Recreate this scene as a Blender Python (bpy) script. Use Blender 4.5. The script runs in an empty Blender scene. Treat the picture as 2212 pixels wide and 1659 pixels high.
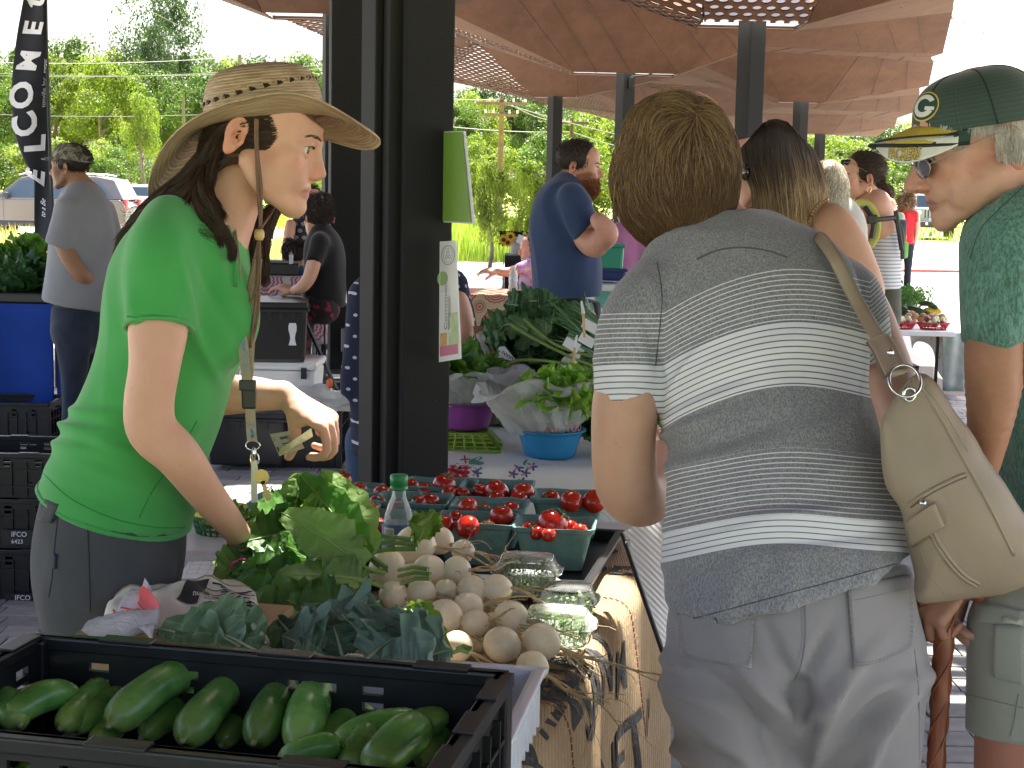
from math import cos,sin,pi,radians,sqrt,atan2,hypot,asin
import bpy, bmesh, math, random, time
import numpy as np
from mathutils import Vector as Ve,Vector, Matrix, Euler
T00=time.time()
def si(n,k,v): n.inputs[k].default_value=v
random.seed(7);RNG=np.random.default_rng(7)
S=bpy.context.scene;COL=S.collection
FP=3325.0;CX,CY=1106.0,829.5;CAMH=1.55
PITCH=math.atan((829.5-412)/FP);ROLL=radians(1.2)
cam=bpy.data.objects.new('camera',bpy.data.cameras.new('camera'));COL.objects.link(cam);S.camera=cam
CM=Matrix.Rotation(pi/2-PITCH,3,'X')@Matrix.Rotation(ROLL,3,'Z')
cam.matrix_world=Matrix.Translation((0,0,CAMH))@CM.to_4x4()
cam.data.sensor_width=36;cam.data.lens=36*FP/2212;cam.data.clip_end=900;cam.data.clip_start=.05
world=bpy.data.worlds.new('World');S.world=world;world.use_nodes=True
_nt=world.node_tree;_bg=_nt.nodes['Background'];_sky=_nt.nodes.new('ShaderNodeTexSky')
SUNV=Ve((.14,.52,1.1)).normalized()
SUN_EL=asin(SUNV.z);SUN_AZ=atan2(SUNV.x,SUNV.y)
_sky.sky_type='NISHITA';_sky.sun_disc=False;_sky.sun_elevation=SUN_EL;_sky.sun_rotation=SUN_AZ
_sky.air_density=.85;_sky.dust_density=6.0;_sky.ozone_density=1.0
_nt.links.new(_sky.outputs[0],_bg.inputs[0]);si(_bg,1,.15)
sl=bpy.data.lights.new('sun','SUN');sl.energy=5.0;sl.angle=radians(.6);sl.color=(1,.95,.86)
so=bpy.data.objects.new('sun',sl);COL.objects.link(so);so.rotation_euler=(-SUNV).to_track_quat('-Z','Y').to_euler()
S.view_settings.view_transform='Standard';S.view_settings.look='None';S.view_settings.exposure=2.08
S.view_settings.gamma=1;S.view_settings.use_curve_mapping=False
S.render.engine='CYCLES';S.cycles.use_denoising=True;S.cycles.max_bounces=7;S.cycles.diffuse_bounces=4
S.cycles.transparent_max_bounces=12;S.cycles.caustics_reflective=False;S.cycles.caustics_refractive=False
S.cycles.sample_clamp_indirect=6;S.cycles.use_adaptive_sampling=True
def ray(x,y):
 v=CM@Ve(((x-CX)/FP,-(y-CY)/FP,-1));return v
def P(x,y,d):
 v=ray(x,y);v=v*(d/v.y);return Ve((v.x,v.y,v.z+CAMH))
def G(x,y,z=0):
 v=ray(x,y);t=(z-CAMH)/v.z;return Ve((v.x*t,v.y*t,z))
CMI=CM.inverted()
def PX(p):
 v=CMI@(Ve(p)-Ve((0,0,CAMH)))
 if v.z>-1e-3: return (1e6,1e6)
 return (CX+FP*v.x/-v.z, CY-FP*v.y/-v.z)
MATS={};MU='MULTIPLY'
def rgb(c): return (c[0],c[1],c[2],1)
class NT:
 def __init__(s,name):
  s.m=bpy.data.materials.new(name);s.m.use_nodes=True;s.t=s.m.node_tree;s.b=s.t.nodes['Principled BSDF']
  s.o=s.t.nodes['Material Output']
 def n(s,ty,**k):
  x=s.t.nodes.new(ty)
  for a,v in k.items():
   if a.startswith('i_'): x.inputs[a[2:].replace('_',' ')].default_value=v
   elif a.startswith('I'): x.inputs[int(a[1:])].default_value=v
   else: setattr(x,a,v)
  return x
 def l(s,a,b): s.t.links.new(a,b)
 def math(s,op,a,b=None,c=None,clamp=False):
  x=s.t.nodes.new('ShaderNodeMath');x.operation=op;x.use_clamp=clamp
  for i,v in enumerate((a,b,c)):
   if v is None: continue
   if isinstance(v,(int,float)): x.inputs[i].default_value=v
   else: s.l(v,x.inputs[i])
  return x.outputs[0]
 def mix(s,f,a,b,bt='MIX'):
  x=s.t.nodes.new('ShaderNodeMix');x.data_type='RGBA';x.blend_type=bt
  for i,v in ((0,f),(6,a),(7,b)):
   if isinstance(v,(int,float)): x.inputs[i].default_value=v
   elif isinstance(v,tuple): si(x,i,rgb(v))
   else: s.l(v,x.inputs[i])
  return x.outputs[2]
 def noise(s,scale,detail=3,vec=None,rough=.55,dist=0):
  x=s.n('ShaderNodeTexNoise');si(x,'Scale',scale);si(x,'Detail',detail)
  si(x,'Roughness',rough);si(x,'Distortion',dist)
  if vec is not None: s.l(vec,x.inputs['Vector'])
  return x.outputs['Fac']
 def ramp(s,f,stops,interp='LINEAR'):
  x=s.n('ShaderNodeValToRGB');r=x.color_ramp;r.interpolation=interp
  while len(r.elements)<len(stops): r.elements.new(.5)
  for e,(p,c) in zip(r.elements,stops):
   e.position=p;e.color=rgb(c) if isinstance(c,tuple) else (c,c,c,1)
  s.l(f,x.inputs[0]);return x.outputs[0]
 def obj(s,scale=None):
  x=s.n('ShaderNodeTexCoord').outputs['Object']
  if scale:
   m=s.n('ShaderNodeMapping');si(m,'Scale',scale);s.l(x,m.inputs[0]);x=m.outputs[0]
  return x
 def attr(s,name,ty='Color'):
  x=s.n('ShaderNodeAttribute');x.attribute_name=name;return x.outputs[ty]
 def bump(s,h,st=.3,dist=.01,prev=None):
  x=s.n('ShaderNodeBump');si(x,'Strength',st);si(x,'Distance',dist)
  s.l(h,x.inputs['Height'])
  if prev is not None: s.l(prev,x.inputs['Normal'])
  s.l(x.outputs[0],s.b.inputs['Normal']);return x.outputs[0]
def mat(name,c,c2=None,rough=.6,metal=0,ns=20,bs=None,bst=.3,bd=.004,spec=None,attr=None,sss=0,sheen=0,tr=0,stretch=None,coat=0,em=None,ems=0,alpha=None,oi=0,ior=None,lo=.35,hi=.65,det=4):
 """general material: colour c mottled to c2 by noise of scale ns, bump noise of scale bs"""
 if name in MATS: return MATS[name]
 n=NT(name);b=n.b;v=n.obj(stretch)
 si(b,'Roughness',rough);si(b,'Metallic',metal)
 base=None
 if attr: base=n.attr(attr)
 if c2 is not None:
  f=n.ramp(n.noise(ns,det,v),[(lo,0.0),(hi,1.0)])
  if attr:
   base=n.mix(f,base,n.mix(1.0,base,tuple(c2),MU))
  else: base=n.mix(f,tuple(c),tuple(c2))
 if base is None: si(b,'Base Color',rgb(c))
 else:
  if oi:
   o=n.n('ShaderNodeObjectInfo').outputs['Random']
   k=n.math('ADD',n.math(MU,o,2*oi),1-oi)
   cc=n.n('ShaderNodeCombineColor')
   for i in range(3): n.l(k,cc.inputs[i])
   base=n.mix(1.0,base,cc.outputs[0],MU)
  n.l(base,b.inputs['Base Color'])
 if bs: n.bump(n.noise(bs,3,v),bst,bd)
 if spec is not None: si(b,'Specular IOR Level',spec)
 if sss:
  si(b,'Subsurface Weight',sss);si(b,'Subsurface Radius',(.02,.008,.004));si(b,'Subsurface Scale',.5)
 if sheen: si(b,'Sheen Weight',sheen)
 if tr: si(b,'Transmission Weight',tr)
 if ior: si(b,'IOR',ior)
 if coat: si(b,'Coat Weight',coat);si(b,'Coat Roughness',.15)
 if em: si(b,'Emission Color',rgb(em));si(b,'Emission Strength',ems)
 if alpha is not None: si(b,'Alpha',alpha)
 MATS[name]=n.m;return n.m
def leafmat(name,c,c2,trans=.35,ns=3,rough=.5,oi=.15,veins=False,spec=.4,attr=False):
 n=NT(name);b=n.b;v=n.obj()
 f=n.ramp(n.noise(ns,2,v),[(.3,0.0),(.7,1.0)])
 base=n.mix(f,tuple(c),tuple(c2))
 o=n.n('ShaderNodeObjectInfo').outputs['Random']
 k=n.math('ADD',n.math(MU,o,2*oi),1-oi)
 cc=n.n('ShaderNodeCombineColor')
 for i in range(3): n.l(k,cc.inputs[i])
 base=n.mix(1.0,base,cc.outputs[0],MU)
 if attr: base=n.mix(1.0,base,n.attr('Col'),MU)
 n.l(base,b.inputs['Base Color']);si(b,'Roughness',rough);si(b,'Specular IOR Level',spec)
 t=n.n('ShaderNodeBsdfTranslucent');bright=n.mix(1.0,base,(1.25,1.35,.6),MU);n.l(bright,t.inputs[0])
 m=n.n('ShaderNodeMixShader');si(m,0,trans)
 n.l(b.outputs[0],m.inputs[1]);n.l(t.outputs[0],m.inputs[2]);n.l(m.outputs[0],n.o.inputs[0])
 if veins: n.bump(n.noise(veins,3,v),.5,.003)
 MATS[name]=n.m;return n.m
def tag(o,label=None,cat=None,group=None,kind=None):
 if label: o['label']=label
 if cat: o['category']=cat
 if group: o['group']=group
 if kind: o['kind']=kind
 return o
def empty(name,loc=(0,0,0),rz=0,label=None,cat=None,group=None):
 o=bpy.data.objects.new(name,None);COL.objects.link(o);o.location=loc;o.rotation_euler=(0,0,rz)
 o.empty_display_size=.1
 return tag(o,label,cat,group)
def wmat(o):
 m=o.matrix_basis.copy()
 while o.parent: o=o.parent;m=o.matrix_basis@m
 return m
def mkobj(name,V,F,m,parent=None,smooth=False,wc=True,cols=None,attrs=None,mi=None):
 """mesh object;with a parent and wc the vertices are given in world space and moved to the parent's space"""
 me=bpy.data.meshes.new(name);V=np.asarray(V,dtype=np.float32).reshape(-1,3)
 if isinstance(F,np.ndarray):
  k=F.shape[1];me.vertices.add(len(V));me.vertices.foreach_set('co',V.ravel())
  me.loops.add(F.size);me.loops.foreach_set('vertex_index',F.ravel().astype(np.int32))
  me.polygons.add(len(F));me.polygons.foreach_set('loop_start',np.arange(0,F.size,k,dtype=np.int32))
  me.update(calc_edges=True);me.validate()
 else:
  me.from_pydata(V.tolist(),[],F);me.update()
 if smooth: me.polygons.foreach_set('use_smooth',[True]*len(me.polygons))
 for x in (m if isinstance(m,(list,tuple)) else [m]): me.materials.append(x)
 if mi is not None: me.polygons.foreach_set('material_index',np.asarray(mi,dtype=np.int32))
 if cols is not None:
  a=me.color_attributes.new('Col','FLOAT_COLOR','POINT');c=np.ones((len(V),4),dtype=np.float32);c[:,:3]=cols;a.data.foreach_set('color',c.ravel())
 if attrs:
  for k2,v2 in attrs.items():
   a=me.attributes.new(k2,'FLOAT','POINT');a.data.foreach_set('value',np.asarray(v2,dtype=np.float32))
 o=bpy.data.objects.new(name,me);COL.objects.link(o)
 if parent is not None:
  o.parent=parent
  if wc: me.transform(wmat(parent).inverted())
 else:
  if wc and len(V):   # put the origin at the base of the thing
   c=(V.min(0)+V.max(0))/2;c[2]=V[:,2].min();me.transform(Matrix.Translation(-Ve(c.tolist())));o.location=c.tolist()
 me.update();return o
def cpy(o,parent=None,deep=True):
 c=o.copy();COL.objects.link(c);c.parent=parent
 if deep:
  for ch in list(o.children): cpy(ch,c)
 return c
def orth(a,ref=(0,1,0)):
 a=Ve(a).normalized();r=Ve(ref)
 if abs(a.dot(r.normalized()))>.97: r=Ve((1,0,0)) if abs(a.x)<.9 else Ve((0,0,1))
 u=a.cross(r).normalized();return u,u.cross(a).normalized()
class MB:
 """mesh builder: shapes gathered in lists"""
 def __init__(s): s.V=[];s.F=[];s.M=[];s.c=0
 def add(s,V,F,mi=0):
  n=len(s.V);s.V.extend([tuple(v) for v in V]);s.F.extend([tuple(i+n for i in f) for f in F]);s.M.extend([mi]*len(F));return s
 def box(s,c,sz,R=None,mi=0,bev=0,taper=1):
  hx,hy,hz=sz[0]/2,sz[1]/2,sz[2]/2;R=R or Matrix.Identity(3);c=Ve(c)
  if bev:
   b=min(bev,hx*.9,hy*.9,hz*.9);V=[];
   bm=bmesh.new();bmesh.ops.create_cube(bm,size=1)
   for v in bm.verts:
    t=taper if v.co.z<0 else 1
    v.co=Ve((v.co.x*2*hx*t,v.co.y*2*hy*t,v.co.z*2*hz))
   bmesh.ops.bevel(bm,geom=list(bm.edges),offset=b,segments=2,profile=.6,affect='EDGES')
   bm.verts.index_update();V=[c+R@v.co for v in bm.verts];F=[[v.index for v in f.verts] for f in bm.faces];bm.free()
   return s.add(V,F,mi)
  V=[]
  for z in (-1,1):
   t=taper if z<0 else 1
   for x,y in ((-1,-1),(1,-1),(1,1),(-1,1)): V.append(c+R@Ve((x*hx*t,y*hy*t,z*hz)))
  return s.add(V,[(3,2,1,0),(4,5,6,7),(0,1,5,4),(1,2,6,5),(2,3,7,6),(3,0,4,7)],mi)
 def tube(s,pts,r,n=8,cap=True,mi=0,flat=1.0,closed=False,ref=(0,1,0)):
  pts=[Ve(p) for p in pts];m=len(pts);rr=r if isinstance(r,(list,tuple)) else [r]*m;V=[];F=[]
  pu=None
  for i,p in enumerate(pts):
   a=(pts[(i+1)%m]-pts[i-1]) if closed else (pts[min(i+1,m-1)]-pts[max(i-1,0)])
   if a.length<1e-9: a=Ve((0,0,1))
   a.normalize()
   if pu is None: u,w=orth(a,ref)
   else:
    u=(pu-a*pu.dot(a));u=u.normalized() if u.length>1e-6 else orth(a)[0];w=u.cross(a)
   pu=u
   for k in range(n):
    t=2*pi*k/n;V.append(p+u*(cos(t)*rr[i])+w*(sin(t)*rr[i]*flat))
  q=m if closed else m-1
  for i in range(q):
   for k in range(n):
    j=(i+1)%m;F.append((i*n+k,i*n+(k+1)%n,j*n+(k+1)%n,j*n+k))
  if cap and not closed: F.append(tuple(range(n)));F.append(tuple((m-1)*n+k for k in reversed(range(n))))
  return s.add(V,F,mi)
 def lathe(s,prof,c=(0,0,0),n=24,R=None,mi=0,sx=1,sy=1,wob=None):
  R=R or Matrix.Identity(3);c=Ve(c);V=[];F=[];m=len(prof)
  for i,(r,z) in enumerate(prof):
   for k in range(n):
    t=2*pi*k/n;q=r*(1+(wob(t,i) if wob else 0));V.append(c+R@Ve((q*cos(t)*sx,q*sin(t)*sy,z)))
  for i in range(m-1):
   for k in range(n): F.append((i*n+k,i*n+(k+1)%n,(i+1)*n+(k+1)%n,(i+1)*n+k))
  return s.add(V,F,mi)
 def grid(s,fn,nu,nv,mi=0):
  V=[fn(i/nu,j/nv) for j in range(nv+1) for i in range(nu+1)]
  F=[(j*(nu+1)+i,j*(nu+1)+i+1,(j+1)*(nu+1)+i+1,(j+1)*(nu+1)+i) for j in range(nv) for i in range(nu)]
  return s.add(V,F,mi)
 def sheet(s,fn,nu,nv,th,mi=0):
  """grid with thickness th"""
  A=[[Ve(fn(i/nu,j/nv)) for i in range(nu+1)] for j in range(nv+1)];B=[]
  for j in range(nv+1):
   r=[]
   for i in range(nu+1):
    du=A[j][min(i+1,nu)]-A[j][max(i-1,0)];dv=A[min(j+1,nv)][i]-A[max(j-1,0)][i]
    nn=du.cross(dv);nn=nn.normalized() if nn.length>1e-12 else Ve((0,0,1));r.append(A[j][i]-nn*th)
   B.append(r)
  V=[p for r in A for p in r]+[p for r in B for p in r];w=nu+1;N=w*(nv+1);F=[]
  for j in range(nv):
   for i in range(nu):
    a=j*w+i;F.append((a,a+1,a+w+1,a+w));F.append((N+a,N+a+w,N+a+w+1,N+a+1))
  for i in range(nu):
   F.append((i,N+i,N+i+1,i+1));a=nv*w+i;F.append((a,a+1,N+a+1,N+a))
  for j in range(nv):
   a=j*w;F.append((a,a+w,N+a+w,N+a));a=j*w+nu;F.append((a,N+a,N+a+w,a+w))
  return s.add(V,F,mi)
 def ico(s,c,r,sub=2,R=None,mi=0,fn=None):
  bm=bmesh.new();bmesh.ops.create_icosphere(bm,subdivisions=sub,radius=1);R=R or Matrix.Identity(3);r=r if isinstance(r,(tuple,list)) else (r,r,r);c=Ve(c)
  V=[]
  for v in bm.verts:
   p=v.co.copy();
   if fn: p=fn(p)
   V.append(c+R@Ve((p.x*r[0],p.y*r[1],p.z*r[2])))
  bm.verts.index_update();F=[[v.index for v in f.verts] for f in bm.faces];bm.free();return s.add(V,F,mi)
 def bd(s,name,m,parent=None,smooth=False,wc=True,cols=None,attrs=None):
  return mkobj(name,s.V,s.F,m,parent,smooth,wc,cols,attrs,mi=s.M if isinstance(m,(list,tuple)) else None)
def RZ(a): return Matrix.Rotation(a,3,'Z')
def RX(a): return Matrix.Rotation(a,3,'X')
def RY(a): return Matrix.Rotation(a,3,'Y')
def frame(x,z):
 """rotation whose local x goes to x and z to about z"""
 x=Ve(x).normalized();y=Ve(z).cross(x).normalized();return Matrix((x,y,x.cross(y))).transposed()
def _h(i,j,k,s):
 n=(i.astype(np.int64)*73856093)^(j.astype(np.int64)*19349663)^(k.astype(np.int64)*83492791)^(s*2654435)
 n=(n^(n>>13))*1274126177;n=n^(n>>16);return (n&0xffff)/32768.0-1
def vnoise(p,s=0):
 p=np.asarray(p,dtype=np.float64);f=np.floor(p);t=p-f;t=t*t*(3-2*t);i,j,k=f[...,0],f[...,1],f[...,2];r=0
 for a in (0,1):
  for b in (0,1):
   for c in (0,1):
    w=(t[...,0] if a else 1-t[...,0])*(t[...,1] if b else 1-t[...,1])*(t[...,2] if c else 1-t[...,2]);r=r+w*_h(i+a,j+b,k+c,s)
 return r
def fbm(p,s=0,o=3):
 r=0;a=1
 for q in range(o): r=r+a*vnoise(np.asarray(p)*(2**q),s+q);a*=.5
 return r
def cat(pts,n):
 """Catmull-Rom through rows of numbers"""
 p=np.asarray(pts,dtype=float)
 if len(p)<3 or n<2: return p
 e=np.vstack([2*p[0]-p[1],p,2*p[-1]-p[-2]]);out=[]
 for i in range(1,len(e)-2):
  a,b,c,d=e[i-1],e[i],e[i+1],e[i+2]
  for k in range(n):
   t=k/n;out.append(.5*((2*b)+(c-a)*t+(2*a-5*b+4*c-d)*t*t+(3*b-a-3*c+d)*t**3))
 out.append(p[-1]);return np.array(out)
def crv(pts,n=6): return [Ve(p) for p in cat([tuple(q) for q in pts],n)]
class Sdf:
 def __init__(s,lo,hi,vox,T=None):
  s.vox=vox;s.lo=np.array(lo,dtype=float);n=np.ceil((np.array(hi)-s.lo)/vox).astype(int)+1;s.n=n
  s.D=np.full(n,1.0,dtype=np.float32);s.ax=[s.lo[i]+np.arange(n[i])*vox for i in range(3)]
 def sub(s,lo,hi):
  a=np.clip(np.floor((np.array(lo)-s.lo)/s.vox).astype(int),0,s.n);b=np.clip(np.ceil((np.array(hi)-s.lo)/s.vox).astype(int)+1,0,s.n)
  if (b<=a).any(): return None,None
  sl=tuple(slice(a[i],b[i]) for i in range(3))
  g=np.stack(np.meshgrid(*[s.ax[i][sl[i]] for i in range(3)],indexing='ij'),-1).astype(np.float32);return sl,g
 def comb(s,sl,d,k,op):
  D=s.D[sl]
  if op=='u':
   if k>0: h=np.clip(k-np.abs(D-d),0,None)/k;s.D[sl]=np.minimum(D,d)-h*h*k*.25
   else: s.D[sl]=np.minimum(D,d)
  else:
   d=-d
   if k>0: h=np.clip(k-np.abs(D-d),0,None)/k;s.D[sl]=np.maximum(D,d)+h*h*k*.25
   else: s.D[sl]=np.maximum(D,d)
 def ell(s,c,r,k=.01,op='u',R=None):
  c=np.array(c,dtype=float);r=np.array(r if hasattr(r,'__len__') else (r,r,r),dtype=float);m=r.max()+k+3*s.vox
  sl,g=s.sub(c-m,c+m)
  if sl is None: return s
  q=g-c
  if R is not None: q=q@np.array(R,dtype=np.float32)   # local = R^T q
  k0=np.linalg.norm(q/r,axis=-1);k1=np.linalg.norm(q/(r*r),axis=-1)+1e-6
  s.comb(sl,k0*(k0-1)/k1,k,op);return s
 def chain(s,rows,k=.02,op='u',n=4,side=None,flat=(0,0),kin=0):
  """rows: x,y,z,ra[,rb];elliptical sections, ra along the image-lateral direction (axis x view), rb along depth"""
  rows=[tuple(r) if len(r)>4 else tuple(r)+(r[3],) for r in rows];q=cat(rows,n) if len(rows)>2 else np.array(rows,dtype=float)
  mr=q[:,3:5].max()+k+3*s.vox;lo=q[:,:3].min(0)-mr;hi=q[:,:3].max(0)+mr;sl,g=s.sub(lo,hi)
  if sl is None: return s
  best=np.full(g.shape[:3],1.0,dtype=np.float32);sd=np.array(side if side is not None else (0,1,0),dtype=float)
  off=np.array([x.start for x in sl])
  for i in range(len(q)-1):
   a,b=q[i],q[i+1];m2=max(a[3],a[4],b[3],b[4])+k+3*s.vox
   l2=np.minimum(a[:3],b[:3])-m2;h2=np.maximum(a[:3],b[:3])+m2
   s2,g2=s.sub(l2,h2)
   if s2 is None: continue
   e=b[:3]-a[:3];L=np.linalg.norm(e)
   if L<1e-7: continue
   e=e/L;u=np.cross(e,sd);
   if np.linalg.norm(u)<.15: u=np.cross(e,(1.,.2,.1))
   u/=np.linalg.norm(u);w=np.cross(u,e)
   r=g2-a[:3];t=r@e;tc=np.clip(t/L,0,1);ra=a[3]+(b[3]-a[3])*tc;rb=a[4]+(b[4]-a[4])*tc
   qa=t-tc*L;qu=r@u;qw=r@w;rm=np.minimum(ra,rb)
   k0=np.sqrt((qu/ra)**2+(qw/rb)**2+(qa/rm)**2);k1=np.sqrt((qu/ra**2)**2+(qw/rb**2)**2+(qa/rm**2)**2)+1e-6
   d=k0*(k0-1)/k1
   if flat[0] and i==0: d=np.maximum(d,-t)
   if flat[1] and i==len(q)-2: d=np.maximum(d,t-L)
   s3=tuple(slice(x.start-o,x.stop-o) for x,o in zip(s2,off));B=best[s3]
   d=d.astype(np.float32)
   if kin: h=np.clip(kin-np.abs(B-d),0,None)/kin;best[s3]=np.minimum(B,d)-h*h*kin*.25
   else: best[s3]=np.minimum(B,d)
  if flat[0] or flat[1]:
   if flat[0]:
    e=q[0,:3]-q[1,:3];e/=np.linalg.norm(e);dd=(g-q[0,:3])@e;near=np.linalg.norm(g-q[0,:3],axis=-1)<mr*1.3;best=np.where(near,np.maximum(best,dd),best)
   if flat[1]:
    e=q[-1,:3]-q[-2,:3];e/=np.linalg.norm(e);dd=(g-q[-1,:3])@e;near=np.linalg.norm(g-q[-1,:3],axis=-1)<mr*1.3;best=np.where(near,np.maximum(best,dd),best)
  s.comb(sl,best,k,op);return s
 def plane(s,p,nrm,k=0):
  """keep the side the normal does not point to"""
  g=np.stack(np.meshgrid(*s.ax,indexing='ij'),-1).astype(np.float32);d=(g-np.array(p))@np.array(Ve(nrm).normalized());s.D=np.maximum(s.D,d.astype(np.float32));return s
 def mesh(s,smooth=1):
  D=s.D.copy();D[0]=D[-1]=1;D[:,0]=D[:,-1]=1;D[:,:,0]=D[:,:,-1]=1
  I=D<0;nx,ny,nz=D.shape
  c=np.zeros((nx-1,ny-1,nz-1),dtype=np.uint8)
  for a in (0,1):
   for b in (0,1):
    for e in (0,1): c+=I[a:nx-1+a,b:ny-1+b,e:nz-1+e]
  act=(c>0)&(c<8);idx=np.full(act.shape,-1,dtype=np.int64);cells=np.argwhere(act);idx[act]=np.arange(len(cells))
  if len(cells)==0: return np.zeros((0,3)),np.zeros((0,4),dtype=np.int32)
  i,j,k=cells.T;acc=np.zeros((len(cells),3));cnt=np.zeros(len(cells))
  for ax in range(3):
   o=[(0,0),(0,1),(1,0),(1,1)]
   for (p,q) in o:
    s0=[0,0,0];oth=[x for x in range(3) if x!=ax];s0[oth[0]]=p;s0[oth[1]]=q;s1=list(s0);s1[ax]=1
    d0=D[i+s0[0],j+s0[1],k+s0[2]];d1=D[i+s1[0],j+s1[1],k+s1[2]];m=(d0<0)!=(d1<0);t=np.where(m,d0/(d0-d1+1e-12),0)
    pt=np.tile(np.array(s0,dtype=float),(len(cells),1));pt[:,ax]=t;acc[m]+=pt[m];cnt[m]+=1
  V=s.lo+(cells+acc/cnt[:,None])*s.vox;F=[]
  for ax in range(3):
   sa=[slice(None)]*3;sb=[slice(None)]*3;sa[ax]=slice(0,-1);sb[ax]=slice(1,None);A=I[tuple(sa)];B=I[tuple(sb)];e=np.argwhere(A!=B)
   u,v=[(1,2),(2,0),(0,1)][ax];e=e[(e[:,u]>0)&(e[:,v]>0)&(e[:,u]<D.shape[u]-1)&(e[:,v]<D.shape[v]-1)]
   a=e.copy();b=e.copy();c2=e.copy();d=e.copy();b[:,u]-=1;c2[:,u]-=1;c2[:,v]-=1;d[:,v]-=1
   f=np.stack([idx[tuple(x.T)] for x in (a,b,c2,d)],-1);fl=A[tuple(e.T)];f[~fl]=f[~fl][:,::-1];F.append(f)
  F=np.vstack(F).astype(np.int32);F=F[(F>=0).all(1)]
  for _ in range(smooth):
   V=lap(V,F,.5)
  return V,F
def lap(V,F,w=.5):
 n=len(V);acc=np.zeros((n,3));cnt=np.zeros(n)
 for a in range(4):
  for b in ((a+1)%4,(a-1)%4):
   for x in range(3): acc[:,x]+=np.bincount(F[:,a],V[F[:,b],x],n)
   cnt+=np.bincount(F[:,a],minlength=n)
 return V*(1-w)+w*acc/np.maximum(cnt,1)[:,None]
def vnorm(V,F):
 a=V[F[:,2]]-V[F[:,0]];b=V[F[:,3]]-V[F[:,1]];fn=np.cross(a,b);n=np.zeros_like(V)
 for q in range(4):
  for x in range(3): n[:,x]+=np.bincount(F[:,q],fn[:,x],len(V))
 return n/(np.linalg.norm(n,axis=1)[:,None]+1e-12)
def joinVF(parts):
 V=[];F=[];o=0
 for v,f in parts: V.append(v);F.append(f+o);o+=len(v)
 return np.vstack(V),np.vstack(F)
def R5(rows):
 out=[]
 for r in rows:
  p=P(r[0],r[1],r[2]);s=r[2]/FP;out.append((p.x,p.y,p.z,r[3]*s,(r[4] if len(r)>4 else r[3]*s)))
 return out
def ribbons(strands,w,name,m,parent,n=3,cols=None,taper=True):
 """many thin three-sided hairs: strands = list of Nx3 arrays, worked through in batches of equal length"""
 grp={}
 for i,st in enumerate(strands): grp.setdefault(len(st),[]).append(i)
 Vs=[];Fs=[];o=0;C=[];W=np.asarray(w) if hasattr(w,'__len__') else np.full(len(strands),w)
 for L,ix in grp.items():
  st=np.array([np.asarray(strands[i],dtype=float) for i in ix]);t=np.gradient(st,axis=1);t/=np.linalg.norm(t,axis=2,keepdims=True)+1e-9
  u=np.cross(t,(.3,.9,.2));u/=np.linalg.norm(u,axis=2,keepdims=True)+1e-9;v=np.cross(t,u)
  r=W[ix][:,None,None]*(np.sqrt(np.clip(1-np.linspace(0,1,L)**3,.02,1)) if taper else np.ones(L))[None,:,None]
  Vs.append(np.stack([st+r*u,st+r*(-.5*u+.87*v),st+r*(-.5*u-.87*v)],2).reshape(-1,3))
  i=np.arange(L-1)[:,None]*3;f=np.vstack([np.hstack([i,i+1,i+4,i+3]),np.hstack([i+1,i+2,i+5,i+4]),np.hstack([i+2,i,i+3,i+5])])
  Fs.append((f[None]+(np.arange(len(ix))*3*L)[:,None,None]).reshape(-1,4)+o);o+=3*L*len(ix)
  if cols is not None: C.append(np.repeat(np.array([np.broadcast_to(np.asarray(cols[k]),(L,3)) for k in ix]).reshape(-1,3),3,axis=0))
 return mkobj(name,np.vstack(Vs),np.vstack(Fs).astype(np.int32),m,parent,smooth=1,cols=np.vstack(C) if cols is not None else None)
TS=bpy.data.scenes.new('t')
def textmesh(txt,size=1,bold=0,shear=0,sub=0,space=1.0,ax='LEFT'):
 c=bpy.data.curves.new('t','FONT');c.body=txt;c.size=1;c.offset=bold;c.shear=shear;c.space_character=space;c.align_x=ax;c.resolution_u=3
 o=bpy.data.objects.new('t',c);TS.collection.objects.link(o);TS.view_layers[0].update();dg=TS.view_layers[0].depsgraph;e=o.evaluated_get(dg);me=e.to_mesh()
 bm=bmesh.new();bm.from_mesh(me);e.to_mesh_clear()
 bmesh.ops.triangulate(bm,faces=bm.faces)
 for q in range(sub):
  ed=[x for x in bm.edges if x.calc_length()>.12]
  if ed: bmesh.ops.subdivide_edges(bm,edges=ed,cuts=1);bmesh.ops.triangulate(bm,faces=bm.faces)
 bm.verts.index_update();V=[(v.co.x*size,v.co.y*size) for v in bm.verts];F=[tuple(v.index for v in f.verts) for f in bm.faces];bm.free()
 bpy.data.objects.remove(o);bpy.data.curves.remove(c);return V,F
def puttext(txt,fn,size,m,name,parent,bold=0,sub=1,shear=0,space=1.0,ax='LEFT'):
 """flat print: fn maps text plane (u,v) to world"""
 V,F=textmesh(txt,size,bold,shear,sub,space,ax);b=MB();b.add([fn(u,v) for u,v in V],F);return b.bd(name,m,parent)
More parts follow.
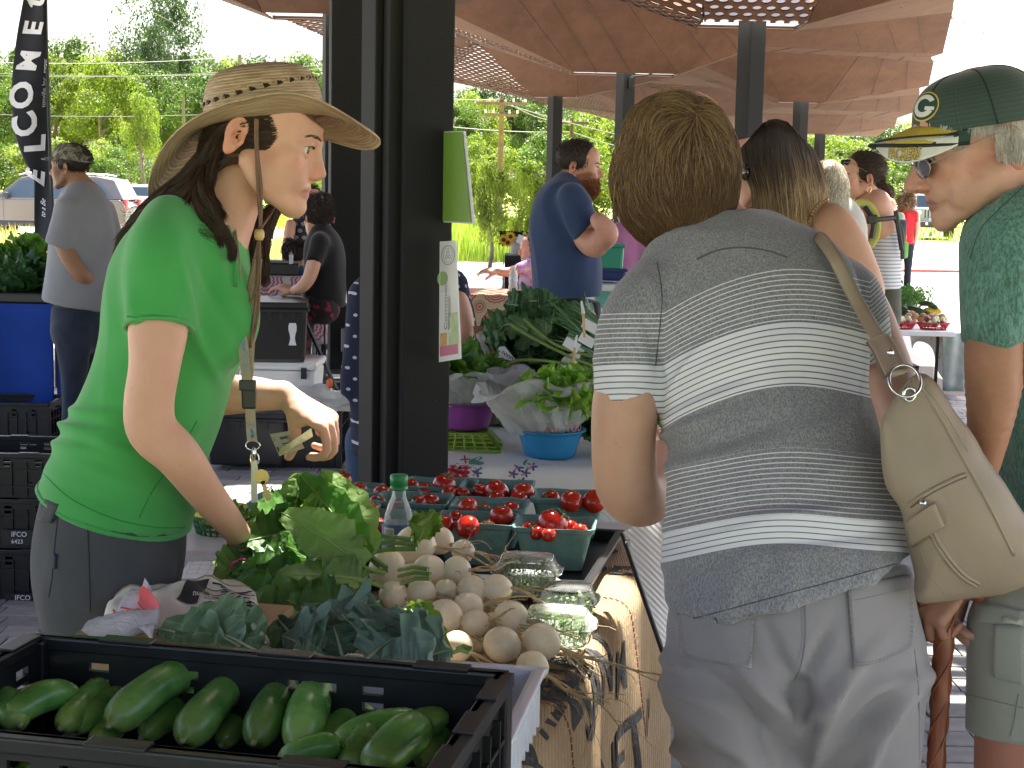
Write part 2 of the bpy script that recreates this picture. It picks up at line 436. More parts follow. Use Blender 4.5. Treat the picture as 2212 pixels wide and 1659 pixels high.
# ================================================================ SETTING: ground
def groundmat():
 n=NT('concrete_pale');v=n.obj()
 f=n.noise(.6,5,v);g=n.noise(9,4,v);b=n.noise(60,2,v)
 c=n.mix(n.ramp(f,[(.35,0.0),(.65,1.0)]),(.50,.48,.44),(.60,.58,.54));c=n.mix(n.math(MU,g,.5),c,(.40,.385,.35))
 n.l(c,n.b.inputs['Base Color']);si(n.b,'Roughness',.85);n.bump(b,.2,.004);return n.m
M_CONC=groundmat()
M_GRASS=mat('dry_grass',(.30,.36,.09),(.42,.42,.13),rough=.9,ns=.25,bs=30,bst=.6,bd=.05)
M_SOIL=mat('joint_sand',(.12,.11,.095),(.17,.155,.14),rough=.95,ns=30)
M_PAVER=mat('paver_grey',(.27,.262,.25),(.35,.34,.325),rough=.85,ns=14,bs=160,bst=.35,bd=.002,oi=.16)
M_REDK=mat('red_kerb_paint',(.62,.06,.05),(.52,.09,.07),rough=.6,ns=5)
b=MB();b.grid(lambda u,v:(-420+840*u,-30+800*v,-.06+ (0 if v<.1 else 1.2*min(1,(v-.1)*2.2)*(.6+.4*sin(u*9)))),40,60)
tag(b.bd('ground',M_GRASS,smooth=1),kind='structure')
b=MB();b.box((0,20.5,-.05),(90,49,.06));tag(b.bd('plaza_pavement',M_CONC),kind='structure')
b=MB();b.box((-1,49,-.035),(130,9,.06));tag(b.bd('road',mat('road_concrete',(.46,.45,.42),(.56,.54,.50),rough=.9,ns=.8,bs=40,bst=.2)),kind='structure')
b=MB();
for (x0,y0,x1,y1) in ((6.5,33.2,16,34.6),(-13,41.2,-3.5,40.6)):
 c=((x0+x1)/2,(y0+y1)/2,.01);L=hypot(x1-x0,y1-y0);b.box(c,(L,.13,.05),RZ(atan2(y1-y0,x1-x0)),bev=.015)
tag(b.bd('red_kerb',M_REDK),kind='structure')
pv=empty('paved_floor',(0,6,0));tag(pv,kind='structure')
b=MB();b.box((-1.5,8.2,-.018),(17,12.4,.02));b.bd('joint_bed',M_SOIL,pv)
def brick_mesh(l,w):
 bb=MB();bb.box((0,0,-.004),(l,w,.03),bev=.004);return bb
pvm={}
cand=[];rest=MB();W=.118;j=0;y=2.4
while y<14.2:
 off=(j%3)*.08;x=-9.5+off;r=random.Random(j)
 while x<6.5:
  L=.118*r.choice((1,2,2,2))
  q=PX((x+L/2,y,0));vis=(-30<q[0]<2240 and 900<q[1]<1700)
  cand.append((0 if vis else 1,y,x,L));x+=L+.007
 y+=W+.007;j+=1
def seen(q,c=None):
 return (-20<q[0]<130 and 1290<q[1]<1420) or (440<q[0]<800 and 930<q[1]<1180) or (1940<q[0]<2140 and 1300<q[1]<1700) or (1960<q[0]<2100 and 860<q[1]<1130) or (1440<q[0]<1480 and q[1]>1400) or (0<q[0]<300 and 940<q[1]<1000)
vis=[c for c in cand if seen(PX((c[2]+c[3]/2,c[1],0)))];vis.sort(key=lambda c:c[1]);pick=set(vis[:300])
for c in cand:
 vv,y,x,L=c;k=round(L,3)
 if c in pick:
  if k not in pvm:
   o=brick_mesh(L,W).bd('paver',M_PAVER,pv,wc=False);pvm[k]=o
  else: o=pvm[k].copy();COL.objects.link(o)
  o.location=(x+L/2,y-6,random.uniform(-.0015,.0015));o.rotation_euler=(random.uniform(-.006,.006),random.uniform(-.006,.006),random.uniform(-.01,.01))
 elif not (y>12 and vv): rest.box((x+L/2,y,-.006+random.uniform(-.001,.001)),(L,W,.028),bev=0)
tag(rest.bd('paver_field',M_PAVER,pv),kind='stuff')
# ================================================================ canopy
def corten(name,perf=0):
 n=NT(name);v=n.obj();vs=n.obj((1,.25,1))
 f=n.noise(1.1,6,v,.6);g=n.noise(7,5,vs,.6);h=n.noise(55,3,v)
 c=n.mix(n.ramp(f,[(.3,0.0),(.7,1.0)]),(.070,.034,.018),(.105,.051,.027));c=n.mix(n.ramp(g,[(.42,0.0),(.75,.6)]),c,(.12,.06,.04));c=n.mix(n.ramp(h,[(.62,0.0),(.74,.5)]),c,(.25,.13,.07))
 n.l(c,n.b.inputs['Base Color']);si(n.b,'Roughness',.85);si(n.b,'Specular IOR Level',.12);n.bump(h,.2,.004)
 if perf:
  s=n.n('ShaderNodeSeparateXYZ');n.l(v,s.inputs[0]);pit=perf
  row=n.math('FLOOR',n.math('DIVIDE',s.outputs[1],pit));xo=n.math(MU,n.math('MODULO',row,2),.5)
  fx=n.math('SUBTRACT',n.math('FRACT',n.math('ADD',n.math('DIVIDE',s.outputs[0],pit),n.math('ADD',xo,100))),.5);fy=n.math('SUBTRACT',n.math('FRACT',n.math('ADD',n.math('DIVIDE',s.outputs[1],pit),100)),.5)
  d=n.math('SQRT',n.math('ADD',n.math(MU,fx,fx),n.math(MU,fy,fy)))
  hole=n.math('LESS_THAN',d,.33);z=n.noise(.55,2,v);hole=n.math(MU,hole,n.math('GREATER_THAN',z,.50 if perf<.1 else .35))
  t=n.n('ShaderNodeBsdfTransparent');m=n.n('ShaderNodeMixShader');n.l(hole,m.inputs[0]);n.l(n.b.outputs[0],m.inputs[1]);n.l(t.outputs[0],m.inputs[2]);n.l(m.outputs[0],n.o.inputs[0])
 return n.m
M_COR=corten('rusted_steel');M_CORP=corten('rusted_steel_perforated',.13);M_WHITE=mat('white_painted_steel',(.8,.8,.78),rough=.5)
M_SEAM=mat('seam_dark',(.05,.03,.02),rough=.9)
canopy=empty('canopy_roof',(1,15,3.2),0,'rusty folded steel canopy roof over the whole market on dark columns','roof')
LOW=3.15
ST=[(12.6,[(-3.8,3.6),(-2.6,3.95),(-1.5,3.8),(0,4.05),(1.4,3.9),(2.8,3.95),(4.6,3.6)],[]),
 (15,[(-3.55,3.55),(-2.4,LOW),(-1.1,LOW),(.3,3.62),(1.72,LOW),(2.68,LOW),(4.22,3.52)],[1,4]),
 (18,[(-3.15,3.62),(-1.6,3.9),(-.2,3.95),(1.0,4.0),(2.4,4.02),(3.7,3.9),(4.95,3.68)],[]),
 (21.4,[(-2.5,3.5),(-1.0,3.75),(.75,LOW),(2.15,LOW),(3.2,3.55),(4.6,3.5),(5.7,3.5)],[2]),
 (24,[(-1.9,3.5),(-.6,3.75),(.9,3.7),(2.1,3.8),(3.6,3.75),(5.2,3.7),(6.35,3.62)],[]),
 (26.8,[(-1.3,3.42),(.25,LOW),(1.0,LOW),(2.9,3.6),(4.48,LOW),(5.2,LOW),(6.95,3.46)],[1,4]),
 (30,[(-.5,3.45),(1.1,3.6),(2.3,3.65),(3.7,3.6),(5.4,3.6),(6.6,3.6),(7.7,3.55)],[]),
 (33.5,[(.6,3.4),(2.1,LOW+.1),(3.0,LOW),(4.1,LOW),(5.6,3.45),(7.0,3.4),(8.5,3.4)],[]),
 (37,[(1.7,3.4),(3.0,3.5),(4.2,3.5),(5.4,3.5),(6.5,3.5),(7.8,3.5),(9.0,3.45)],[]),
 (40,[(2.7,3.3),(3.9,3.4),(5.0,3.35),(6.2,3.4),(7.4,LOW),(8.0,LOW),(9.6,3.35)],[4]),
 (46,[(4.9,3.3),(5.9,3.4),(6.9,3.4),(7.9,3.4),(8.8,3.4),(9.6,3.4),(10.6,3.35)],[])]
b=MB()
lines=[]
for (y,n,op) in ST:
 if op: lines.append((y-.3,n,[],y));lines.append((y+.3,n,op,y))
 else: lines.append((y,n,[],y))
seam=MB();tris=0
for a,c in zip(lines[:-1],lines[1:]):
 ya,na,_,_2=a;yc,nc,opc,_3=c
 for i in range(6):
  if opc and i in opc and c[3]==a[3]: # opening with a white kerb above
   x0,z0=na[i];x1,z1=na[i+1];k=MB();t=.02
   k.box(((x0+x1)/2,ya-t/2,LOW+.2),(x1-x0+.04,t,.36));k.box(((x0+x1)/2,yc+t/2,LOW+.2),(x1-x0+.04,t,.36));k.box((x0-t/2,(ya+yc)/2,LOW+.2),(t,yc-ya,.36));k.box((x1+t/2,(ya+yc)/2,LOW+.2),(t,yc-ya,.36))
   k.bd('skylight_kerb',M_WHITE,canopy);continue
  A=Ve((na[i][0],ya,na[i][1]));B=Ve((na[i+1][0],ya,na[i+1][1]));C=Ve((nc[i+1][0],yc,nc[i+1][1]));D=Ve((nc[i][0],yc,nc[i][1]))
  perf=(ya<15 and i in (3,4)) or (i==0 and ya>15)or(i==1 and 19<ya<23)
  q=MB()
  def fn(u,v): return A*(1-u)*(1-v)+B*u*(1-v)+C*u*v+D*(1-u)*v
  c0=(A+B+C+D)/4
  def fs(u,v):
   p=fn(u,v);sh=.004/max(.5,(B-A).length);return c0+(p-c0)*(1-sh*2)
  diag=(i+int(ya*2))%2
  V=[fs(0,0),fs(1,0),fs(1,1),fs(0,1)];V2=[x+Ve((0,0,.012)) for x in V]
  F=[(0,2,1),(0,3,2)] if diag else [(0,3,1),(1,3,2)]
  q.add(V+V2,F+[tuple(4+z for z in reversed(f)) for f in F]+[(0,1,5,4),(1,2,6,5),(2,3,7,6),(3,0,4,7)])
  q.bd('roof_panel',M_CORP if perf else M_COR,canopy)
  for (p,r) in ((A,B),(A,D)):
   if (p-r).length>.3: seam.tube([p+Ve((0,0,.03)),r+Ve((0,0,.03))],.012,4)
  if yc>16 and (C-D).length>.9:   # standing folds that catch light along each bay
   for u in (.33,.66):
    p,r=fn(u,0),fn(min(.95,u+.12*(1 if diag else -1)),1);seam.tube([p+Ve((0,0,-.002)),r+Ve((0,0,-.002))],.005,3)
seam.bd('seam',M_SEAM,canopy)
SH=(SUNV.x/SUNV.z,SUNV.y/SUNV.z)
holes=[]
def spot(p,rx,ry,z=3.6): holes.append((p[0]+SH[0]*(z-p[2]),p[1]+SH[1]*(z-p[2]),rx,ry))
for (x,y,z,rx,ry) in ((1258,1400,.76,.07,.09),(1300,1270,.76,.10,.17),(1190,1130,.88,.12,.07),(790,1115,.87,.09,.06),(1080,1115,.88,.07,.05),(1215,1320,.80,.07,.07),(960,1330,.85,.05,.05),(680,1120,.95,.05,.05),(925,1345,.86,.04,.04)):
 spot(G(x,y,z),rx,ry)
spot(P(660,880,2.80),.13,.09);spot(P(600,850,2.80),.09,.07);spot(P(1600,455,4.8),.05,.05);spot(P(1790,360,7.4),.12,.1);spot(P(1890,455,7.9),.12,.1)
spot(G(585,1075,0),.38,.28);spot(G(690,1000,0),.12,.12)
for (x,y) in ((2035,1390),(2045,1450),(2070,1520),(2030,1350),(2075,1375),(2060,1420),(2085,1480),(2020,1415)): spot(G(x,y,0),.06,.035)
near=MB()
X0,Y0=-5,-3
def fill(x0,x1,y0,y1,lv):
 hit=False
 for (hx,hy,rx,ry) in holes:
  if x0-rx<hx<x1+rx and y0-ry<hy<y1+ry: hit=True
 if not hit: near.add([(x0,y0,3.6),(x1,y0,3.6),(x1,y1,3.6),(x0,y1,3.6)],[(0,3,2,1)]);return
 if lv==0:
  cx,cy=(x0+x1)/2,(y0+y1)/2
  for (hx,hy,rx,ry) in holes:
   if ((cx-hx)/rx)**2+((cy-hy)/ry)**2<1: return
  near.add([(x0,y0,3.6),(x1,y0,3.6),(x1,y1,3.6),(x0,y1,3.6)],[(0,3,2,1)]);return
 mx,my=(x0+x1)/2,(y0+y1)/2
 for a in ((x0,mx,y0,my),(mx,x1,y0,my),(x0,mx,my,y1),(mx,x1,my,y1)): fill(*a,lv-1)
for i in range(6):
 for k in range(8): fill(X0+i*1.6,X0+i*1.6+1.6,Y0+k*1.95,Y0+k*1.95+1.95,6)
tag(near.bd('unseen_roof_sun_holes',M_COR,canopy),kind='stuff')  # unseen stretch of roof, its holes added to throw sun patches below
# ================================================================ columns
def steel():
 n=NT('dark_painted_steel');v=n.obj((1,1,.15));f=n.noise(3,5,v);g=n.noise(60,3,n.obj())
 c=n.mix(n.ramp(f,[(.35,0.0),(.7,1.0)]),(.020,.020,.020),(.028,.028,.027));c=n.mix(n.ramp(g,[(.72,0.0),(.78,.5)]),c,(.10,.10,.095))
 n.l(c,n.b.inputs['Base Color']);si(n.b,'Roughness',.7);si(n.b,'Specular IOR Level',.14);n.bump(n.noise(9,3,v),.05,.003);return n.m
M_STEEL=steel()
def column(x,y,w,top,label,rz=.32,group='dark steel columns of the canopy',grooves=False):
 e=empty('steel_column',(x,y,0),rz,label,'column',group)
 b=MB()
 if grooves:
  b.box((x,y,top/2),(w*.80,w*.80,top),RZ(rz),bev=.008)
  e2=b.bd('shaft',M_STEEL,e)
  R=RZ(rz)
  b=MB();b.box(Ve((x,y,top/2))+R@Ve((.018,-w*.40-.013,0)),(w*.80-.03,.026,top-.02),R,bev=.006);b.bd('front_plate',M_STEEL,e)
  b=MB();b.box(Ve((x,y,top/2))+R@Ve((-w*.40-.011,.02,0)),(.022,w*.80-.05,top-.02),R,bev=.006);b.bd('side_plate',M_STEEL,e)
 else:
  b.box((x,y,top/2),(w,w,top),RZ(rz),bev=.01);b.bd('shaft',M_STEEL,e)
 b=MB();b.box((x,y,.01),(w*1.5,w*1.5,.024),RZ(rz));b.bd('base_plate',M_STEEL,e)
 return e
def colx(x,d): q=P(x,900,d);return q.x
mc=column(colx(874,4.05),4.05,.205,3.6,'nearest wide dark steel column between the two women with green sign on it',rz=.42,grooves=True)
c2=column(colx(743,9.6),9.6,.20,3.6,'dark steel column right behind the nearest one with an outlet box on it',rz=.2)
b=MB();q=P(749,735,9.6-.13);b.box(q,(.07,.04,.15),bev=.01);b.bd('outlet_box',mat('outlet_grey',(.25,.25,.24),rough=.4,metal=.5),c2)
column(colx(716,15),15,.19,LOW+.05,'slim dark column seen left of the pair, under the roof corner',rz=.3)
cb=column(colx(1592,14.9),14.9,.19,LOW+.05,'dark column behind the long haired woman under the perforated roof',rz=.55)
column(colx(1330,21.4),21.4,.19,LOW+.05,'dark column just behind the bearded man in blue',rz=.55)
column(colx(1183,26.6),26.6,.19,LOW+.05,'farthest dark column to the left of the bearded man',rz=.55)
column(colx(1701,26.8),26.8,.19,LOW+.05,'slim dark column right of the long haired woman, with a light gap at its top',rz=.55)
column(colx(1744,40),40,.2,LOW+.05,'farthest short dark column at the end of the roof above the grey haired woman',rz=.55)
b=MB();q=P(1360,182,21.3);b.box((q.x+.02,q.y,LOW-.12),(.07,.07,.16),bev=.01);b.tube([(q.x+.02,q.y,LOW-.03),(q.x+.25,q.y,LOW),(q.x+.4,q.y,LOW+.08)],.012,6)
tag(b.bd('junction_box',M_STEEL),'small dark junction box with cable on column above the bearded man','electrical box')
# ================================================================ trees
def leafmesh(name,n,m,seed,clumps=26,size=.075,shape=(1,1,1),low=-.8,irregular=.35):
 r=np.random.default_rng(seed);V=[]
 cc=[];
 while len(cc)<clumps:
  p=r.uniform(-1,1,3)
  if np.linalg.norm(p)<1 and p[2]>low: p=p/np.linalg.norm(p)*(np.linalg.norm(p)**.45)*.82;cc.append(p)
 cc=np.array(cc);cr=r.uniform(.18,.38,clumps)*(1+irregular*r.uniform(-1,1,clumps))
 ci=r.integers(0,clumps,n);d=r.normal(size=(n,3));d/=np.linalg.norm(d,axis=1)[:,None]
 c=cc[ci]+d*(cr[ci]*r.uniform(.3,1.05,n)**.5)[:,None]*np.array((1,1,.8));c*=np.array(shape)
 nn=d+r.normal(size=(n,3))*.8+np.array((0,0,.5));nn/=np.linalg.norm(nn,axis=1)[:,None]
 u=np.cross(nn,r.normal(size=(n,3)));u/=np.linalg.norm(u,axis=1)[:,None];w=np.cross(nn,u);s=size*r.uniform(.5,1.25,n)[:,None]
 Vv=np.stack([c-u*s*.5,c-w*s*.32+nn*s*.08,c+u*s*.55,c+w*s*.32+nn*s*.08],1).reshape(-1,3);F=np.arange(4*n,dtype=np.int32).reshape(-1,4)
 sh=.8+.35*r.uniform(size=clumps);col=np.repeat(sh[ci]*r.uniform(.85,1.15,n),4)[:,None]*np.ones(3)
 o=mkobj(name,Vv,F,m,wc=False,cols=col);me=o.data;bpy.data.objects.remove(o);return me
ML=[leafmat('leaf_bright',(.125,.19,.025),(.20,.25,.045),.5,ns=.8,attr=True),leafmat('leaf_mid',(.07,.13,.025),(.11,.17,.035),.4,ns=.8,attr=True),leafmat('leaf_deep',(.045,.085,.03),(.07,.115,.04),.35,ns=.8,attr=True)]
M_BARK=mat('bark',(.12,.09,.07),(.20,.16,.12),rough=.95,ns=6,bs=20,bst=.8,bd=.02)
CR=[leafmesh('crown_a',12000,ML[0],1,34,.062),leafmesh('crown_b',12000,ML[1],2,30,.062),leafmesh('crown_c',12000,ML[2],3,40,.060),leafmesh('crown_d',8000,ML[0],4,22,.07,shape=(1,1,.8)),leafmesh('crown_e',15000,ML[2],5,60,.045,irregular=.6),leafmesh('crown_f',12000,ML[1],6,26,.066)]
def tree(x,y,h,w,v,label,group,name='broadleaf_tree',cat='tree',z0=0,trunk=True,low=.3,rz=None):
 e=empty(name,(x,y,z0),0,label,cat,group)
 c=bpy.data.objects.new('crown',CR[v]);COL.objects.link(c);c.parent=e;c.scale=(w/2,w/2,h*(1-low)/2*1.12);c.location=(0,0,h*(low+(1-low)/2));c.rotation_euler=(0,0,random.uniform(0,6.3) if rz is None else rz)
 if trunk:
  b=MB();t=h*(low+(1-low)*.55);r=max(.04,h*.016)
  b.tube([(0,0,0),(.02*h,0,t*.35),(-.01*h,.01*h,t*.7),(.01*h,0,t)],[r*1.25,r,r*.7,r*.3],7)
  for k in range(5):
   a=k*1.3+x;zz=t*(.45+.1*k);b.tube([(0,0,zz),(cos(a)*w*.16,sin(a)*w*.16,zz+h*.08),(cos(a)*w*.3,sin(a)*w*.3,zz+h*.2)],[r*.5,r*.33,r*.12],5)
  b.bd('trunk',M_BARK,e,smooth=1,wc=False)
 return e
def treepx(x,ytop,d,wpx,v,label,group='trees along the far side of the road',zb=.3,**k):
 q=P(x,ytop,d);tree(q.x,q.y,q.z-zb,wpx*d/FP,v,label,group,z0=zb,**k)
GT='trees of the wood behind the road'
hv=[(1,'yellow green leafy tree in the wood behind the road'),(0,'bright light green tree in the wood behind the road'),(2,'darker green tree in the wood behind the road')]
far=[(30,135,105,190,5),(120,105,110,210,0),(215,110,104,190,3),(300,140,112,200,1),(470,150,110,210,5),(560,130,118,190,2),(640,120,112,180,1),(-60,130,110,220,1),
 (985,225,115,130,5),(1075,178,122,190,2),(1180,200,112,170,1),(1270,230,108,160,3),(1360,240,110,170,5),(1450,250,112,170,1),(1560,250,115,180,0),(1660,260,110,180,2),(1790,285,105,190,0),(1900,270,108,200,2),(2010,300,112,190,5),(2110,260,105,190,1),(2230,250,105,190,2),(1000,190,140,110,4),(70,100,125,190,5),(165,85,128,190,1),(255,110,124,200,0),(400,110,130,180,5),(440,140,122,180,2),(520,120,124,190,0),(600,130,120,190,5),(690,140,125,170,2),(-20,120,122,210,2),(1030,200,118,160,0),(1130,190,126,170,2),(1240,205,120,170,0),(1330,215,124,170,5),(1840,268,120,190,5),(1950,262,122,190,0)]
lab={0:'light green tree in the far wood behind the road',1:'mid green tree in the far wood behind the road',2:'dark green tree in the far wood behind the road',3:'pale yellow green tree in the far wood behind the road',4:'thin grey green tree rising over the far wood',5:'full green tree in the far wood behind the road'}
ORD=['first','second','third','fourth','fifth','sixth','seventh','eighth','ninth','tenth','eleventh','twelfth']
def ordlab(seq,i,v,base):
 s=sorted(q[0] for q in seq if q[-1]==v);return base+', '+ORD[s.index(seq[i][0])]+' of its kind from the left'
for i,(x,y,d,w,v) in enumerate(far): treepx(x,y,d,w,v,ordlab(far,i,v,lab[v].replace(' behind the road','')),GT)
treepx(350,-40,125,215,4,'tall airy grey green tree rising above all others at the left',None,low=.25)
treepx(345,45,118,110,4,'grey green lower crown in front of the tall airy tree',None,low=.2)
bl={0:'bright sunlit bush before the wood',3:'pale sunlit bush before the wood',1:'mid green bush before the wood',5:'dense green bush before the wood'}
BU=[(20,310,88,180,0),(110,290,84,160,3),(195,300,86,150,0),(260,320,82,130,1),(390,330,86,140,0),(460,300,88,150,3),(560,310,86,160,5),(650,300,84,130,0),(-60,300,85,160,5),
 (1000,290,92,130,0),(1090,310,90,150,3),(1180,290,92,150,1),(1260,300,90,140,0),(1370,300,92,150,3),(1450,310,90,150,0),(1550,320,90,150,5),(1640,330,90,150,1),(1780,330,88,150,0),(1870,330,90,170,3),(1980,350,92,150,1),(2080,340,90,150,5),(2190,330,90,150,0)]
for i,(x,y,d,w,v) in enumerate(BU):
 treepx(x,y,d,w*1.2,v,ordlab(BU,i,v,bl[v]),'bushes at the edge of the wood',name='bush',cat='bush',low=.0,zb=-.3,trunk=False)
treepx(305,190,58,86,3,'slim young tree with light green crown behind the parked car',None,name='young_tree',low=.34,zb=0)
treepx(1062,335,30,110,3,'loose light green shrub right of the green sign by the plaza',None,name='shrub',cat='shrub',low=.05,zb=0)
treepx(1130,360,31,60,0,'smaller light shrub shoot beside the loose shrub',None,name='shrub',cat='shrub',low=.1,zb=0)
def blades(name,cx,cy,rx,ry,n,h,m,label=None,seed=1):
 r=np.random.default_rng(seed);p=r.uniform(-1,1,(n,2));V=[];F=[]
 x=cx+p[:,0]*rx;y=cy+p[:,1]*ry;a=r.uniform(0,6.28,n);hh=h*r.uniform(.5,1.1,n);l=r.normal(0,.12,(n,2));w=.012+.01*r.uniform(size=n)
 A=np.stack([x-w*np.cos(a),y-w*np.sin(a),0*x],1);B=np.stack([x+w*np.cos(a),y+w*np.sin(a),0*x],1);C=np.stack([x+l[:,0]*hh*.5+w*.6*np.cos(a),y+l[:,1]*hh*.5,hh*.6],1);D=np.stack([x+l[:,0]*hh*.5-w*.6*np.cos(a),y+l[:,1]*hh*.5,hh*.6],1);E=np.stack([x+l[:,0]*hh*1.4,y+l[:,1]*hh*1.4,hh],1)
 VV=np.stack([A,B,C,D,E],1).reshape(-1,3);i=np.arange(n)[:,None]*5;F=np.vstack([np.hstack([i,i+1,i+2,i+3]),np.hstack([i+3,i+2,i+4,i+4])])
 F=[tuple(f) if f[2]!=f[3] else tuple(f[:3]) for f in F.tolist()]
 return tag(mkobj(name,VV,F,m),label,kind='stuff')
M_BLADE=leafmat('grass_blade',(.16,.25,.04),(.26,.32,.07),.45,ns=2)
M_STRAW=leafmat('straw_blade',(.36,.30,.14),(.46,.40,.20),.4,ns=2)
q=G(1055,560);blades('tall_grass',q.x,q.y+1,2.1,2.6,5200,.95,M_BLADE,'clump of tall green grass by the plaza edge')
q=G(60,555);blades('dry_grass',q.x,q.y+2,5.5,3,5000,.55,M_STRAW,'dry straw coloured weeds in front of the parked car',2)
q=G(400,440);blades('verge_grass',-18,60,26,6,5000,.7,M_BLADE,'green weeds along the verge behind the road',3)
blades('meadow_grass',10,68,34,14,9000,.45,M_BLADE,'sunlit grass of the meadow behind the road',4)
# ================================================================ poles and wires
M_POLE=mat('pole_wood',(.14,.085,.05),(.20,.13,.08),rough=.9,ns=3,bs=12)
M_WIRE=mat('wire_pale',(.16,.16,.15),rough=.5,metal=.3)
def upole(x,ytop,yb,d,label,arms=((0,1.2),(-.55,.8)),r=.16,m=None):
 q=P(x,ytop,d);z=q.z;e=empty('utility_pole',(q.x,q.y,0),0,label,'utility pole')
 b=MB();b.tube([(q.x,q.y,0),(q.x,q.y,z)],[r,r*.7],10);b.bd('post',m or M_POLE,e,smooth=1)
 for dz,l in arms:
  b=MB();b.box((q.x,q.y-.15,z-.3+dz),(l*2,.12,.14));b.bd('cross_arm',m or M_POLE,e)
  for s in (-1,-.5,.5,1):
   b=MB();b.tube([(q.x+s*l*.95,q.y-.15,z-.22+dz),(q.x+s*l*.95,q.y-.15,z-.05+dz)],.05,6);b.bd('insulator',M_WHITE,e)
 return q
upole(1084,210,430,75,'brown wooden utility pole with two cross arms right of the green sign')
upole(1236,255,400,95,'second wooden utility pole between two dark columns',arms=((0,1.0),),r=.14)
upole(518,118,200,100,'grey utility pole in the trees above the straw hat',arms=(),r=.16,m=mat('pole_grey',(.16,.15,.14),rough=.9))
upole(396,208,250,95,'short grey pole among the trees behind the straw hat woman',arms=(),r=.13,m=MATS['pole_grey'])
def wire(pts,label,r=.020):
 v=[]
 for k in range(len(pts)-1):
  a,c=P(*pts[k]),P(*pts[k+1]);L=(c-a).length
  for t in range(13): u=t/12;p=a.lerp(c,u);p.z-=.018*L*4*u*(1-u);v.append(p)
 b=MB();b.tube(v,r,4);return tag(b.bd('power_line',M_WIRE),label,'power line')
wire([(-150,150,92),(700,148,92)],'upper sagging power line across the trees at left')
wire([(-150,128,93),(520,122,100),(690,160,100)],'thin power line reaching the grey pole at left')
wire([(-150,158,91),(700,140,91)],'lower of the paired power lines across the left trees')
wire([(-150,240,95),(700,232,95)],'lowest long power line low over the left trees')
wire([(280,0,95),(560,130,100)],'steep power line crossing the sky above the straw hat')
wire([(1084,222,75),(1700,330,110)],'power line falling right from the wooden pole',.025)
wire([(900,205,70),(1084,214,75),(1236,262,95)],'power line joining the two wooden poles',.025)
wire([(900,265,90),(1236,285,95),(1500,330,120)],'low power line behind the bearded man',.03)
# ================================================================ cars
M_GLASSD=mat('car_glass',(.05,.07,.09),rough=.08,spec=.8);M_TYRE=mat('tyre',(.025,.025,.025),rough=.85,bs=40);M_RIM=mat('rim',(.55,.55,.56),rough=.3,metal=.8);M_BLKP=mat('black_trim',(.03,.03,.032),rough=.5)
def car(loc,rz,L,Wd,prof,gh,paint,roofm,label,cat,wins,wr=.36,wx=(1.0,-1.0),extras=None,tum=.12):
 """prof: lower body outline (x,z) nose at +x;gh: greenhouse outline"""
 e=empty('parked_'+cat.replace(' ','_'),loc,rz,label,cat)
 def ext(pts,w0,name,m,bev=.05,tum=0,z0=None):
  bm=bmesh.new();z0=min(p[1] for p in pts);zt=max(p[1] for p in pts)
  A=[bm.verts.new((p[0],-w0/2+tum*(p[1]-z0)/(zt-z0+1e-6),p[1])) for p in pts];B=[bm.verts.new((p[0],w0/2-tum*(p[1]-z0)/(zt-z0+1e-6),p[1])) for p in pts]
  bm.faces.new(A);bm.faces.new(list(reversed(B)))
  for i in range(len(pts)): j=(i+1)%len(pts);bm.faces.new((A[j],A[i],B[i],B[j]))
  bmesh.ops.recalc_face_normals(bm,faces=bm.faces)
  bmesh.ops.bevel(bm,geom=[x for x in bm.edges],offset=bev,segments=3,profile=.6,affect='EDGES',clamp_overlap=True)
  bm.verts.index_update();V=[tuple(v.co) for v in bm.verts];F=[tuple(v.index for v in f.verts) for f in bm.faces];bm.free();o=mkobj(name,V,F,m,e,smooth=False,wc=False)
  return o
 ext(prof,Wd,'body',paint,.05);ext(gh,Wd*.94,'cabin',roofm,.04,tum)
 gz0=min(p[1] for p in gh);gz1=max(p[1] for p in gh)
 for s in (-1,1):
  for w in wins:
   V=[]
   for (x,z) in w: V.append((x,s*(Wd*.47-tum*(z-gz0)/(gz1-gz0)+.012),z))
   V+= [(x,y-s*.02,z) for (x,y,z) in V];n=len(w);F=[tuple(range(n)) if s<0 else tuple(reversed(range(n)))]+[(i,(i+1)%n,(i+1)%n+n,i+n) for i in range(n)]
   mkobj('side_window',V,F,M_GLASSD,e,wc=False)
  for x in wx:
   b=MB();R=RX(pi/2);b.lathe([(0,-.11),(wr*.6,-.11),(wr*.95,-.10),(wr,-.06),(wr,.06),(wr*.95,.1),(wr*.6,.11),(0,.11)],(x,s*(Wd/2-.10),wr),24,R);t=b.bd('tyre',M_TYRE,e,smooth=1,wc=False)
   b=MB();b.lathe([(0,.10*-s*0+.115),(wr*.25,.12),(wr*.58,.113),(wr*.6,.10)],(x,s*(Wd/2-.10),wr),20,RX(s*-pi/2));b.bd('rim',M_RIM,t,wc=False)
  b=MB();b.box((gh[1][0]*.55+.55,s*(Wd/2+.08),gz0+.1),(.12,.2,.16),bev=.03);b.bd('mirror',M_BLKP,e,wc=False)
 if extras: extras(e)
 return e
q=G(90,515)
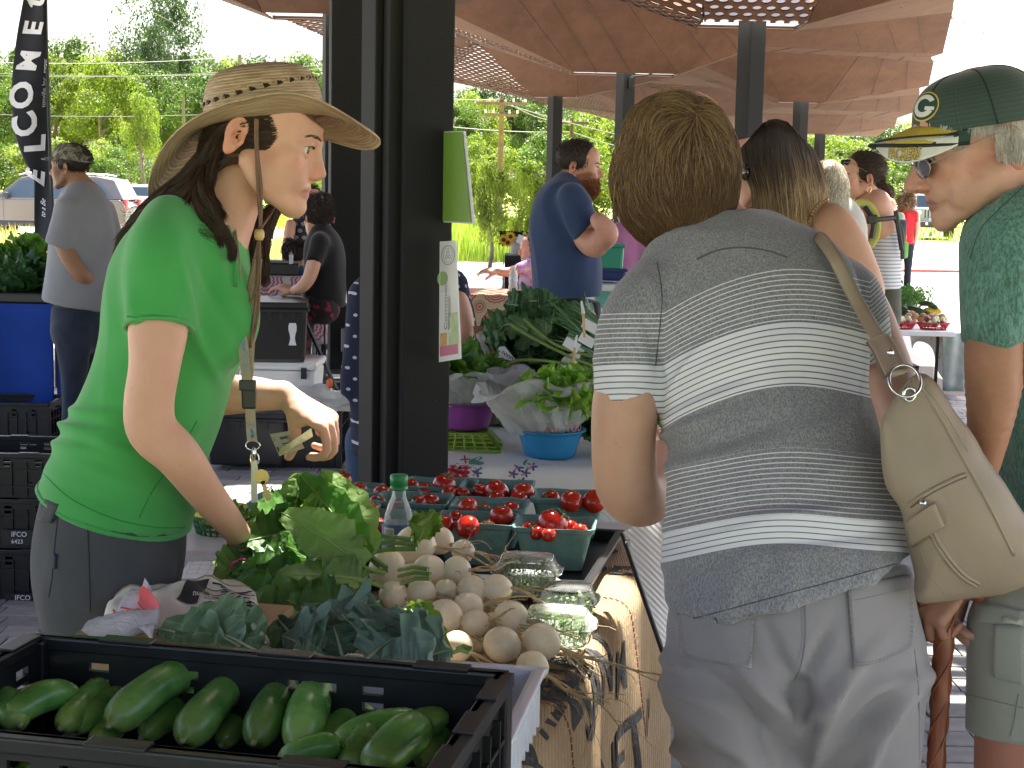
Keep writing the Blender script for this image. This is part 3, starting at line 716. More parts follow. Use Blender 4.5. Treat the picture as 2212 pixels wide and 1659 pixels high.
def suvx(e):
 for s in (-1,1):
  b=MB();b.tube([(-1.7,s*.66,1.71),(-1.4,s*.66,1.76),(.4,s*.66,1.76),(.6,s*.66,1.70)],.025,6);b.bd('roof_rail',M_RIM,e,wc=False)
  b=MB();b.box((2.28,s*.7,.78),(.1,.35,.16),bev=.03);b.bd('headlight',M_WHITE,e,wc=False)
  b=MB();b.box((-2.3,s*.72,.95),(.1,.22,.3),bev=.03);b.bd('tail_light',M_REDK,e,wc=False)
 b=MB();b.box((0,0,.40),(4.3,1.92,.16),bev=.04);b.bd('sill_cladding',M_BLKP,e,wc=False)
 for x in (-.05,.95,-1.05):
  for s in (-1,1):
   b=MB();b.box((x,s*.951,.8),(.012,.004,.62));b.bd('door_gap',M_BLKP,e,wc=False)
 for x in (.2,-.8):
  b=MB();b.box((x,-.96,.98),(.16,.03,.03),bev=.008);b.bd('door_handle',M_RIM,e,wc=False)
M_SUV=mat('paint_bronze_grey',(.16,.14,.125),rough=.25,metal=.55,coat=.7);M_JEEP=mat('paint_silver_grey',(.30,.31,.33),rough=.3,metal=.4,coat=.6)
car((q.x-.05,q.y+.9,0),pi,4.7,1.9,[(2.35,.35),(2.38,.75),(2.2,.95),(1.2,1.06),(.9,1.08),(-2.2,1.08),(-2.33,.9),(-2.35,.4),(-1.9,.3),(1.9,.3)],[(1.25,1.05),(.55,1.62),(.2,1.71),(-1.55,1.70),(-2.0,1.62),(-2.28,1.08)],M_SUV,M_SUV,'grey brown estate car parked sideways behind the man in camouflage cap','car',
 [[(1.02,1.1),(.5,1.55),(.02,1.6),(.02,1.1)],[(-.08,1.1),(-.08,1.6),(-.95,1.6),(-.95,1.1)],[(-1.05,1.1),(-1.05,1.59),(-1.6,1.57),(-2.0,1.12)]],wx=(1.45,-1.42),extras=suvx)
q=G(2052,517)
def jx(e):
 b=MB()
 b.box((1.98,0,.98),(.06,1.0,.42),bev=.03);g=b.bd('grille',M_JEEP,e,wc=False)
 for k in range(7):
  b=MB();b.box((2.015,-.36+k*.12,.98),(.02,.055,.32),bev=.01);b.bd('grille_slot',M_BLKP,g,wc=False)
 for s in (-1,1):
  b=MB();b.lathe([(0,.03),(.07,.025),(.105,0),(.11,-.03)],(2.01,s*.60,1.02),16,RY(pi/2));b.bd('headlight',M_WHITE,e,smooth=1,wc=False)
  b=MB();b.box((1.35,s*.82,.98),(1.15,.34,.08),bev=.03);b.bd('wing',M_BLKP,e,wc=False)
 b=MB();b.box((2.2,0,.56),(.22,1.7,.24),bev=.04);b.bd('bumper',M_BLKP,e,wc=False)
 b=MB();b.add([(.82,-.62,1.22),(.82,.62,1.22),(.62,.58,1.72),(.62,-.58,1.72)],[(0,1,2,3)]);b.sheet(lambda u,v:(.84-.2*v,-.64+1.28*u,1.2+.5*v),2,2,.02);b.bd('windscreen',M_GLASSD,e,wc=False)
 for y in (-.3,.3):
  b=MB();b.tube([(2.32,y,.6),(2.36,y,.58)],.05,10);b.bd('fog_light',M_WHITE,e,wc=False)
 b=MB();b.box((2.0,0,.75),(.02,.4,.1));b.bd('name_plate',M_WHITE,e,wc=False)
car((q.x-.2,q.y+2.2,0),-pi/2-.2,4.2,1.6,[(2.0,.5),(2.0,1.2),(.8,1.24),(-1.95,1.24),(-1.95,.5)],[(.82,1.2),(.6,1.78),(.5,1.84),(-1.85,1.84),(-1.95,1.2)],M_JEEP,mat('white_hardtop',(.78,.78,.76),rough=.4),'silver boxy off-road vehicle with white hard top and slotted grille behind old man','off-road vehicle',
 [[(.55,1.26),(.45,1.7),(-.3,1.72),(-.3,1.26)],[(-.4,1.26),(-.4,1.72),(-1.1,1.72),(-1.1,1.26)],[(-1.2,1.26),(-1.2,1.72),(-1.8,1.72),(-1.8,1.26)]],wr=.41,wx=(1.35,-1.25),extras=jx,tum=.06)
q=G(-26,455)
car((q.x,q.y+8,0),pi,4.6,1.8,[(2.2,.3),(2.25,.75),(1.0,.95),(-2.2,1.0),(-2.3,.4)],[(1.0,.95),(.4,1.42),(-1.4,1.42),(-2.0,.98)],M_REDK,M_REDK,'red car cut off by the far left edge of the picture','car',[[(.8,1.0),(.3,1.36),(-.4,1.36),(-.4,1.0)],[(-.5,1.0),(-.5,1.36),(-1.2,1.36),(-1.7,1.0)]],wx=(1.4,-1.4))
q=G(262,512)
car((q.x,q.y+4.5,0),pi,4.4,1.9,[(2.0,.4),(2.05,1.0),(1.5,1.15),(-2.2,1.15),(-2.2,.4)],[(1.5,1.1),(1.0,1.5),(-2.1,1.5),(-2.2,1.1)],mat('paint_white',(.75,.75,.73),rough=.3,coat=.5),MATS['paint_white'],'white vehicle half hidden behind the estate car and straw hat woman','van',[[(.9,1.15),(.75,1.42),(-.2,1.42),(-.2,1.15)]],wx=(1.3,-1.3))
# ================================================================ PEOPLE toolkit
def skinmat():
 n=NT('skin');b=n.b;v=n.obj();a=n.attr('Col')
 f=n.ramp(n.noise(28,4,v),[(.35,0.0),(.7,1.0)]);c=n.mix(n.math(MU,f,.35),a,n.mix(1.0,a,(.90,.74,.68),MU))
 g=n.ramp(n.noise(150,2,v),[(.66,0.0),(.74,.35)]);c=n.mix(g,c,n.mix(1.0,a,(.66,.45,.38),MU))
 n.l(c,b.inputs['Base Color']);si(b,'Roughness',.52);si(b,'Specular IOR Level',.4)
 si(b,'Subsurface Weight',.12);si(b,'Subsurface Radius',(.012,.004,.002));si(b,'Subsurface Scale',.6)
 n.bump(n.noise(320,3,v),.12,.001);return n.m
M_SKIN=skinmat()
def hairmat():
 n=NT('hair');b=n.b;n.l(n.attr('Col'),b.inputs['Base Color']);si(b,'Roughness',.5);si(b,'Specular IOR Level',.35)
 return n.m
M_HAIR=hairmat()
def cloth(name,c,c2=None,ns=6,heather=0,bs=500,rough=.85,sheen=.2,fold=0):
 n=NT(name);b=n.b;v=n.obj();f=n.ramp(n.noise(ns,4,v),[(.3,0.0),(.7,1.0)])
 base=n.mix(f,tuple(c),tuple(c2 or [x*.85 for x in c]))
 if heather:
  h=n.noise(260,3,n.obj((1,1,.3)),.8);k=n.ramp(h,[(.40,1-heather),(.60,1+heather)]);base=n.mix(1.0,base,k,MU)
 n.l(base,b.inputs['Base Color']);si(b,'Roughness',rough);si(b,'Sheen Weight',sheen);si(b,'Specular IOR Level',.2)
 p=n.bump(n.noise(bs,2,v),.25,.0012)
 if fold: n.bump(n.noise(fold,3,n.obj((1,1,.5)),.5,1.2),.6,.02,p)
 MATS[name]=n.m;return n.m
M_EYEW=mat('eye_white',(.78,.74,.70),rough=.15);M_IRIS=mat('iris_brown',(.06,.035,.02),rough=.1);M_PUP=mat('pupil',(.01,.01,.01),rough=.05)
SK_F=(.72,.41,.29);SK_M=(.62,.33,.24);SK_O=(.57,.325,.24);SK_T=(.33,.175,.10)
def headT(ear_px,d,fwd,pitch=0,roll=0,s=1.0,off=0):
 """head frame: origin between the ears;local y faces fwd, x to the right of the face"""
 p=P(*ear_px,d);f=Ve(fwd).normalized();r=f.cross(Ve((0,0,1))).normalized();u=r.cross(f)
 f2=f*cos(pitch)-u*sin(pitch);u2=r.cross(f2);
 if roll: q=Matrix.Rotation(roll,3,f2);r=q@r;u2=q@u2
 M=Matrix((r,f2,u2)).transposed().to_4x4();T=Matrix.Translation(p+f2*off)@M@Matrix.Scale(s,4);return T
def head_sdf(T,vox=.003,neck=None,o=None,nk=.02):
 o=o or {};s=T.to_scale().x;R=T.to_3x3().normalized();p0=T@Ve((0,-.01,-.01))
 ext=.165*s;lo=[p0[i]-ext for i in range(3)];hi=[p0[i]+ext for i in range(3)]
 if neck:
  for q in neck:
   m=max(q[3],q[4] if len(q)>4 else q[3])+.01
   for i in range(3): lo[i]=min(lo[i],q[i]-m);hi[i]=max(hi[i],q[i]+m)
 D=Sdf(lo,hi,vox);sx=R@Ve((1,0,0))
 def E(c,r,k=.01,op='u',rot=None):
  RR=R if rot is None else R@rot;D.ell(T@Ve(c),[x*s for x in r],k*s,op,np.array(RR))
 def C(rows,k=.01,op='u',side=(1,0,0),n=3):
  q=[]
  for r in rows:
   w=T@Ve(r[:3]);q.append((w.x,w.y,w.z,r[3]*s,(r[4] if len(r)>4 else r[3])*s))
  D.chain(q,k*s,op,n,side=R@Ve(side))
 g=o.get
 E((0,-.012,.045),(.075,.098,.080));E((0,.032,.045),(.063,.060,.060),.02);E((0,.042,-.022),(.057*g('wide',1),.050,.072),.02)
 ch=g('chin',0)
 for x in (-1,1):
  C([(x*.052,.002,-.04,.020),(x*.048,.03,-.072-ch*.3,.016),(x*.022,.07,-.090-ch,.015),(0,.077,-.094-ch,.014)],.022)
  E((x*.043,.060,-.014),(.022,.020,.018),.02);E((x*.040,.052,-.045),(.020,.022,.028)*1,.02)
  E((x*.026,.083,-.045),(.014,.010,.018),.014)
 E((0,.082+g('chinf',0),-.093-ch),(.017,.014,.014),.015);E((0,.074,-.058),(.026,.021,.030),.018)
 nl=g('nose',1.0);nb=g('noseb',1.0)
 C([(0,.088,.018,.0075),(0,.097,.002,.0075*nb),(0,.088+.020*nl,-.014,.0082*nb),(0,.088+.029*nl,-.028,.0098*nb)],.012)
 for x in (-1,1): E((x*.0115*nb,.088+.013*nl,-.034),(.0075*nb,.011,.0075),.007)
 E((0,.086+.006*nl,-.024),(.013*nb,.016,.016),.01)
 C([(0,.088+.022*nl,-.037,.005),(0,.088,-.043,.006)],.008)
 br=g('brow',1.0)
 for x in (-1,1):
  C([(x*.050,.066,.020,.006),(x*.032,.083,.026,.0075*br),(x*.012,.090,.021,.007*br)],.016)
  E((x*.034,.0955,.004),(.017,.0125,.0105),.012,'s')
  C([(x*.018,.084,.005,.003),(x*.026,.0885,.0125,.003),(x*.036,.0865,.0135,.003),(x*.047,.076,.005,.003)],.004)
  C([(x*.018,.083,.003,.0025),(x*.028,.087,-.004,.0028),(x*.040,.083,-.003,.003),(x*.047,.075,.004,.003)],.005)
 ls=g('lip',1.0)
 lf=g('lipf',.002)
 C([(-.027,.078,-.0645,.003),(-.013,.091+lf,-.0595,.0050*ls),(0,.0945+lf,-.0585,.0048*ls),(.013,.091+lf,-.0595,.0050*ls),(.027,.078,-.0645,.003)],.005)
 C([(-.025,.078,-.066,.003),(-.011,.0895+lf,-.0700,.0056*ls),(0,.0925+lf,-.0710,.0060*ls),(.011,.0895+lf,-.0700,.0056*ls),(.025,.078,-.066,.003)],.005)
 mo=g('mouth',.0014)
 C([(-.029,.080,-.0648,.0012),(-.013,.0965+lf,-.0648,mo),(0,.1005+lf,-.0648,mo*1.2),(.013,.0965+lf,-.0648,mo),(.029,.080,-.0648,.0012)],.003,'s')
 for x in (-1,1): E((x*.006,.088+.016*nl,-.040),(.003,.005,.003),.003,'s')
 ey=g('ear',-.012)
 for x in (-1,1):
  rot=Matrix.Rotation(x*.42,3,'Z')@Matrix.Rotation(-.18,3,'X')
  c=Ve((x*.080,ey-.004,-.006));es=g('ears',1.0)
  E(c,(.0055,.0165*es,.029*es),.006,'u',rot)
  def L(a,b): return tuple(c+rot@Ve((x*.004,a*es,b*es)))
  C([L(.010,.004)+(.0028,),L(.0125,.017)+(.0032,),L(.004,.0275)+(.0036,),L(-.009,.025)+(.0036,),L(-.0165,.012)+(.0036,),L(-.015,-.004)+(.0032,),L(-.007,-.018)+(.003,)],.004)
  E(c+rot@Ve((x*.002,-.002*es,-.024*es)),(.005,.0095*es,.0105*es),.005,'u',rot)
  C([L(-.0055,.016)+(.0022,),L(-.0085,.004)+(.0026,),L(-.003,-.009)+(.0024,)],.003)
  C([L(.0115,.001)+(.003,),L(.0125,-.006)+(.0038,),L(.009,-.012)+(.003,)],.004)
  E(c+rot@Ve((x*.0065,.002*es,-.001*es)),(.0098,.0088*es,.0125*es),.002,'s',rot);E(c+rot@Ve((x*.0065,-.001*es,.016*es)),(.0045,.0075*es,.0055*es),.003,'s',rot)
 if neck: D.chain([tuple(q) for q in neck],nk*s,'u',4,side=sx if g('nside') is None else g('nside'))
 if g('extra'): g('extra')(D,E,C)
 return D
def head_cols(V,T,base,o=None):
 o=o or {};L=(np.array(T.inverted())@np.hstack([V,np.ones((len(V),1))]).T).T[:,:3];c=np.tile(np.array(base),(len(V),1));x,y,z=np.abs(L[:,0]),L[:,1],L[:,2]
 def bl(m,k,amt):
  nonlocal c;m=(np.clip(m,0,1)*amt)[:,None];c=c*(1-m)+np.array(k)*m
 red=np.array(base)*np.array((1.02,.72,.66))
 bl(1-np.sqrt(((x-.045)/.03)**2+((z+.02)/.025)**2),red,.55*o.get('blush',1)*1.0)
 bl((y>.095)*(z<-.01)*(z>-.05)*1.0,red,.4)
 bl((x>.073)*(z<.04)*(z>-.05)*(y<.03)*1.0,red,.55)
 lip=(1-np.clip((np.sqrt((x/.027)**2+((z+.065)/.0125)**2)-.8)/.25,0,1))*(y>.078)*np.clip(1-(np.abs(z+.065)-.0105)/.002,0,1)
 bl(lip,o.get('lips',(.48,.19,.155)),.8)
 if o.get('beard') is not None:
  bz=(np.clip((.0-z-.012-.35*np.clip(.05-y,0,.1))/.012,0,1))*(z<-.0)*(y>-.005)*(z>-.14)*(1-lip);bz=bz*(1-np.clip((.040-x)/.008,0,1)*(z>-.040))
  bl(bz,o['beard'],o.get('beardamt',.5))
 return c
def eyes(T,parent,look=(0,1,0),white=True):
 s=T.to_scale().x;R=T.to_3x3().normalized()
 for x in (-1,1):
  c=T@Ve((x*.0325,.0755,.0045));b=MB();b.ico(c,.0118*s,3)
  f=(R@Ve(look)).normalized();u,w=orth(f);
  o=b.bd('eye',[M_EYEW,M_IRIS,M_PUP],parent,smooth=1)
  me=o.data;wl=wmat(parent);
  for p in me.polygons:
   dd=((wl@p.center)-c).normalized().dot(f);p.material_index=2 if dd>.965 else (1 if dd>.86 else 0)
def browlash(T,parent,col,n=60,th=.0006,arch=.004,VF=None):
 st=[];r=random.Random(3);bt=BVHTree.FromPolygons([Ve(v) for v in VF[0]],VF[1].tolist()) if VF else None
 for x in (-1,1):
  for i in range(n):
   t=i/n;px=.012+.036*t;base=Ve((x*px,.0985-.9*(max(0,px-.012))**1.0*.62,.024+arch*sin(t*2.6)+r.uniform(-.0018,.0018)))
   d=Ve((x*.7,-.25,.25-.5*t)).normalized()*.0065
   qs=[T@(base+d*k) for k in (0,.5,1)]
   if bt: qs=[(lambda h:h[0]+h[1]*.0009)(bt.find_nearest(q)) for q in qs]
   st.append([tuple(q) for q in qs])
 s=T.to_scale().x
 tag(ribbons(st,th*s,'eyebrow',M_HAIR,parent,cols=[col]*len(st)),kind='stuff')
 st=[]
 for x in (-1,1):
  for i in range(26):
   t=i/25;a=Ve((x*(.019+.027*t),.0885+.002*sin(t*3.1)-.012*t*t,.0075+.0040*sin(t*3.14)));st.append([tuple(T@a),tuple(T@(a+Ve((x*.0012*(t-.3)*2,.003,.0002)))),tuple(T@(a+Ve((x*.002*(t-.3)*2,.005,.0015))))])
 tag(ribbons(st,.0003*s,'eyelashes',M_HAIR,parent,cols=[(.02,.015,.012)]*len(st)),kind='stuff')
def hand_sdf(T,vox=.003,curl=(.5,.5,.5,.5),thumb=(.5,.3),side=1,spread=.06,sc=1.0,fore=None):
 """local: wrist at 0, +x along the hand, +z back of the hand, +y*side towards the thumb"""
 s=sc;W=lambda v:T@Ve(v);cs=[]
 rows=[]
 def add(pts,rr,k): rows.append(([tuple(W(p))+(r,r2) for p,(r,r2) in zip(pts,rr)],k))
 zax=tuple(T.to_3x3()@Ve((0,0,1)))
 lenf=(.040,.045,.041,.032);yb=(.029,.010,-.009,-.027);xb=(.088,.093,.089,.081);rad=(.0092,.0094,.009,.008)
 P1=[]
 D=None;segs=[]
 segs.append(([(-.015,0,0,.024,.018),(.02,0,0,.026,.016),(.05,.001*side,0,.037,.0145),(.084,.001*side,.001,.040,.0125)],.01))
 segs.append(([(.012,.020*side,-.006,.014,.013),(.045,.030*side,-.010,.013,.012)],.012))
 for i in range(4):
  a=curl[i];x,y,z=xb[i],yb[i]*side,.002;d=Ve((1,0,0));ang=0;pts=[(x-.012,y,z,rad[i],rad[i])];L=lenf[i];cur=Ve((x,y,z));sp=(1.5-i)*spread*side
  pts.append((x,y,z,rad[i]*1.04,rad[i]*1.04))
  for j,(ll,bend) in enumerate(((L,a),(L*.62,a*1.15),(L*.52,a*.75))):
   ang+=bend;dd=Ve((cos(ang)*cos(sp),cos(ang)*sin(sp),-sin(ang)));cur=cur+dd*ll;q=rad[i]*(1-.09*(j+1));pts.append((cur.x,cur.y,cur.z,q,q))
  segs.append((pts,.004))
 a,bn=thumb;cur=Ve((.022,.026*side,-.008));pts=[(cur.x,cur.y,cur.z,.013,.012)];yaw=.75*side-a*.5*side;pit=a*.9
 for L,r in ((.036,.0115),(.030,.0102),(.024,.0090)):
  dd=Ve((cos(yaw)*cos(pit),sin(yaw)*cos(pit),-sin(pit)));cur=cur+dd*L;pts.append((cur.x,cur.y,cur.z,r,r));pit+=bn;yaw-=bn*.6*side
 segs.append((pts,.006))
 allp=[]
 for p,k in segs:
  for q in p: w=W([c*s for c in q[:3]]);allp.append((w.x,w.y,w.z,q[3]*s,q[4]*s))
 if fore: allp+= [tuple(q) if len(q)>4 else tuple(q)+(q[3],) for q in fore]
 A=np.array(allp);lo=(A[:,:3]-A[:,3:4]).min(0)-.012;hi=(A[:,:3]+A[:,3:4]).max(0)+.012
 D=Sdf(lo,hi,vox);first=True
 for p,k in segs:
  q=[];
  for r in p: w=W([c*s for c in r[:3]]);q.append((w.x,w.y,w.z,r[3]*s,r[4]*s))
  D.chain(q,k,'u',2 if len(p)>3 else 2,side=zax)
 if fore: D.chain(fore,.015,'u',4)
 return D
def handT(wrist,dirn,back,s=1):
 x=Ve(dirn).normalized();z=Ve(back);z=(z-x*z.dot(x)).normalized();y=z.cross(x);M=Matrix((x,y,z)).transposed().to_4x4();return Matrix.Translation(wrist)@M
def person(label,base,group=None,cat='person'):
 return empty('person',base,0,label,cat,group)
def skin_obj(parts,parent,name='body'):
 V,F=joinVF([(p[0],p[1]) for p in parts]);C=np.vstack([np.asarray(p[2]) if np.ndim(p[2])==2 else np.tile(p[2],(len(p[0]),1)) for p in parts])
 return mkobj(name,V,F,M_SKIN,parent,smooth=1,cols=C)
def disp(V,F,fn):
 N=vnorm(V,F);return V+N*fn(V,N)[:,None]
def folds(V,sc=(9,9,4),amp=.008,seed=1,rid=True):
 q=V*np.array(sc);w=q+.6*np.stack([vnoise(q*.7+9,seed+5),vnoise(q*.7+4,seed+6),vnoise(q*.7,seed+7)],1);a=vnoise(w,seed)
 b=vnoise(w*2.1,seed+1)
 r=(1-np.abs(a))**2*1.2-.6 if rid else a
 return amp*(r+.35*b)
def pxy(V):
 """picture coordinates of points, used only to lay printed cloth patterns along the body"""
 M=np.array(CMI);q=(V-np.array((0,0,CAMH)))@M.T;return CX+FP*q[:,0]/-q[:,2], CY-FP*q[:,1]/-q[:,2]
def cloth_obj(name,D,m,parent,amp=.006,sc=(9,9,4),seed=1,attrs=None,extra=None,smooth=3):
 V,F=D.mesh(smooth)
 V=disp(V,F,lambda v,n: folds(v,sc,amp,seed)+(extra(v) if extra else 0))
 a={k:f(V) for k,f in attrs.items()} if attrs else None
 return mkobj(name,V,F,m,parent,smooth=1,attrs=a)
def bounds(rows,pad=.04):
 A=np.array([r[:3] for r in rows]);m=max(max(r[3],r[4] if len(r)>4 else r[3]) for r in rows)
 r=np.array([max(x[3],x[4] if len(x)>4 else x[3]) for x in rows])[:,None]
 return (A-r).min(0)-pad,(A+r).max(0)+pad
from mathutils.bvhtree import BVHTree
def bvh(o):
 me=o.data;M=wmat(o);return BVHTree.FromPolygons([M@v.co for v in me.vertices],[tuple(p.vertices) for p in me.polygons])
def drape(tree,pts,off=.001,n=8,dmin=.4):
 out=[];q=cat(pts,n) if n>1 else pts
 for x,y in q:
  r=ray(x,y).normalized();h=tree.ray_cast(Ve((0,0,CAMH))+r*dmin,r)
  if h[0] is not None: out.append(h[0]-r*off)
 return out
def seamline(tree,pts,name,m,parent,r=.0012,off=.0005,n=8,dash=None):
 v=drape(tree,pts,off,n)
 if len(v)<2: return
 b=MB()
 if dash:
  v=crv(v,3) if len(v)>2 else v
  for i in range(0,len(v)-1,2): b.tube([v[i],v[i+1]],r,4)
 else: b.tube(v,r,5)
 return b.bd(name,m,parent,smooth=1)
def patch(tree,corners,name,m,parent,nu=10,nv=10,off=.002,th=.0015):
 """sheet laid on a surface: corners tl,tr,br,bl in picture coordinates"""
 tl,tr,br,bl=[np.array(c,dtype=float) for c in corners]
 cache={}
 def fn(u,v):
  p=(tl*(1-u)+tr*u)*(1-v)+(bl*(1-u)+br*u)*v;r=ray(*p).normalized();h=tree.ray_cast(Ve((0,0,CAMH))+r*.4,r)
  q=h[0]-r*off if h[0] is not None else cache.get('l',tree.find_nearest(Ve((0,0,CAMH))+r*2.4)[0]);cache['l']=q;return q
 b=MB();b.sheet(fn,nu,nv,th);return b.bd(name,m,parent,smooth=1)
def hairlocks(parent,paths,n,w,cols,name='hair',spread=.008,wave=.0,seed=3,pts=10,taper=True,clump=1.0):
 """paths: list of (polyline Nx3, radius start, radius end, weight)"""
 r=np.random.default_rng(seed);st=[];cc=[];W=np.array([p[3] for p in paths]);W=W/W.sum();ci=r.choice(len(paths),n,p=W)
 cache=[]
 for p in paths:
  q=cat([tuple(x) for x in p[0]],6);L=np.r_[0,np.cumsum(np.linalg.norm(np.diff(q,axis=0),axis=1))];t=np.linspace(0,L[-1],pts);cache.append(np.stack([np.interp(t,L,q[:,i]) for i in range(3)],1))
 cols=np.array(cols)
 for i in range(n):
  p=paths[ci[i]];q=cache[ci[i]];a=r.normal(size=3);a/=np.linalg.norm(a);a=a*r.uniform(.2,1)**.5
  rad=np.linspace(p[1],p[2],pts)[:,None];s=q+a*rad
  ph=r.uniform(0,6.28,3);fr=r.uniform(1,3);tt=np.linspace(0,1,pts)[:,None]
  s=s+wave*np.sin(tt*6.28*fr+ph)*tt+r.normal(0,.0012,(pts,3))*tt
  st.append(s);k=r.integers(0,len(cols));f=r.uniform(.7,1.25);cc.append(cols[k]*f)
 ww=w*np.random.default_rng(seed+1).uniform(.6,1.3,n)
 return ribbons(st,ww,name,M_HAIR,parent,cols=cc,taper=taper)
def leg_rows(hx,hy,d,hw,foot,kneef=.5,r=(.085,.06,.045),shift=(0,0)):
 p=P(hx,hy,d);k=Ve(((p.x+foot[0])/2+shift[0],(p.y+foot[1])/2+shift[1],(p.z+.09)*.53));return [(p.x,p.y,p.z,hw*d/FP,hw*d/FP*1.1),(k.x,k.y,k.z,r[0]*.85,r[0]*.95),(foot[0],foot[1],.09,r[2]*1.1,r[2]*1.2)]
def shoe(parent,x,y,dirv,m,sole=None,l=.28):
 u=Ve((dirv[0],dirv[1],0)).normalized();c=Ve((x,y,0));lo=c-u*.1-Ve((.08,.08,.0));D=Sdf((x-.24,y-.24,-.02),(x+.24,y+.24,.14),.008)
 a=c-u*.07;b2=c+u*(l-.12);D.chain([(a.x,a.y,.045,.042,.045),(c.x+u.x*.05,c.y+u.y*.05,.045,.045,.042),(b2.x,b2.y,.032,.045,.030)],.02);D.chain([(c.x-u.x*.03,c.y-u.y*.03,.05,.04),(c.x-u.x*.03,c.y-u.y*.03,.11,.04)],.02);D.plane((0,0,.004),(0,0,-1))
 V,F=D.mesh();o=mkobj('shoe',V,F,m,parent,smooth=1);return o
def combed(tree,roots,flow,steps,step,off,jit,seed,cols,w,parent,name,lift=None,dirt=.5):
 """hairs combed over a form from surface roots;flow(px,py) gives the direction seen in the picture plane"""
 r=np.random.default_rng(seed);st=[];cc=[];VN=vnoise(np.asarray(roots)*34,seed)
 for p0,vn in zip(roots,VN):
  p=Ve(p0);pts=[];lf=off*r.uniform(.2,1.0);k=int(steps*r.uniform(.6,1.1));ja=r.normal(0,jit)+dirt*vn;x0,y0=PX(p)
  for s in range(k):
   q=tree.find_nearest(p);nn=q[1];base=q[0]+nn*(lf+(lift(s/k) if lift else 0));pts.append(tuple(base))
   X,Y=PX(base);fx,fy=flow(X,Y);a=atan2(fy,fx)+ja
   d=Ve((cos(a),0,-sin(a)));d=d-nn*d.dot(nn)
   if d.length<.15: d=d+Ve((0,-.3,-.4))
   p=base+d.normalized()*step
  if len(pts)>3: st.append(np.array(pts));cc.append(np.array(cols(x0,y0,r))*r.uniform(.85,1.15))
 return ribbons(st,w*r.uniform(.6,1.3,len(st)),name,M_HAIR,parent,cols=cc)
def rootson(V,N,n,seed,cond):
 r=np.random.default_rng(seed);i=r.integers(0,len(V),n*6);x,y=pxy(V[i]);m=(N[i,1]<.35)&cond(x,y,V[i]);return V[i][m][:n]+r.normal(0,.001,(min(n,m.sum()),3))
def hemring(rows,m,parent,r=.0035,name='hem_edge',k=1.0,cl=None):
 a=np.array(rows[-2][:3]);b_=np.array(rows[-1][:3]);e=b_-a;e/=np.linalg.norm(e);u=np.cross(e,(0,1,0));u/=np.linalg.norm(u);w=np.cross(u,e);c=b_
 ra2,rb2=rows[-1][3]*k,(rows[-1][4] if len(rows[-1])>4 else rows[-1][3])*k
 q=MB();q.tube([Ve(c+u*ra2*cos(t)+w*rb2*sin(t)) for t in np.linspace(0,2*pi,49)[:-1]],r,6,closed=True);return q.bd(name,m,parent,smooth=1)
# ================================================================ woman in straw hat
M_GREENT=cloth('green_jersey',(.062,.36,.085),(.075,.41,.10),ns=8,bs=700,sheen=.3)
M_GREYTR=cloth('charcoal_canvas',(.066,.070,.074),(.085,.088,.092),ns=14,bs=400,sheen=.1)
W1=person('young woman in straw hat and bright green T-shirt leaning over the table with a banknote',(G(240,2300,0).x,2.66,0))
D0=2.62
T1=headT((535,288),D0-.02,(1,-.05,0),radians(16),0,1.0,.026)
nk=R5([(512,372,D0,62,.052),(500,430,D0,62,.055),(478,490,D0,66,.062),(440,540,D0,88,.09)])
Dh=head_sdf(T1,.0028,nk,dict(ear=-.022,nose=.80,noseb=.88,wide=.95,chinf=.006,lip=1.12,brow=.7,nside=(0,1,0)))
Dh.plane(P(580,242,D0),(-.25,0,1));Dh.plane(P(665,247,D0),(.8,0,1));Vh,Fh=Dh.mesh(1);Ch=head_cols(Vh,T1,SK_F,dict(blush=1.1,lips=(.50,.20,.17)))
near=R5([(343,640,2.44,50,.045),(342,700,2.42,64,.050),(334,790,2.40,55,.044),(322,870,2.40,54,.043),(330,930,2.40,55,.040),(385,985,2.42,50,.038),(440,1060,2.50,41,.031),(500,1135,2.62,32,.024),(520,1165,2.70,27,.019)])
Da=Sdf(*bounds(near,.02),.005);Da.chain(near,.01,'u',4);Va,Fa=Da.mesh(1)
wr=P(523,1172,2.71);Hn=hand_sdf(handT(wr,(.35,.35,-.85),(.5,-.75,.1)),.0032,(.35,.4,.45,.5),(.35,.2),side=1);Vn,Fn=Hn.mesh(1)
wf=P(628,857,2.80);fore=R5([(600,856,2.80,31,.024),(560,852,2.80,37,.032),(520,852,2.80,42,.038),(470,852,2.79,46,.042),(440,850,2.78,46,.042)])
Hf=hand_sdf(handT(wf,(.80,-.15,-.52),(.52,-.35,.75)),.0029,(.85,.9,.95,1.0),(.9,.35),side=-1,fore=fore,spread=.03);Vf,Ff=Hf.mesh(1)
Bd=R5([(430,520,D0,90,.14),(380,640,D0,120,.15),(345,850,D0,115,.14),(250,1092,D0,135,.15)]);Db=Sdf(*bounds(Bd,.02),.014);Db.chain(Bd,.02);Vb,Fb=Db.mesh(1)
body1=skin_obj([(Vh,Fh,Ch),(Va,Fa,SK_F),(Vn,Fn,SK_F),(Vf,Ff,SK_F),(Vb,Fb,SK_F)],W1)
eyes(T1,W1,(.05,1,-.02));browlash(T1,W1,(.10,.06,.035),VF=(Vh,Fh))
tor=R5([(450,498,D0,52,.08),(428,522,D0,96,.13),(402,570,D0,136,.185),(384,650,D0,150,.185),(366,750,D0,145,.172),(340,850,D0,147,.165),(303,940,D0,150,.165),(276,1015,D0,158,.17),(250,1092,D0,168,.175)])
slv=R5([(368,505,2.52,66,.07),(350,560,2.46,76,.07),(345,630,2.44,77,.066),(343,708,2.42,72,.062)])
D=Sdf(*bounds(tor+slv,.03),.0068);D.chain(tor,.03,'u',4,flat=(0,1));D.chain(slv,.03,'u',4,flat=(0,1))
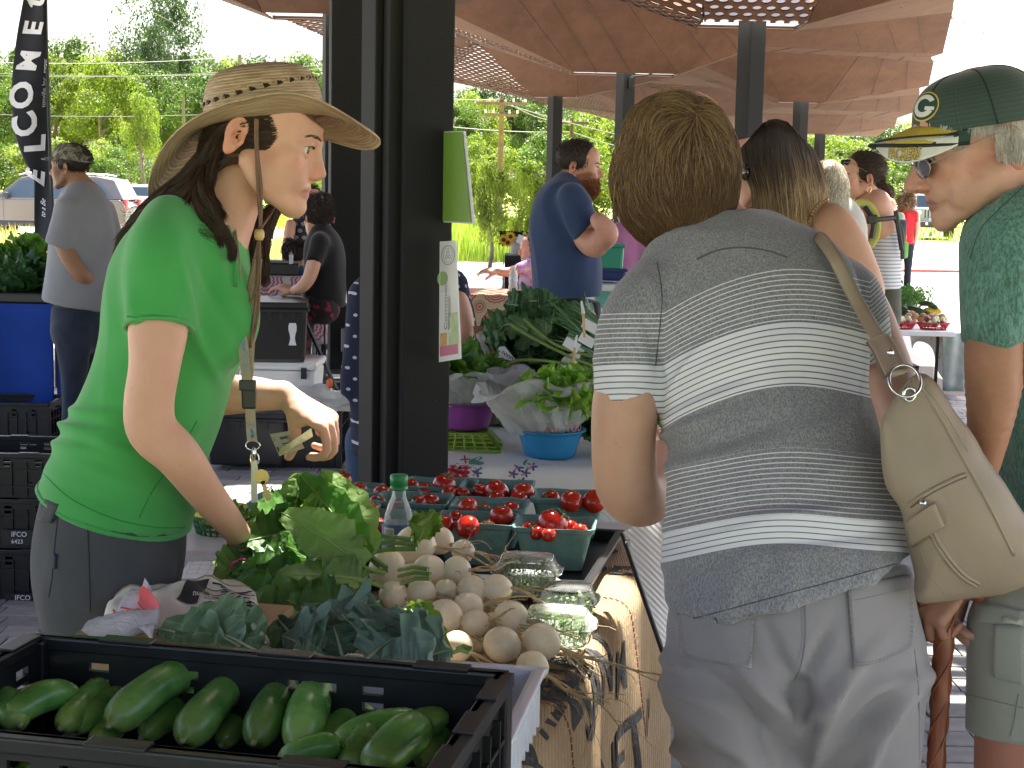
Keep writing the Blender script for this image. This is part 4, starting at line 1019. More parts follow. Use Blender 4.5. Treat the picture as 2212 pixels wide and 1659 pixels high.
D.ell(P(486,690,D0-.07),(.052,.06,.07),.06);D.ell(P(486,690,D0+.07),(.052,.06,.07),.06)
D.chain(R5([(520,385,D0,54,.062),(492,450,D0,62,.064),(474,480,D0,52,.055)]),.012,'s')
def f1(v):
 x,y=pxy(v);e=0
 for (cx,cy,ln,wd,a,sl) in ((190,890,60,11,.010,.1),(170,925,70,10,.012,.15),(150,965,80,12,.011,.2),(215,950,90,12,.009,.35),(520,735,60,16,-.006,1.2),(440,760,90,12,.006,1.1),(300,700,100,14,.006,1.3),(455,620,80,12,-.007,1.15),(470,560,70,10,.006,1.25),(260,1040,120,14,.006,.45),(350,1075,110,12,.005,.35),(240,1090,110,9,-.005,.35),(405,640,80,9,.006,1.35),(380,985,110,13,.007,.55),(300,880,60,10,.006,.4)):
  u=(x-cx)*cos(sl)+(y-cy)*sin(sl);w=-(x-cx)*sin(sl)+(y-cy)*cos(sl);e=e+a*np.exp(-(u/ln)**2-(w/wd)**2)
 return e
shirt1=cloth_obj('tshirt',D,M_GREENT,W1,.0045,(7,7,4.5),3,extra=f1)
tb=bvh(shirt1)
hemring(tor,M_GREENT,W1,.005,k=.985);hemring(slv,M_GREENT,W1,.0038,k=.985)
M_GSEAM=mat('green_seam',(.035,.25,.05),rough=.9)
seamline(tb,[(275,683),(340,692),(385,705),(411,722)],'sleeve_hem',M_GSEAM,W1,.0010,.0002)
seamline(tb,[(93,1022),(150,1075),(240,1118),(330,1138),(408,1140)],'bottom_hem',M_GSEAM,W1,.0010,.0002)
seamline(tb,[(425,910),(380,990),(330,1060),(300,1120)],'side_seam',M_GSEAM,W1,.0010,.0002)
b=MB();b.tube(drape(tb,[(440,432),(470,452),(492,500),(505,560),(508,620)],.002,6),.006,6,flat=.5);b.bd('collar',M_GREENT,W1,smooth=1)
hip=R5([(262,1040,D0,150,.165),(245,1120,D0,158,.175),(240,1200,D0,160,.18),(238,1290,D0,140,.17)])
fl=G(240,2300,0);fx=fl.x
lgs=[hip[-1][:3]]
D=Sdf((fx-.24,2.36,.04),(fx+.22,2.92,hip[0][2]+.05),.011);D.chain(hip,.02,flat=(1,0))
for dy in (-.095,.095): h=P(232,1270,D0+dy);D.chain([(h.x,h.y,h.z,.105,.095),(h.x+.01,h.y,.5,.082,.085),(h.x-.02,h.y,.1,.07,.075)],.03,flat=(0,1))
tr1=cloth_obj('trousers',D,M_GREYTR,W1,.006,(8,8,3.5),8)
tt=bvh(tr1);M_DK=mat('stitch_dark',(.03,.032,.035),rough=.9)
seamline(tt,[(186,1100),(192,1200),(195,1320)],'trouser_seam',M_DK,W1,.0010)
seamline(tt,[(128,1090),(118,1180),(112,1250),(105,1290)],'trouser_seam',M_DK,W1,.0010)
patch(tt,((75,1068),(130,1090),(112,1130),(70,1122)),'pocket_flap',M_GREYTR,W1,6,5,.006,.004)
patch(tt,((116,1195),(122,1197),(121,1230),(115,1228)),'label_tab',mat('tab_navy',(.03,.035,.07),rough=.8),W1,2,4,.003,.002)
p=drape(tt,[(77,1082),(78,1083)],.008,1);b=MB()
if p: b.ico(p[0],.006,2,);b.bd('snap_button',M_RIM,W1,smooth=1)
for dy in (-.095,.095): shoe(W1,fx,2.62+dy,(1,.1),mat('shoe_dark',(.06,.05,.045),rough=.7))
HB=[(.050,.027,.016),(.062,.034,.020),(.040,.022,.013),(.075,.042,.025)]
def PL(pts): return [tuple(P(*p)) for p in pts]
dn=D0-.075
Ds=Sdf(tuple(T1@Ve((0,-.02,.03))-Ve((.13,.13,.13))),tuple(T1@Ve((0,-.02,.03))+Ve((.13,.13,.13))),.004);Rr=np.array(T1.to_3x3().normalized())
Ds.ell(T1@Ve((0,-.026,.028)),(.079,.092,.074),.01,'u',Rr);Ds.ell(T1@Ve((0,.096,-.036)),(.09,.052,.078),.008,'s',Rr);Ds.ell(T1@Ve((0,.005,-.075)),(.1,.07,.055),.01,'s',Rr)
Ds.plane(P(580,247,D0),(-.40,0,1));Vv,Ff2=Ds.mesh(1);mkobj('hair_base',Vv,Ff2,M_HAIR,W1,smooth=1,cols=np.tile((.035,.02,.013),(len(Vv),1)))
combed(BVHTree.FromPolygons([Ve(v) for v in Vv],Ff2.tolist()),rootson(Vv,vnorm(Vv,Ff2),2600,3,lambda x,y,v:(y>225)),lambda x,y:(-1,.05+max(0,(600-x))/300),12,.008,.005,.08,4,lambda x,y,r:HB[r.integers(0,4)],.0008,W1,'swept_hair',dirt=.15)
paths=[(PL([(640,252,dn+.01),(590,262,dn-.004),(540,262,dn-.008),(500,280,dn-.006),(462,330,dn+.01),(430,372,dn+.02)]),.008,.006,1.5),
 (PL([(600,250,dn),(550,252,dn-.012),(495,270,dn-.012),(455,320,dn),(425,380,dn+.01)]),.010,.008,2),
 (PL([(570,292,dn-.004),(545,268,dn-.01),(500,285,dn-.008),(460,340,dn+.005),(425,390,dn+.02)]),.005,.006,.8),
 (PL([(480,260,dn),(450,300,dn+.02),(440,350,dn+.03),(420,400,dn+.03)]),.016,.012,3),
 (PL([(520,345,dn-.002),(490,350,dn-.004),(455,370,dn+.01),(425,395,dn+.02)]),.006,.006,1),
 (PL([(440,345,dn+.02),(400,388,dn+.03),(350,424,dn+.045),(308,462,dn+.06),(274,508,dn+.065),(258,550,dn+.065)]),.018,.009,5),
 (PL([(440,360,dn+.01),(415,405,dn-.02),(385,432,dn-.03),(345,448,dn-.01),(300,478,dn+.03),(262,525,dn+.05)]),.013,.012,4),
 (PL([(440,370,dn),(440,420,dn-.04),(460,450,dn-.05),(478,490,dn-.05),(500,530,dn-.05),(500,560,dn-.05)]),.010,.006,2.2),
 (PL([(430,380,dn),(425,430,dn-.04),(440,465,dn-.05),(470,500,dn-.05),(478,530,dn-.05)]),.010,.004,1.2),
 (PL([(470,330,dn+.01),(455,380,dn-.01),(450,420,dn-.03),(480,470,dn-.05)]),.010,.010,1.5)]
hairlocks(W1,paths,4200,.00072,HB,'hair',wave=.003,seed=5,pts=12)
tail=[(PL([(590,455,D0+.06),(575,500,D0+.05),(568,560,D0+.04),(570,610,D0+.04)]),.014,.010,1),(PL([(600,450,D0+.08),(560,480,D0+.06),(552,540,D0+.03),(560,600,D0+.04)]),.012,.01,1)]
hairlocks(W1,tail,700,.0008,HB,'hair_front',wave=.004,seed=6)
wis=[(PL([(415,410,dn-.03),(395,470,dn-.06),(425,500,dn-.07),(480,520,dn-.05)]),.006,.012,1),(PL([(310,470,dn),(285,500,dn+.01),(270,560,dn+.04)]),.01,.02,1),(PL([(350,430,dn),(315,455,dn),(290,470,dn+.02)]),.01,.03,.7)]
hairlocks(W1,wis,70,.0005,HB,'loose_hair',wave=.006,seed=9)
def strawmat():
 n=NT('straw');b=n.b;s=n.attr('s','Fac');t=n.attr('t','Fac')
 w=n.math('SINE',n.math(MU,s,1400.0));c=n.n('ShaderNodeCombineXYZ');n.l(n.math(MU,t,14.0),c.inputs[0]);n.l(n.math(MU,s,230.0),c.inputs[1])
 f=n.ramp(n.noise(1.0,4,c.outputs[0],.6),[(.36,0.0),(.62,1.0)]);g=n.ramp(n.noise(2.7,3,c.outputs[0],.7),[(.58,0.0),(.66,1.0)])
 col=n.mix(f,(.42,.28,.15),(.66,.50,.31));col=n.mix(n.math(MU,g,.6),col,(.24,.135,.065));col=n.mix(n.math(MU,n.math('LESS_THAN',w,-.75),.45),col,(.20,.12,.06))
 n.l(col,b.inputs['Base Color']);si(b,'Roughness',.62)
 tl=n.n('ShaderNodeBsdfTranslucent');n.l(col,tl.inputs[0]);m=n.n('ShaderNodeMixShader');si(m,0,.12);n.l(b.outputs[0],m.inputs[1]);n.l(tl.outputs[0],m.inputs[2]);n.l(m.outputs[0],n.o.inputs[0])
 n.bump(w,.35,.0015);return n.m
M_STRAW2=strawmat()
hc=P(580,257,D0);hat=empty('straw_hat',hc,0,'wide brimmed woven straw hat with vent holes worn by the woman in green','hat')
tilt=radians(-7)
def HL(f,l,u):  # forward(right in view), lateral (towards viewer negative), up
 c,s=cos(tilt),sin(tilt);return Ve((hc.x+f*c+u*s,hc.y+l,hc.z-f*s+u*c))
def crown(th,k):
 a,bb=.098,.085
 prof=[(0,1.04,0),(.12,1.03,.012),(.42,1.0,.040),(.62,.94,.061),(.76,.84,.076),(.87,.66,.086),(.95,.38,.0915),(1,0,.093)]
 for i in range(len(prof)-1):
  if prof[i][0]<=k<=prof[i+1][0]:
   t=(k-prof[i][0])/(prof[i+1][0]-prof[i][0]);rr=prof[i][1]*(1-t)+prof[i+1][1]*t;z=prof[i][2]*(1-t)+prof[i+1][2]*t;break
 return HL(a*rr*cos(th)-.006,bb*rr*sin(th),z)
NU,NK=72,30;V=[];s_=[];t_=[]
ks=[i/NK for i in range(NK+1)]
for k in ks:
 for j in range(NU): th=2*pi*j/NU;V.append(crown(th,k));s_.append(.094*k if k<.8 else .094*.8+.08*(k-.8));t_.append(j/NU if j<NU/2 else 1-j/NU)
F=[(i*NU+j,i*NU+(j+1)%NU,(i+1)*NU+(j+1)%NU,(i+1)*NU+j) for i in range(NK) for j in range(NU)]
mkobj('crown',V,F,M_STRAW2,hat,smooth=1,attrs=dict(s=s_,t=t_))
V=[];s_=[];t_=[];NR=14
for sd in (0,1):
 for i in range(NR+1):
  q=i/NR
  for j in range(NU):
   th=2*pi*j/NU;c,s=cos(th),sin(th);L=.170 if c>0 else .190;lat=.155
   f=c*(.099+(L-.080)*q)-.006;l=s*(.085+(lat-.083)*q)
   z=-(.052*c*c*q**1.4 if c>0 else .108*abs(c)**1.8*q**1.3)+.006*(s*s)*q**1.5-.27*s*(.085+(lat-.083)*q)*q*(.6+.4*abs(c))+.004*sin(th*5+1)*q - (.0035 if sd else 0)
   if q>.93: z-=.003
   V.append(HL(f,l,z));s_.append(.11+q*.09);t_.append(j/NU if j<NU/2 else 1-j/NU)
n1=(NR+1)*NU;F=[]
for sd in (0,1):
 for i in range(NR):
  for j in range(NU):
   a=(i*NU+j,i*NU+(j+1)%NU,(i+1)*NU+(j+1)%NU,(i+1)*NU+j);a=tuple(x+sd*n1 for x in a);F.append(a if sd else tuple(reversed(a)))
for j in range(NU): a=NR*NU+j;c=NR*NU+(j+1)%NU;F.append((a,c,c+n1,a+n1))
mkobj('brim',V,F,M_STRAW2,hat,smooth=1,attrs=dict(s=s_,t=t_))
b=MB();b.tube([HL(cos(t*pi/24)*.1005-.006,sin(t*pi/24)*.0875,.006) for t in range(48)],.004,6,closed=True,flat=.6);M_LEA=mat('brown_leather_cord',(.16,.085,.05),(.22,.12,.07),rough=.6,ns=60);b.bd('hat_band',M_LEA,hat,smooth=1)
M_HOLE=mat('vent_dark',(.02,.013,.01),rough=.9)
for i in range(26):
 th=radians(-172+i*13.6);k=.47+.14*cos(th)
 c=crown(th,k);n_=(c-HL(-.006,0,.03)).normalized();u=Ve((0,0,1)).cross(n_).normalized();w=n_.cross(u);c=c+n_*.0012
 pts=[c+u*.0065,c+u*.002+w*.0042*(1 if i%2 else .7),c-u*.006+w*.003,c-u*.003-w*.0042];V=pts+[q-n_*.002 for q in pts]
 mkobj('vent_hole',V,[(0,1,2,3),(0,4,5,1),(1,5,6,2),(2,6,7,3),(3,7,4,0)],M_HOLE,hat)
 b=MB();b.tube([c-u*.0075+n_*.0005-w*.004,c-u*.007+n_*.002,c-u*.0075+w*.004],.0013,5);b.bd('straw_twist',M_STRAW2,hat,smooth=1)
cd=D0-.085
for dx,ex in ((0,0),(7,3)):
 b=MB();b.tube(crv(PL([(552+dx*.5,256,cd-.03),(553+dx*.4,320,cd-.022),(557+dx,400,cd-.005),(561+ex,470,cd),(560,500,cd)]),6),.0026,6,flat=.5);b.bd('chin_cord',M_LEA,hat,smooth=1)
b=MB();b.tube(crv(PL([(598,440,D0+.03),(580,470,cd+.03),(566,490,cd),(562,500,cd)]),5),.0022,6);b.bd('chin_cord',M_LEA,hat,smooth=1)
b=MB();c=P(560,507,cd);b.lathe([(.002,-.009),(.006,-.009),(.0085,-.004),(.0085,.004),(.006,.009),(.002,.009)],c,16);b.bd('wooden_bead',mat('bead_wood',(.62,.40,.16),(.7,.48,.2),rough=.35,ns=40),hat,smooth=1)
for pts in ([(560,514,cd),(557,600,cd-.01),(549,680,cd-.01),(541,752,cd-.01)],[(561,514,cd),(561,600,cd-.01),(556,690,cd-.01),(541,745,cd-.01)],[(559,514,cd),(540,600,cd-.005),(528,680,cd-.005),(531,748,cd-.005)],[(558,514,cd),(552,620,cd-.01),(537,660,cd-.01),(535,700,cd-.01)]):
 b=MB();b.tube(crv(PL(pts),6),.0022,6,flat=.6);b.bd('hanging_cord',M_LEA,hat,smooth=1)
lan=empty('lanyard',P(530,720,cd),0,'tan neck lanyard with blue lettering, black buckle and keys hanging on woman in green','lanyard')
M_LAN=mat('lanyard_tan',(.42,.36,.24),(.36,.30,.20),rough=.8,ns=80,bs=500);M_LBL=mat('lanyard_blue',(.12,.38,.52),rough=.7)
lp=crv(PL([(497,470,cd+.07),(506,540,cd+.005),(512,620,cd-.01),(520,700,cd-.012),(531,800,cd-.014),(533,830,cd-.014)]),8)
def strip(pts,w,th,name,m,parent):
 b=MB();n=len(pts)-1
 def fn(u,v):
  i=min(int(v*n),n-1);t=v*n-i;p=pts[i].lerp(pts[i+1],t);a=(pts[i+1]-pts[i]).normalized();side=a.cross(Ve((0,1,0))).normalized();return p+side*w*(u-.5)
 b.sheet(fn,1,n*2,th);return b.bd(name,m,parent,smooth=False)
strip(lp,.0165,.0016,'strap',M_LAN,lan)
lp2=crv(PL([(556,560,cd+.03),(548,640,cd+.0),(541,720,cd-.005),(537,800,cd-.01),(534,830,cd-.012)]),8);strip(lp2,.0165,.0016,'strap',M_LAN,lan)
def along(pts,w0):
 L=[0]
 for i in range(len(pts)-1): L.append(L[-1]+(pts[i+1]-pts[i]).length)
 def fn(u,v):
  s=L[-1]-w0-u;i=max(0,min(len(pts)-2,int(np.searchsorted(L,s))-1));t=(s-L[i])/(L[i+1]-L[i]);p=pts[i].lerp(pts[i+1],t);a=(pts[i+1]-pts[i]).normalized();side=a.cross(Ve((0,1,0))).normalized()
  return p+side*(v-.004)*-1+Ve((0,-.0022,0))
 return fn
puttext('WILLO MMIX',along(lp,.02),.0105,M_LBL,'lettering',lan,.01)
puttext('WILLO MMIX',along(lp,.14),.0105,M_LBL,'lettering',lan,.01)
M_BP=mat('black_plastic',(.018,.018,.020),rough=.38)
b=MB();c=P(535,832,cd-.014);b.box(c+Ve((0,0,.0)),(.028,.008,.018),bev=.002);c2_=P(538,862,cd-.014);b.box(c2_,(.026,.009,.034),bev=.004,taper=.9);b.bd('buckle',M_BP,lan,smooth=False)
lp3=[P(540,880,cd-.014),P(543,930,cd-.014),P(545,953,cd-.014)];strip(lp3,.0165,.0018,'strap',M_LAN,lan)
puttext('MMIX',along(lp3,.005),.0105,M_LBL,'lettering',lan,.01)
M_CHR=mat('chrome',(.75,.75,.76),rough=.15,metal=1)
b=MB();c=P(546,962,cd-.014);b.tube([c+Ve((cos(t)*.012,0,sin(t)*.008)) for t in np.linspace(0,2*pi,14)[:-1]],.0013,6,closed=True);b.bd('ring',M_CHR,lan,smooth=1)
b=MB();b.lathe([(.002,.010),(.004,.006),(.0045,0),(.0025,-.012),(.001,-.014)],P(548,980,cd-.014),12);b.tube([P(550,982,cd-.014)+Ve((cos(t)*.007,0,sin(t)*.012-.008)) for t in np.linspace(0,2*pi,14)[:-1]],.0014,6,closed=True);b.bd('swivel_clip',M_CHR,lan,smooth=1)
b=MB();b.box(P(549,1040,cd-.014),(.011,.005,.072),RY(.0),bev=.002);b.bd('metal_fob',mat('fob_silver',(.5,.52,.5),rough=.35,metal=.8),lan)
b=MB();c=P(565,1030,cd-.02);R=RY(-.28);b.lathe([(0,-.001),(.0125,-.001),(.0125,.001),(0,.001)],c,20,R@RX(pi/2));b.box(c+R@Ve((0,0,-.024)),(.007,.002,.034),R);
for k in range(4): b.box(c+R@Ve((.0045,0,-.020-k*.006)),(.004,.0018,.003),R)
b.bd('key',mat('brass_key',(.62,.5,.26),rough=.3,metal=.9),lan)
bn=empty('banknote',P(640,950,2.74),0,'folded five dollar bill held in the raised hand of the woman in green','banknote')
M_BILL=mat('bill_paper',(.62,.60,.45),(.52,.52,.40),rough=.8,ns=220,det=2);M_BINK=mat('bill_ink',(.12,.15,.11),rough=.9);M_BBACK=mat('bill_back',(.66,.54,.25),(.5,.42,.2),rough=.8,ns=200)
A,B_,C_,D_=P(583,938,2.78),P(637,928,2.80),P(658,968,2.78),P(603,985,2.74)
def bf(o): return lambda u,v:(A*(1-u)+B_*u)*(1-v)+(D_*(1-u)+C_*u)*v+Ve((0,o-.004*sin(u*3),0))
b=MB();b.sheet(bf(0),6,4,.0004);b.bd('upper_leaf',M_BILL,bn)
A2,B2,C2,D2=P(603,972,2.725),P(672,925,2.735),P(676,943,2.725),P(604,986,2.72)
b=MB();b.sheet(lambda u,v:(A2*(1-u)+B2*u)*(1-v)+(D2*(1-u)+C2*u)*v,6,3,.0004);b.bd('folded_leaf',M_BBACK,bn)
fB=bf(-.0015)
puttext('5',lambda u,v:fB(.05+u,.32-v*1.6),.14,M_BINK,'numeral',bn,.02)
b=MB()
for (u0,u1,v0,v1) in ((.32,.62,.2,.32),(.3,.66,.5,.56),(.35,.6,.6,.64),(.68,.9,.15,.75),(.04,.12,.6,.85)): b.grid(lambda u,v:fB(u0+(u1-u0)*u,v0+(v1-v0)*v),2,1)
b.bd('print',M_BINK,bn)
f2=lambda u,v:(A2*(1-u)+B2*u)*(1-v)+(D2*(1-u)+C2*u)*v+Ve((0,-.001,0))
b=MB()
for (u0,u1,v0,v1) in ((.1,.85,.12,.2),(.1,.85,.8,.86),(.35,.6,.3,.7),(.7,.8,.3,.7)): b.grid(lambda u,v:f2(u0+(u1-u0)*u,v0+(v1-v0)*v),2,1)
b.bd('print',MATS['bill_paper'],bn)
# ================================================================ woman in striped top, back to the viewer
W2=person('woman seen from behind in grey and white striped T-shirt bending over the table',(G(1700,2400,0).x,2.3,0))
def stripemat():
 n=NT('striped_jersey');b=n.b;s=n.attr('s','Fac');v=n.obj()
 h=n.noise(420,2,n.obj((1,1,.4)),.7);hk=n.ramp(h,[(.38,.70),(.62,1.32)])
 g=n.mix(1.0,n.mix(n.ramp(n.noise(7,3,v),[(.3,0.0),(.7,1.0)]),(.235,.237,.26),(.28,.283,.305)),hk,MU)
 W=(.78,.78,.84);dk=(.13,.13,.165)
 def band(lo,hi): return n.math(MU,n.math('GREATER_THAN',s,lo),n.math('LESS_THAN',s,hi))
 def line(per,w,ph=0): return n.math('LESS_THAN',n.math('FRACT',n.math('DIVIDE',n.math('ADD',s,1000+ph),per)),w)
 c=g
 a=n.math(MU,band(574,690),line(10.6,.21));c=n.mix(a,c,W)
 a=band(690,828);c=n.mix(a,c,n.mix(line(13.2,.20),W,dk))
 a=n.math(MU,band(962,1108),line(11.2,.22));c=n.mix(a,c,W)
 a=band(1108,1172);c=n.mix(a,c,n.mix(line(13.0,.18),W,dk))
 n.l(c,b.inputs['Base Color']);si(b,'Roughness',.85);si(b,'Sheen Weight',.25);si(b,'Specular IOR Level',.2)
 n.bump(n.noise(600,2,v),.25,.001);return n.m
M_STRIPE=stripemat()
def sfn(V):
 x,y=pxy(V);xx=np.maximum(x,1435);dx=xx-1700
 s=y-(.00092*dx**2+.11*30*np.log1p(np.exp(np.clip(-dx/30,-30,30)))) + 9*vnoise(V*np.array((6,6,4)),3)
 s=s+np.where(y>940,(-.16*(x-1700))*np.clip((y-940)/250,0,1)*.0+ .0006*dx**2*np.clip((y-900)/120,0,1),0)
 s=s+np.where((x>1880)&(y<820),(x-1880)*1.2,0)
 return s
tor=R5([(1585,548,2.60,62,.06),(1606,578,2.58,175,.10),(1602,622,2.55,236,.125),(1614,680,2.52,248,.135),(1636,760,2.49,238,.135),(1655,870,2.46,225,.13),(1675,980,2.42,236,.135),(1692,1090,2.38,258,.145),(1700,1190,2.35,272,.165),(1714,1302,2.32,284,.185),(1722,1390,2.32,288,.19)])
sl=R5([(1450,612,2.53,58,.07),(1395,645,2.5,70,.07),(1364,710,2.49,76,.068),(1352,790,2.48,72,.066),(1350,884,2.47,67,.064)])
sr=R5([(1765,590,2.62,58,.065),(1835,625,2.66,60,.065),(1865,690,2.68,56,.062),(1880,770,2.69,54,.06)])
D=Sdf(*bounds(tor+sl+sr,.03),.007);D.chain(tor,.03,'u',4,flat=(0,1),side=(0,1,0));D.chain(sl,.028,'u',4,flat=(0,1));D.chain(sr,.03,'u',4,flat=(0,1))
_n=(P(1900,1237,2.2)-P(1432,1365,2.2)).cross(Ve((0,1,0)));D.plane(P(1900,1240,2.2),tuple(_n if _n.z<0 else -_n))
D.chain(R5([(1545,400,2.66,62,.07),(1568,478,2.60,68,.066),(1572,496,2.6,58,.055)]),.012,'s')
def f2(v):
 x,y=pxy(v);e=0
 for (cx,cy,ln,wd,a,sl_) in ((1500,880,110,16,.010,-.45),(1470,930,90,12,.010,-.38),(1560,830,120,22,-.006,-.5),(1480,1000,120,18,.009,-.30),(1560,960,130,20,-.007,-.42),(1470,820,80,10,.008,-1.0),(1415,770,70,9,-.010,1.3),(1440,690,90,12,.006,1.15),(1650,1120,200,14,.007,-.10),(1600,1150,170,12,.007,-.2),(1820,1125,140,12,.006,.05),(1750,1165,180,12,-.006,-.08),(1500,1200,110,16,.005,-.3),(1860,800,14,110,.007,.1),(1650,760,150,24,.004,-.3),(1780,920,110,22,.004,-.35),(1840,1000,80,18,.005,-.5),(1580,1300,30,100,.006,.2),(1880,1240,24,90,.007,.1),(1700,1260,30,90,.005,.1),(1340,760,60,10,.004,-.3),(1380,830,50,9,.005,-.5)):
  u=(x-cx)*cos(sl_)+(y-cy)*sin(sl_);w=-(x-cx)*sin(sl_)+(y-cy)*cos(sl_);e=e+a*np.exp(-(u/ln)**2-(w/wd)**2)
 return e*1.5
sh2=cloth_obj('striped_tshirt',D,M_STRIPE,W2,.0035,(6,6,4),12,attrs=dict(s=sfn),extra=f2)
t2=bvh(sh2);M_ST2=mat('seam_grey',(.10,.10,.115),rough=.9)
seamline(t2,[(1420,566),(1430,640),(1424,720),(1416,790)],'sleeve_seam',M_ST2,W2,.0011,.0002)
seamline(t2,[(1285,872),(1350,876),(1415,874)],'sleeve_hem',mat('seam_white',(.6,.6,.66),rough=.9),W2,.0008,.0002)
seamline(t2,[(1440,1350),(1560,1320),(1700,1282),(1800,1255),(1880,1233),(1950,1214)],'bottom_hem',M_ST2,W2,.0009,.0002)
seamline(t2,[(1505,560),(1550,541),(1600,535),(1655,541),(1700,556)],'collar_band',M_ST2,W2,.0014,.0004)
T2=headT((1470,365),2.68,(-.30,.95,0),radians(28),radians(6),1.03)
nk=R5([(1480,400,2.68,60,.055),(1530,470,2.64,66,.058),(1568,520,2.60,80,.065),(1580,580,2.56,120,.08)])
V1,F1=head_sdf(T2,.0045,nk,dict(ear=-.01,nside=(0,1,0))).mesh(1)
la=R5([(1354,820,2.48,50,.045),(1350,880,2.47,60,.055),(1347,980,2.47,59,.052),(1358,1060,2.48,56,.047),(1395,1075,2.56,48,.042),(1420,1020,2.70,40,.036),(1425,960,2.86,34,.03)])
Dl=Sdf(*bounds(la,.02),.005);Dl.chain(la,.01,kin=.02);V2,F2=Dl.mesh(1)
ra=R5([(1860,650,2.68,48,.048),(1905,770,2.69,46,.045),(1935,860,2.66,44,.044),(1960,960,2.60,42,.04),(1920,1010,2.75,36,.035),(1850,1020,2.95,30,.028)])
Dr=Sdf(*bounds(ra,.02),.0055);Dr.chain(ra,.01,kin=.02);V3,F3=Dr.mesh(1)
V4,F4=hand_sdf(handT(P(1424,955,2.88),(-.3,.8,.2),(.3,-.2,1)),.0045,(.4,.4,.5,.5),side=1).mesh(1)
V5,F5=hand_sdf(handT(P(1850,1020,2.96),(-.8,.5,.1),(0,-.4,1)),.0055,(.4,.4,.5,.5),side=-1).mesh(1)
core=R5([(1600,620,2.54,170,.09),(1660,900,2.45,180,.1),(1700,1250,2.33,220,.12)]);Dc=Sdf(*bounds(core,.02),.016);Dc.chain(core,.02);V6,F6=Dc.mesh(1)
c1=head_cols(V1,T2,SK_F);SK2=(.60,.36,.26)
skin_obj([(V1,F1,c1),(V2,F2,SK2),(V3,F3,SK2),(V4,F4,SK2),(V5,F5,SK2),(V6,F6,SK2)],W2)
M_LIL=cloth('pale_lilac_cotton',(.29,.272,.285),(.33,.31,.32),ns=9,bs=600,sheen=.2)
hip=R5([(1706,1225,2.34,258,.15),(1708,1300,2.33,268,.165),(1710,1400,2.32,274,.175),(1714,1460,2.32,262,.165)])
ll=R5([(1592,1420,2.32,146,.15),(1592,1520,2.32,146,.14),(1600,1640,2.32,132,.125),(1606,1850,2.32,104,.11)]);rl=R5([(1846,1420,2.32,148,.15),(1850,1520,2.32,140,.14),(1858,1640,2.32,126,.125),(1850,1850,2.32,104,.11)])
fl1=G(1606,2400,0);ll.append((ll[-1][0],2.30,.08,.062,.085));rl.append((rl[-1][0],2.30,.08,.062,.085))
D=Sdf(*bounds(hip+ll+rl,.03),.0085);D.chain(hip,.02,'u',4,flat=(1,0));D.chain(ll,.03,'u',4,flat=(0,1));D.chain(rl,.03,'u',4,flat=(0,1))
D.chain([tuple(P(1722,1500,2.17))+(.012,),tuple(P(1726,1560,2.17))+(.016,),tuple(P(1728,1700,2.17))+(.03,)],.05,'s')
def f3(v):
 x,y=pxy(v);e=0
 for (cx,cy,ln,wd,a,sl_) in ((1640,1480,120,18,.012,.85),(1600,1530,150,20,-.012,.75),(1560,1590,140,22,.012,.6),(1500,1500,110,18,.008,.4),(1690,1420,80,12,-.008,1.1),(1760,1430,80,12,-.008,2.0),(1800,1500,120,16,.010,2.3),(1850,1590,140,20,-.012,2.25),(1900,1560,130,18,.010,2.4),(1930,1480,90,16,.007,2.8),(1780,1580,90,14,.010,1.9),(1540,1640,130,18,.010,.3),(1640,1620,90,16,-.010,1.2),(1880,1640,120,16,.009,2.0),(1470,1440,60,14,.006,.5)):
  u=(x-cx)*cos(sl_)+(y-cy)*sin(sl_);w=-(x-cx)*sin(sl_)+(y-cy)*cos(sl_);e=e+a*np.exp(-(u/ln)**2-(w/wd)**2)
 return e*2.1
tr2=cloth_obj('trousers',D,M_LIL,W2,.0045,(7,7,3.5),21,extra=f3);tq=bvh(tr2)
M_LST=mat('lilac_stitch',(.25,.245,.275),rough=.9)
seamline(tq,[(1726,1250),(1738,1300),(1740,1380),(1730,1440),(1716,1470)],'centre_seam',M_LST,W2,.0013,.0004)
seamline(tq,[(1718,1256),(1730,1300),(1732,1380),(1722,1436)],'stitching',M_LST,W2,.0006,.0006,8,1)
for c4 in (((1462,1325),(1632,1292),(1622,1445),(1475,1420)),((1830,1268),(1972,1240),(1972,1402),(1845,1448))):
 pk=patch(tq,c4,'back_pocket',M_LIL,W2,18,16,.003,.003);tp=bvh(pk)
 tl,tr_,br,bl=[np.array(q,dtype=float) for q in c4];cc=(tl+tr_+br+bl)/4;ins=lambda p,k:tuple(cc+(np.array(p)-cc)*k)
 for k in (.97,.91): seamline(tp,[ins(tl,k),ins((tl*.15+bl*.85),k),ins((bl*.8+br*.2),k),ins((bl*.2+br*.8),k),ins((tr_*.15+br*.85),k),ins(tr_,k)],'stitching',M_LST,W2,.0006,.0004,7,1)
seamline(tp,[(1838,1298),(1900,1285),(1972,1268)],'stitching',M_LST,W2,.0006,.0004,8,1)
seamline(tq,[(1745,1262),(1830,1240),(1880,1228)],'waist_seam',M_LST,W2,.0008,.0004)
seamline(tq,[(1975,1400),(1985,1500),(1985,1640)],'side_seam',M_LST,W2,.0010,.0004)
for x in (fl1.x,rl[-1][0]): shoe(W2,x,2.33,(0,1),mat('shoe_light',(.5,.5,.5),rough=.7))
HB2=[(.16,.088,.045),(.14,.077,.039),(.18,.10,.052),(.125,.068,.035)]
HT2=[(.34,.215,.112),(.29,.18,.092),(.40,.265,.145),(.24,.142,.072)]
hc2=P(1461,375,2.62)
rows=R5([(1470,306,2.60,92,.066),(1464,350,2.60,116,.09),(1458,400,2.60,120,.095),(1480,458,2.60,86,.08),(1500,500,2.62,56,.055)])
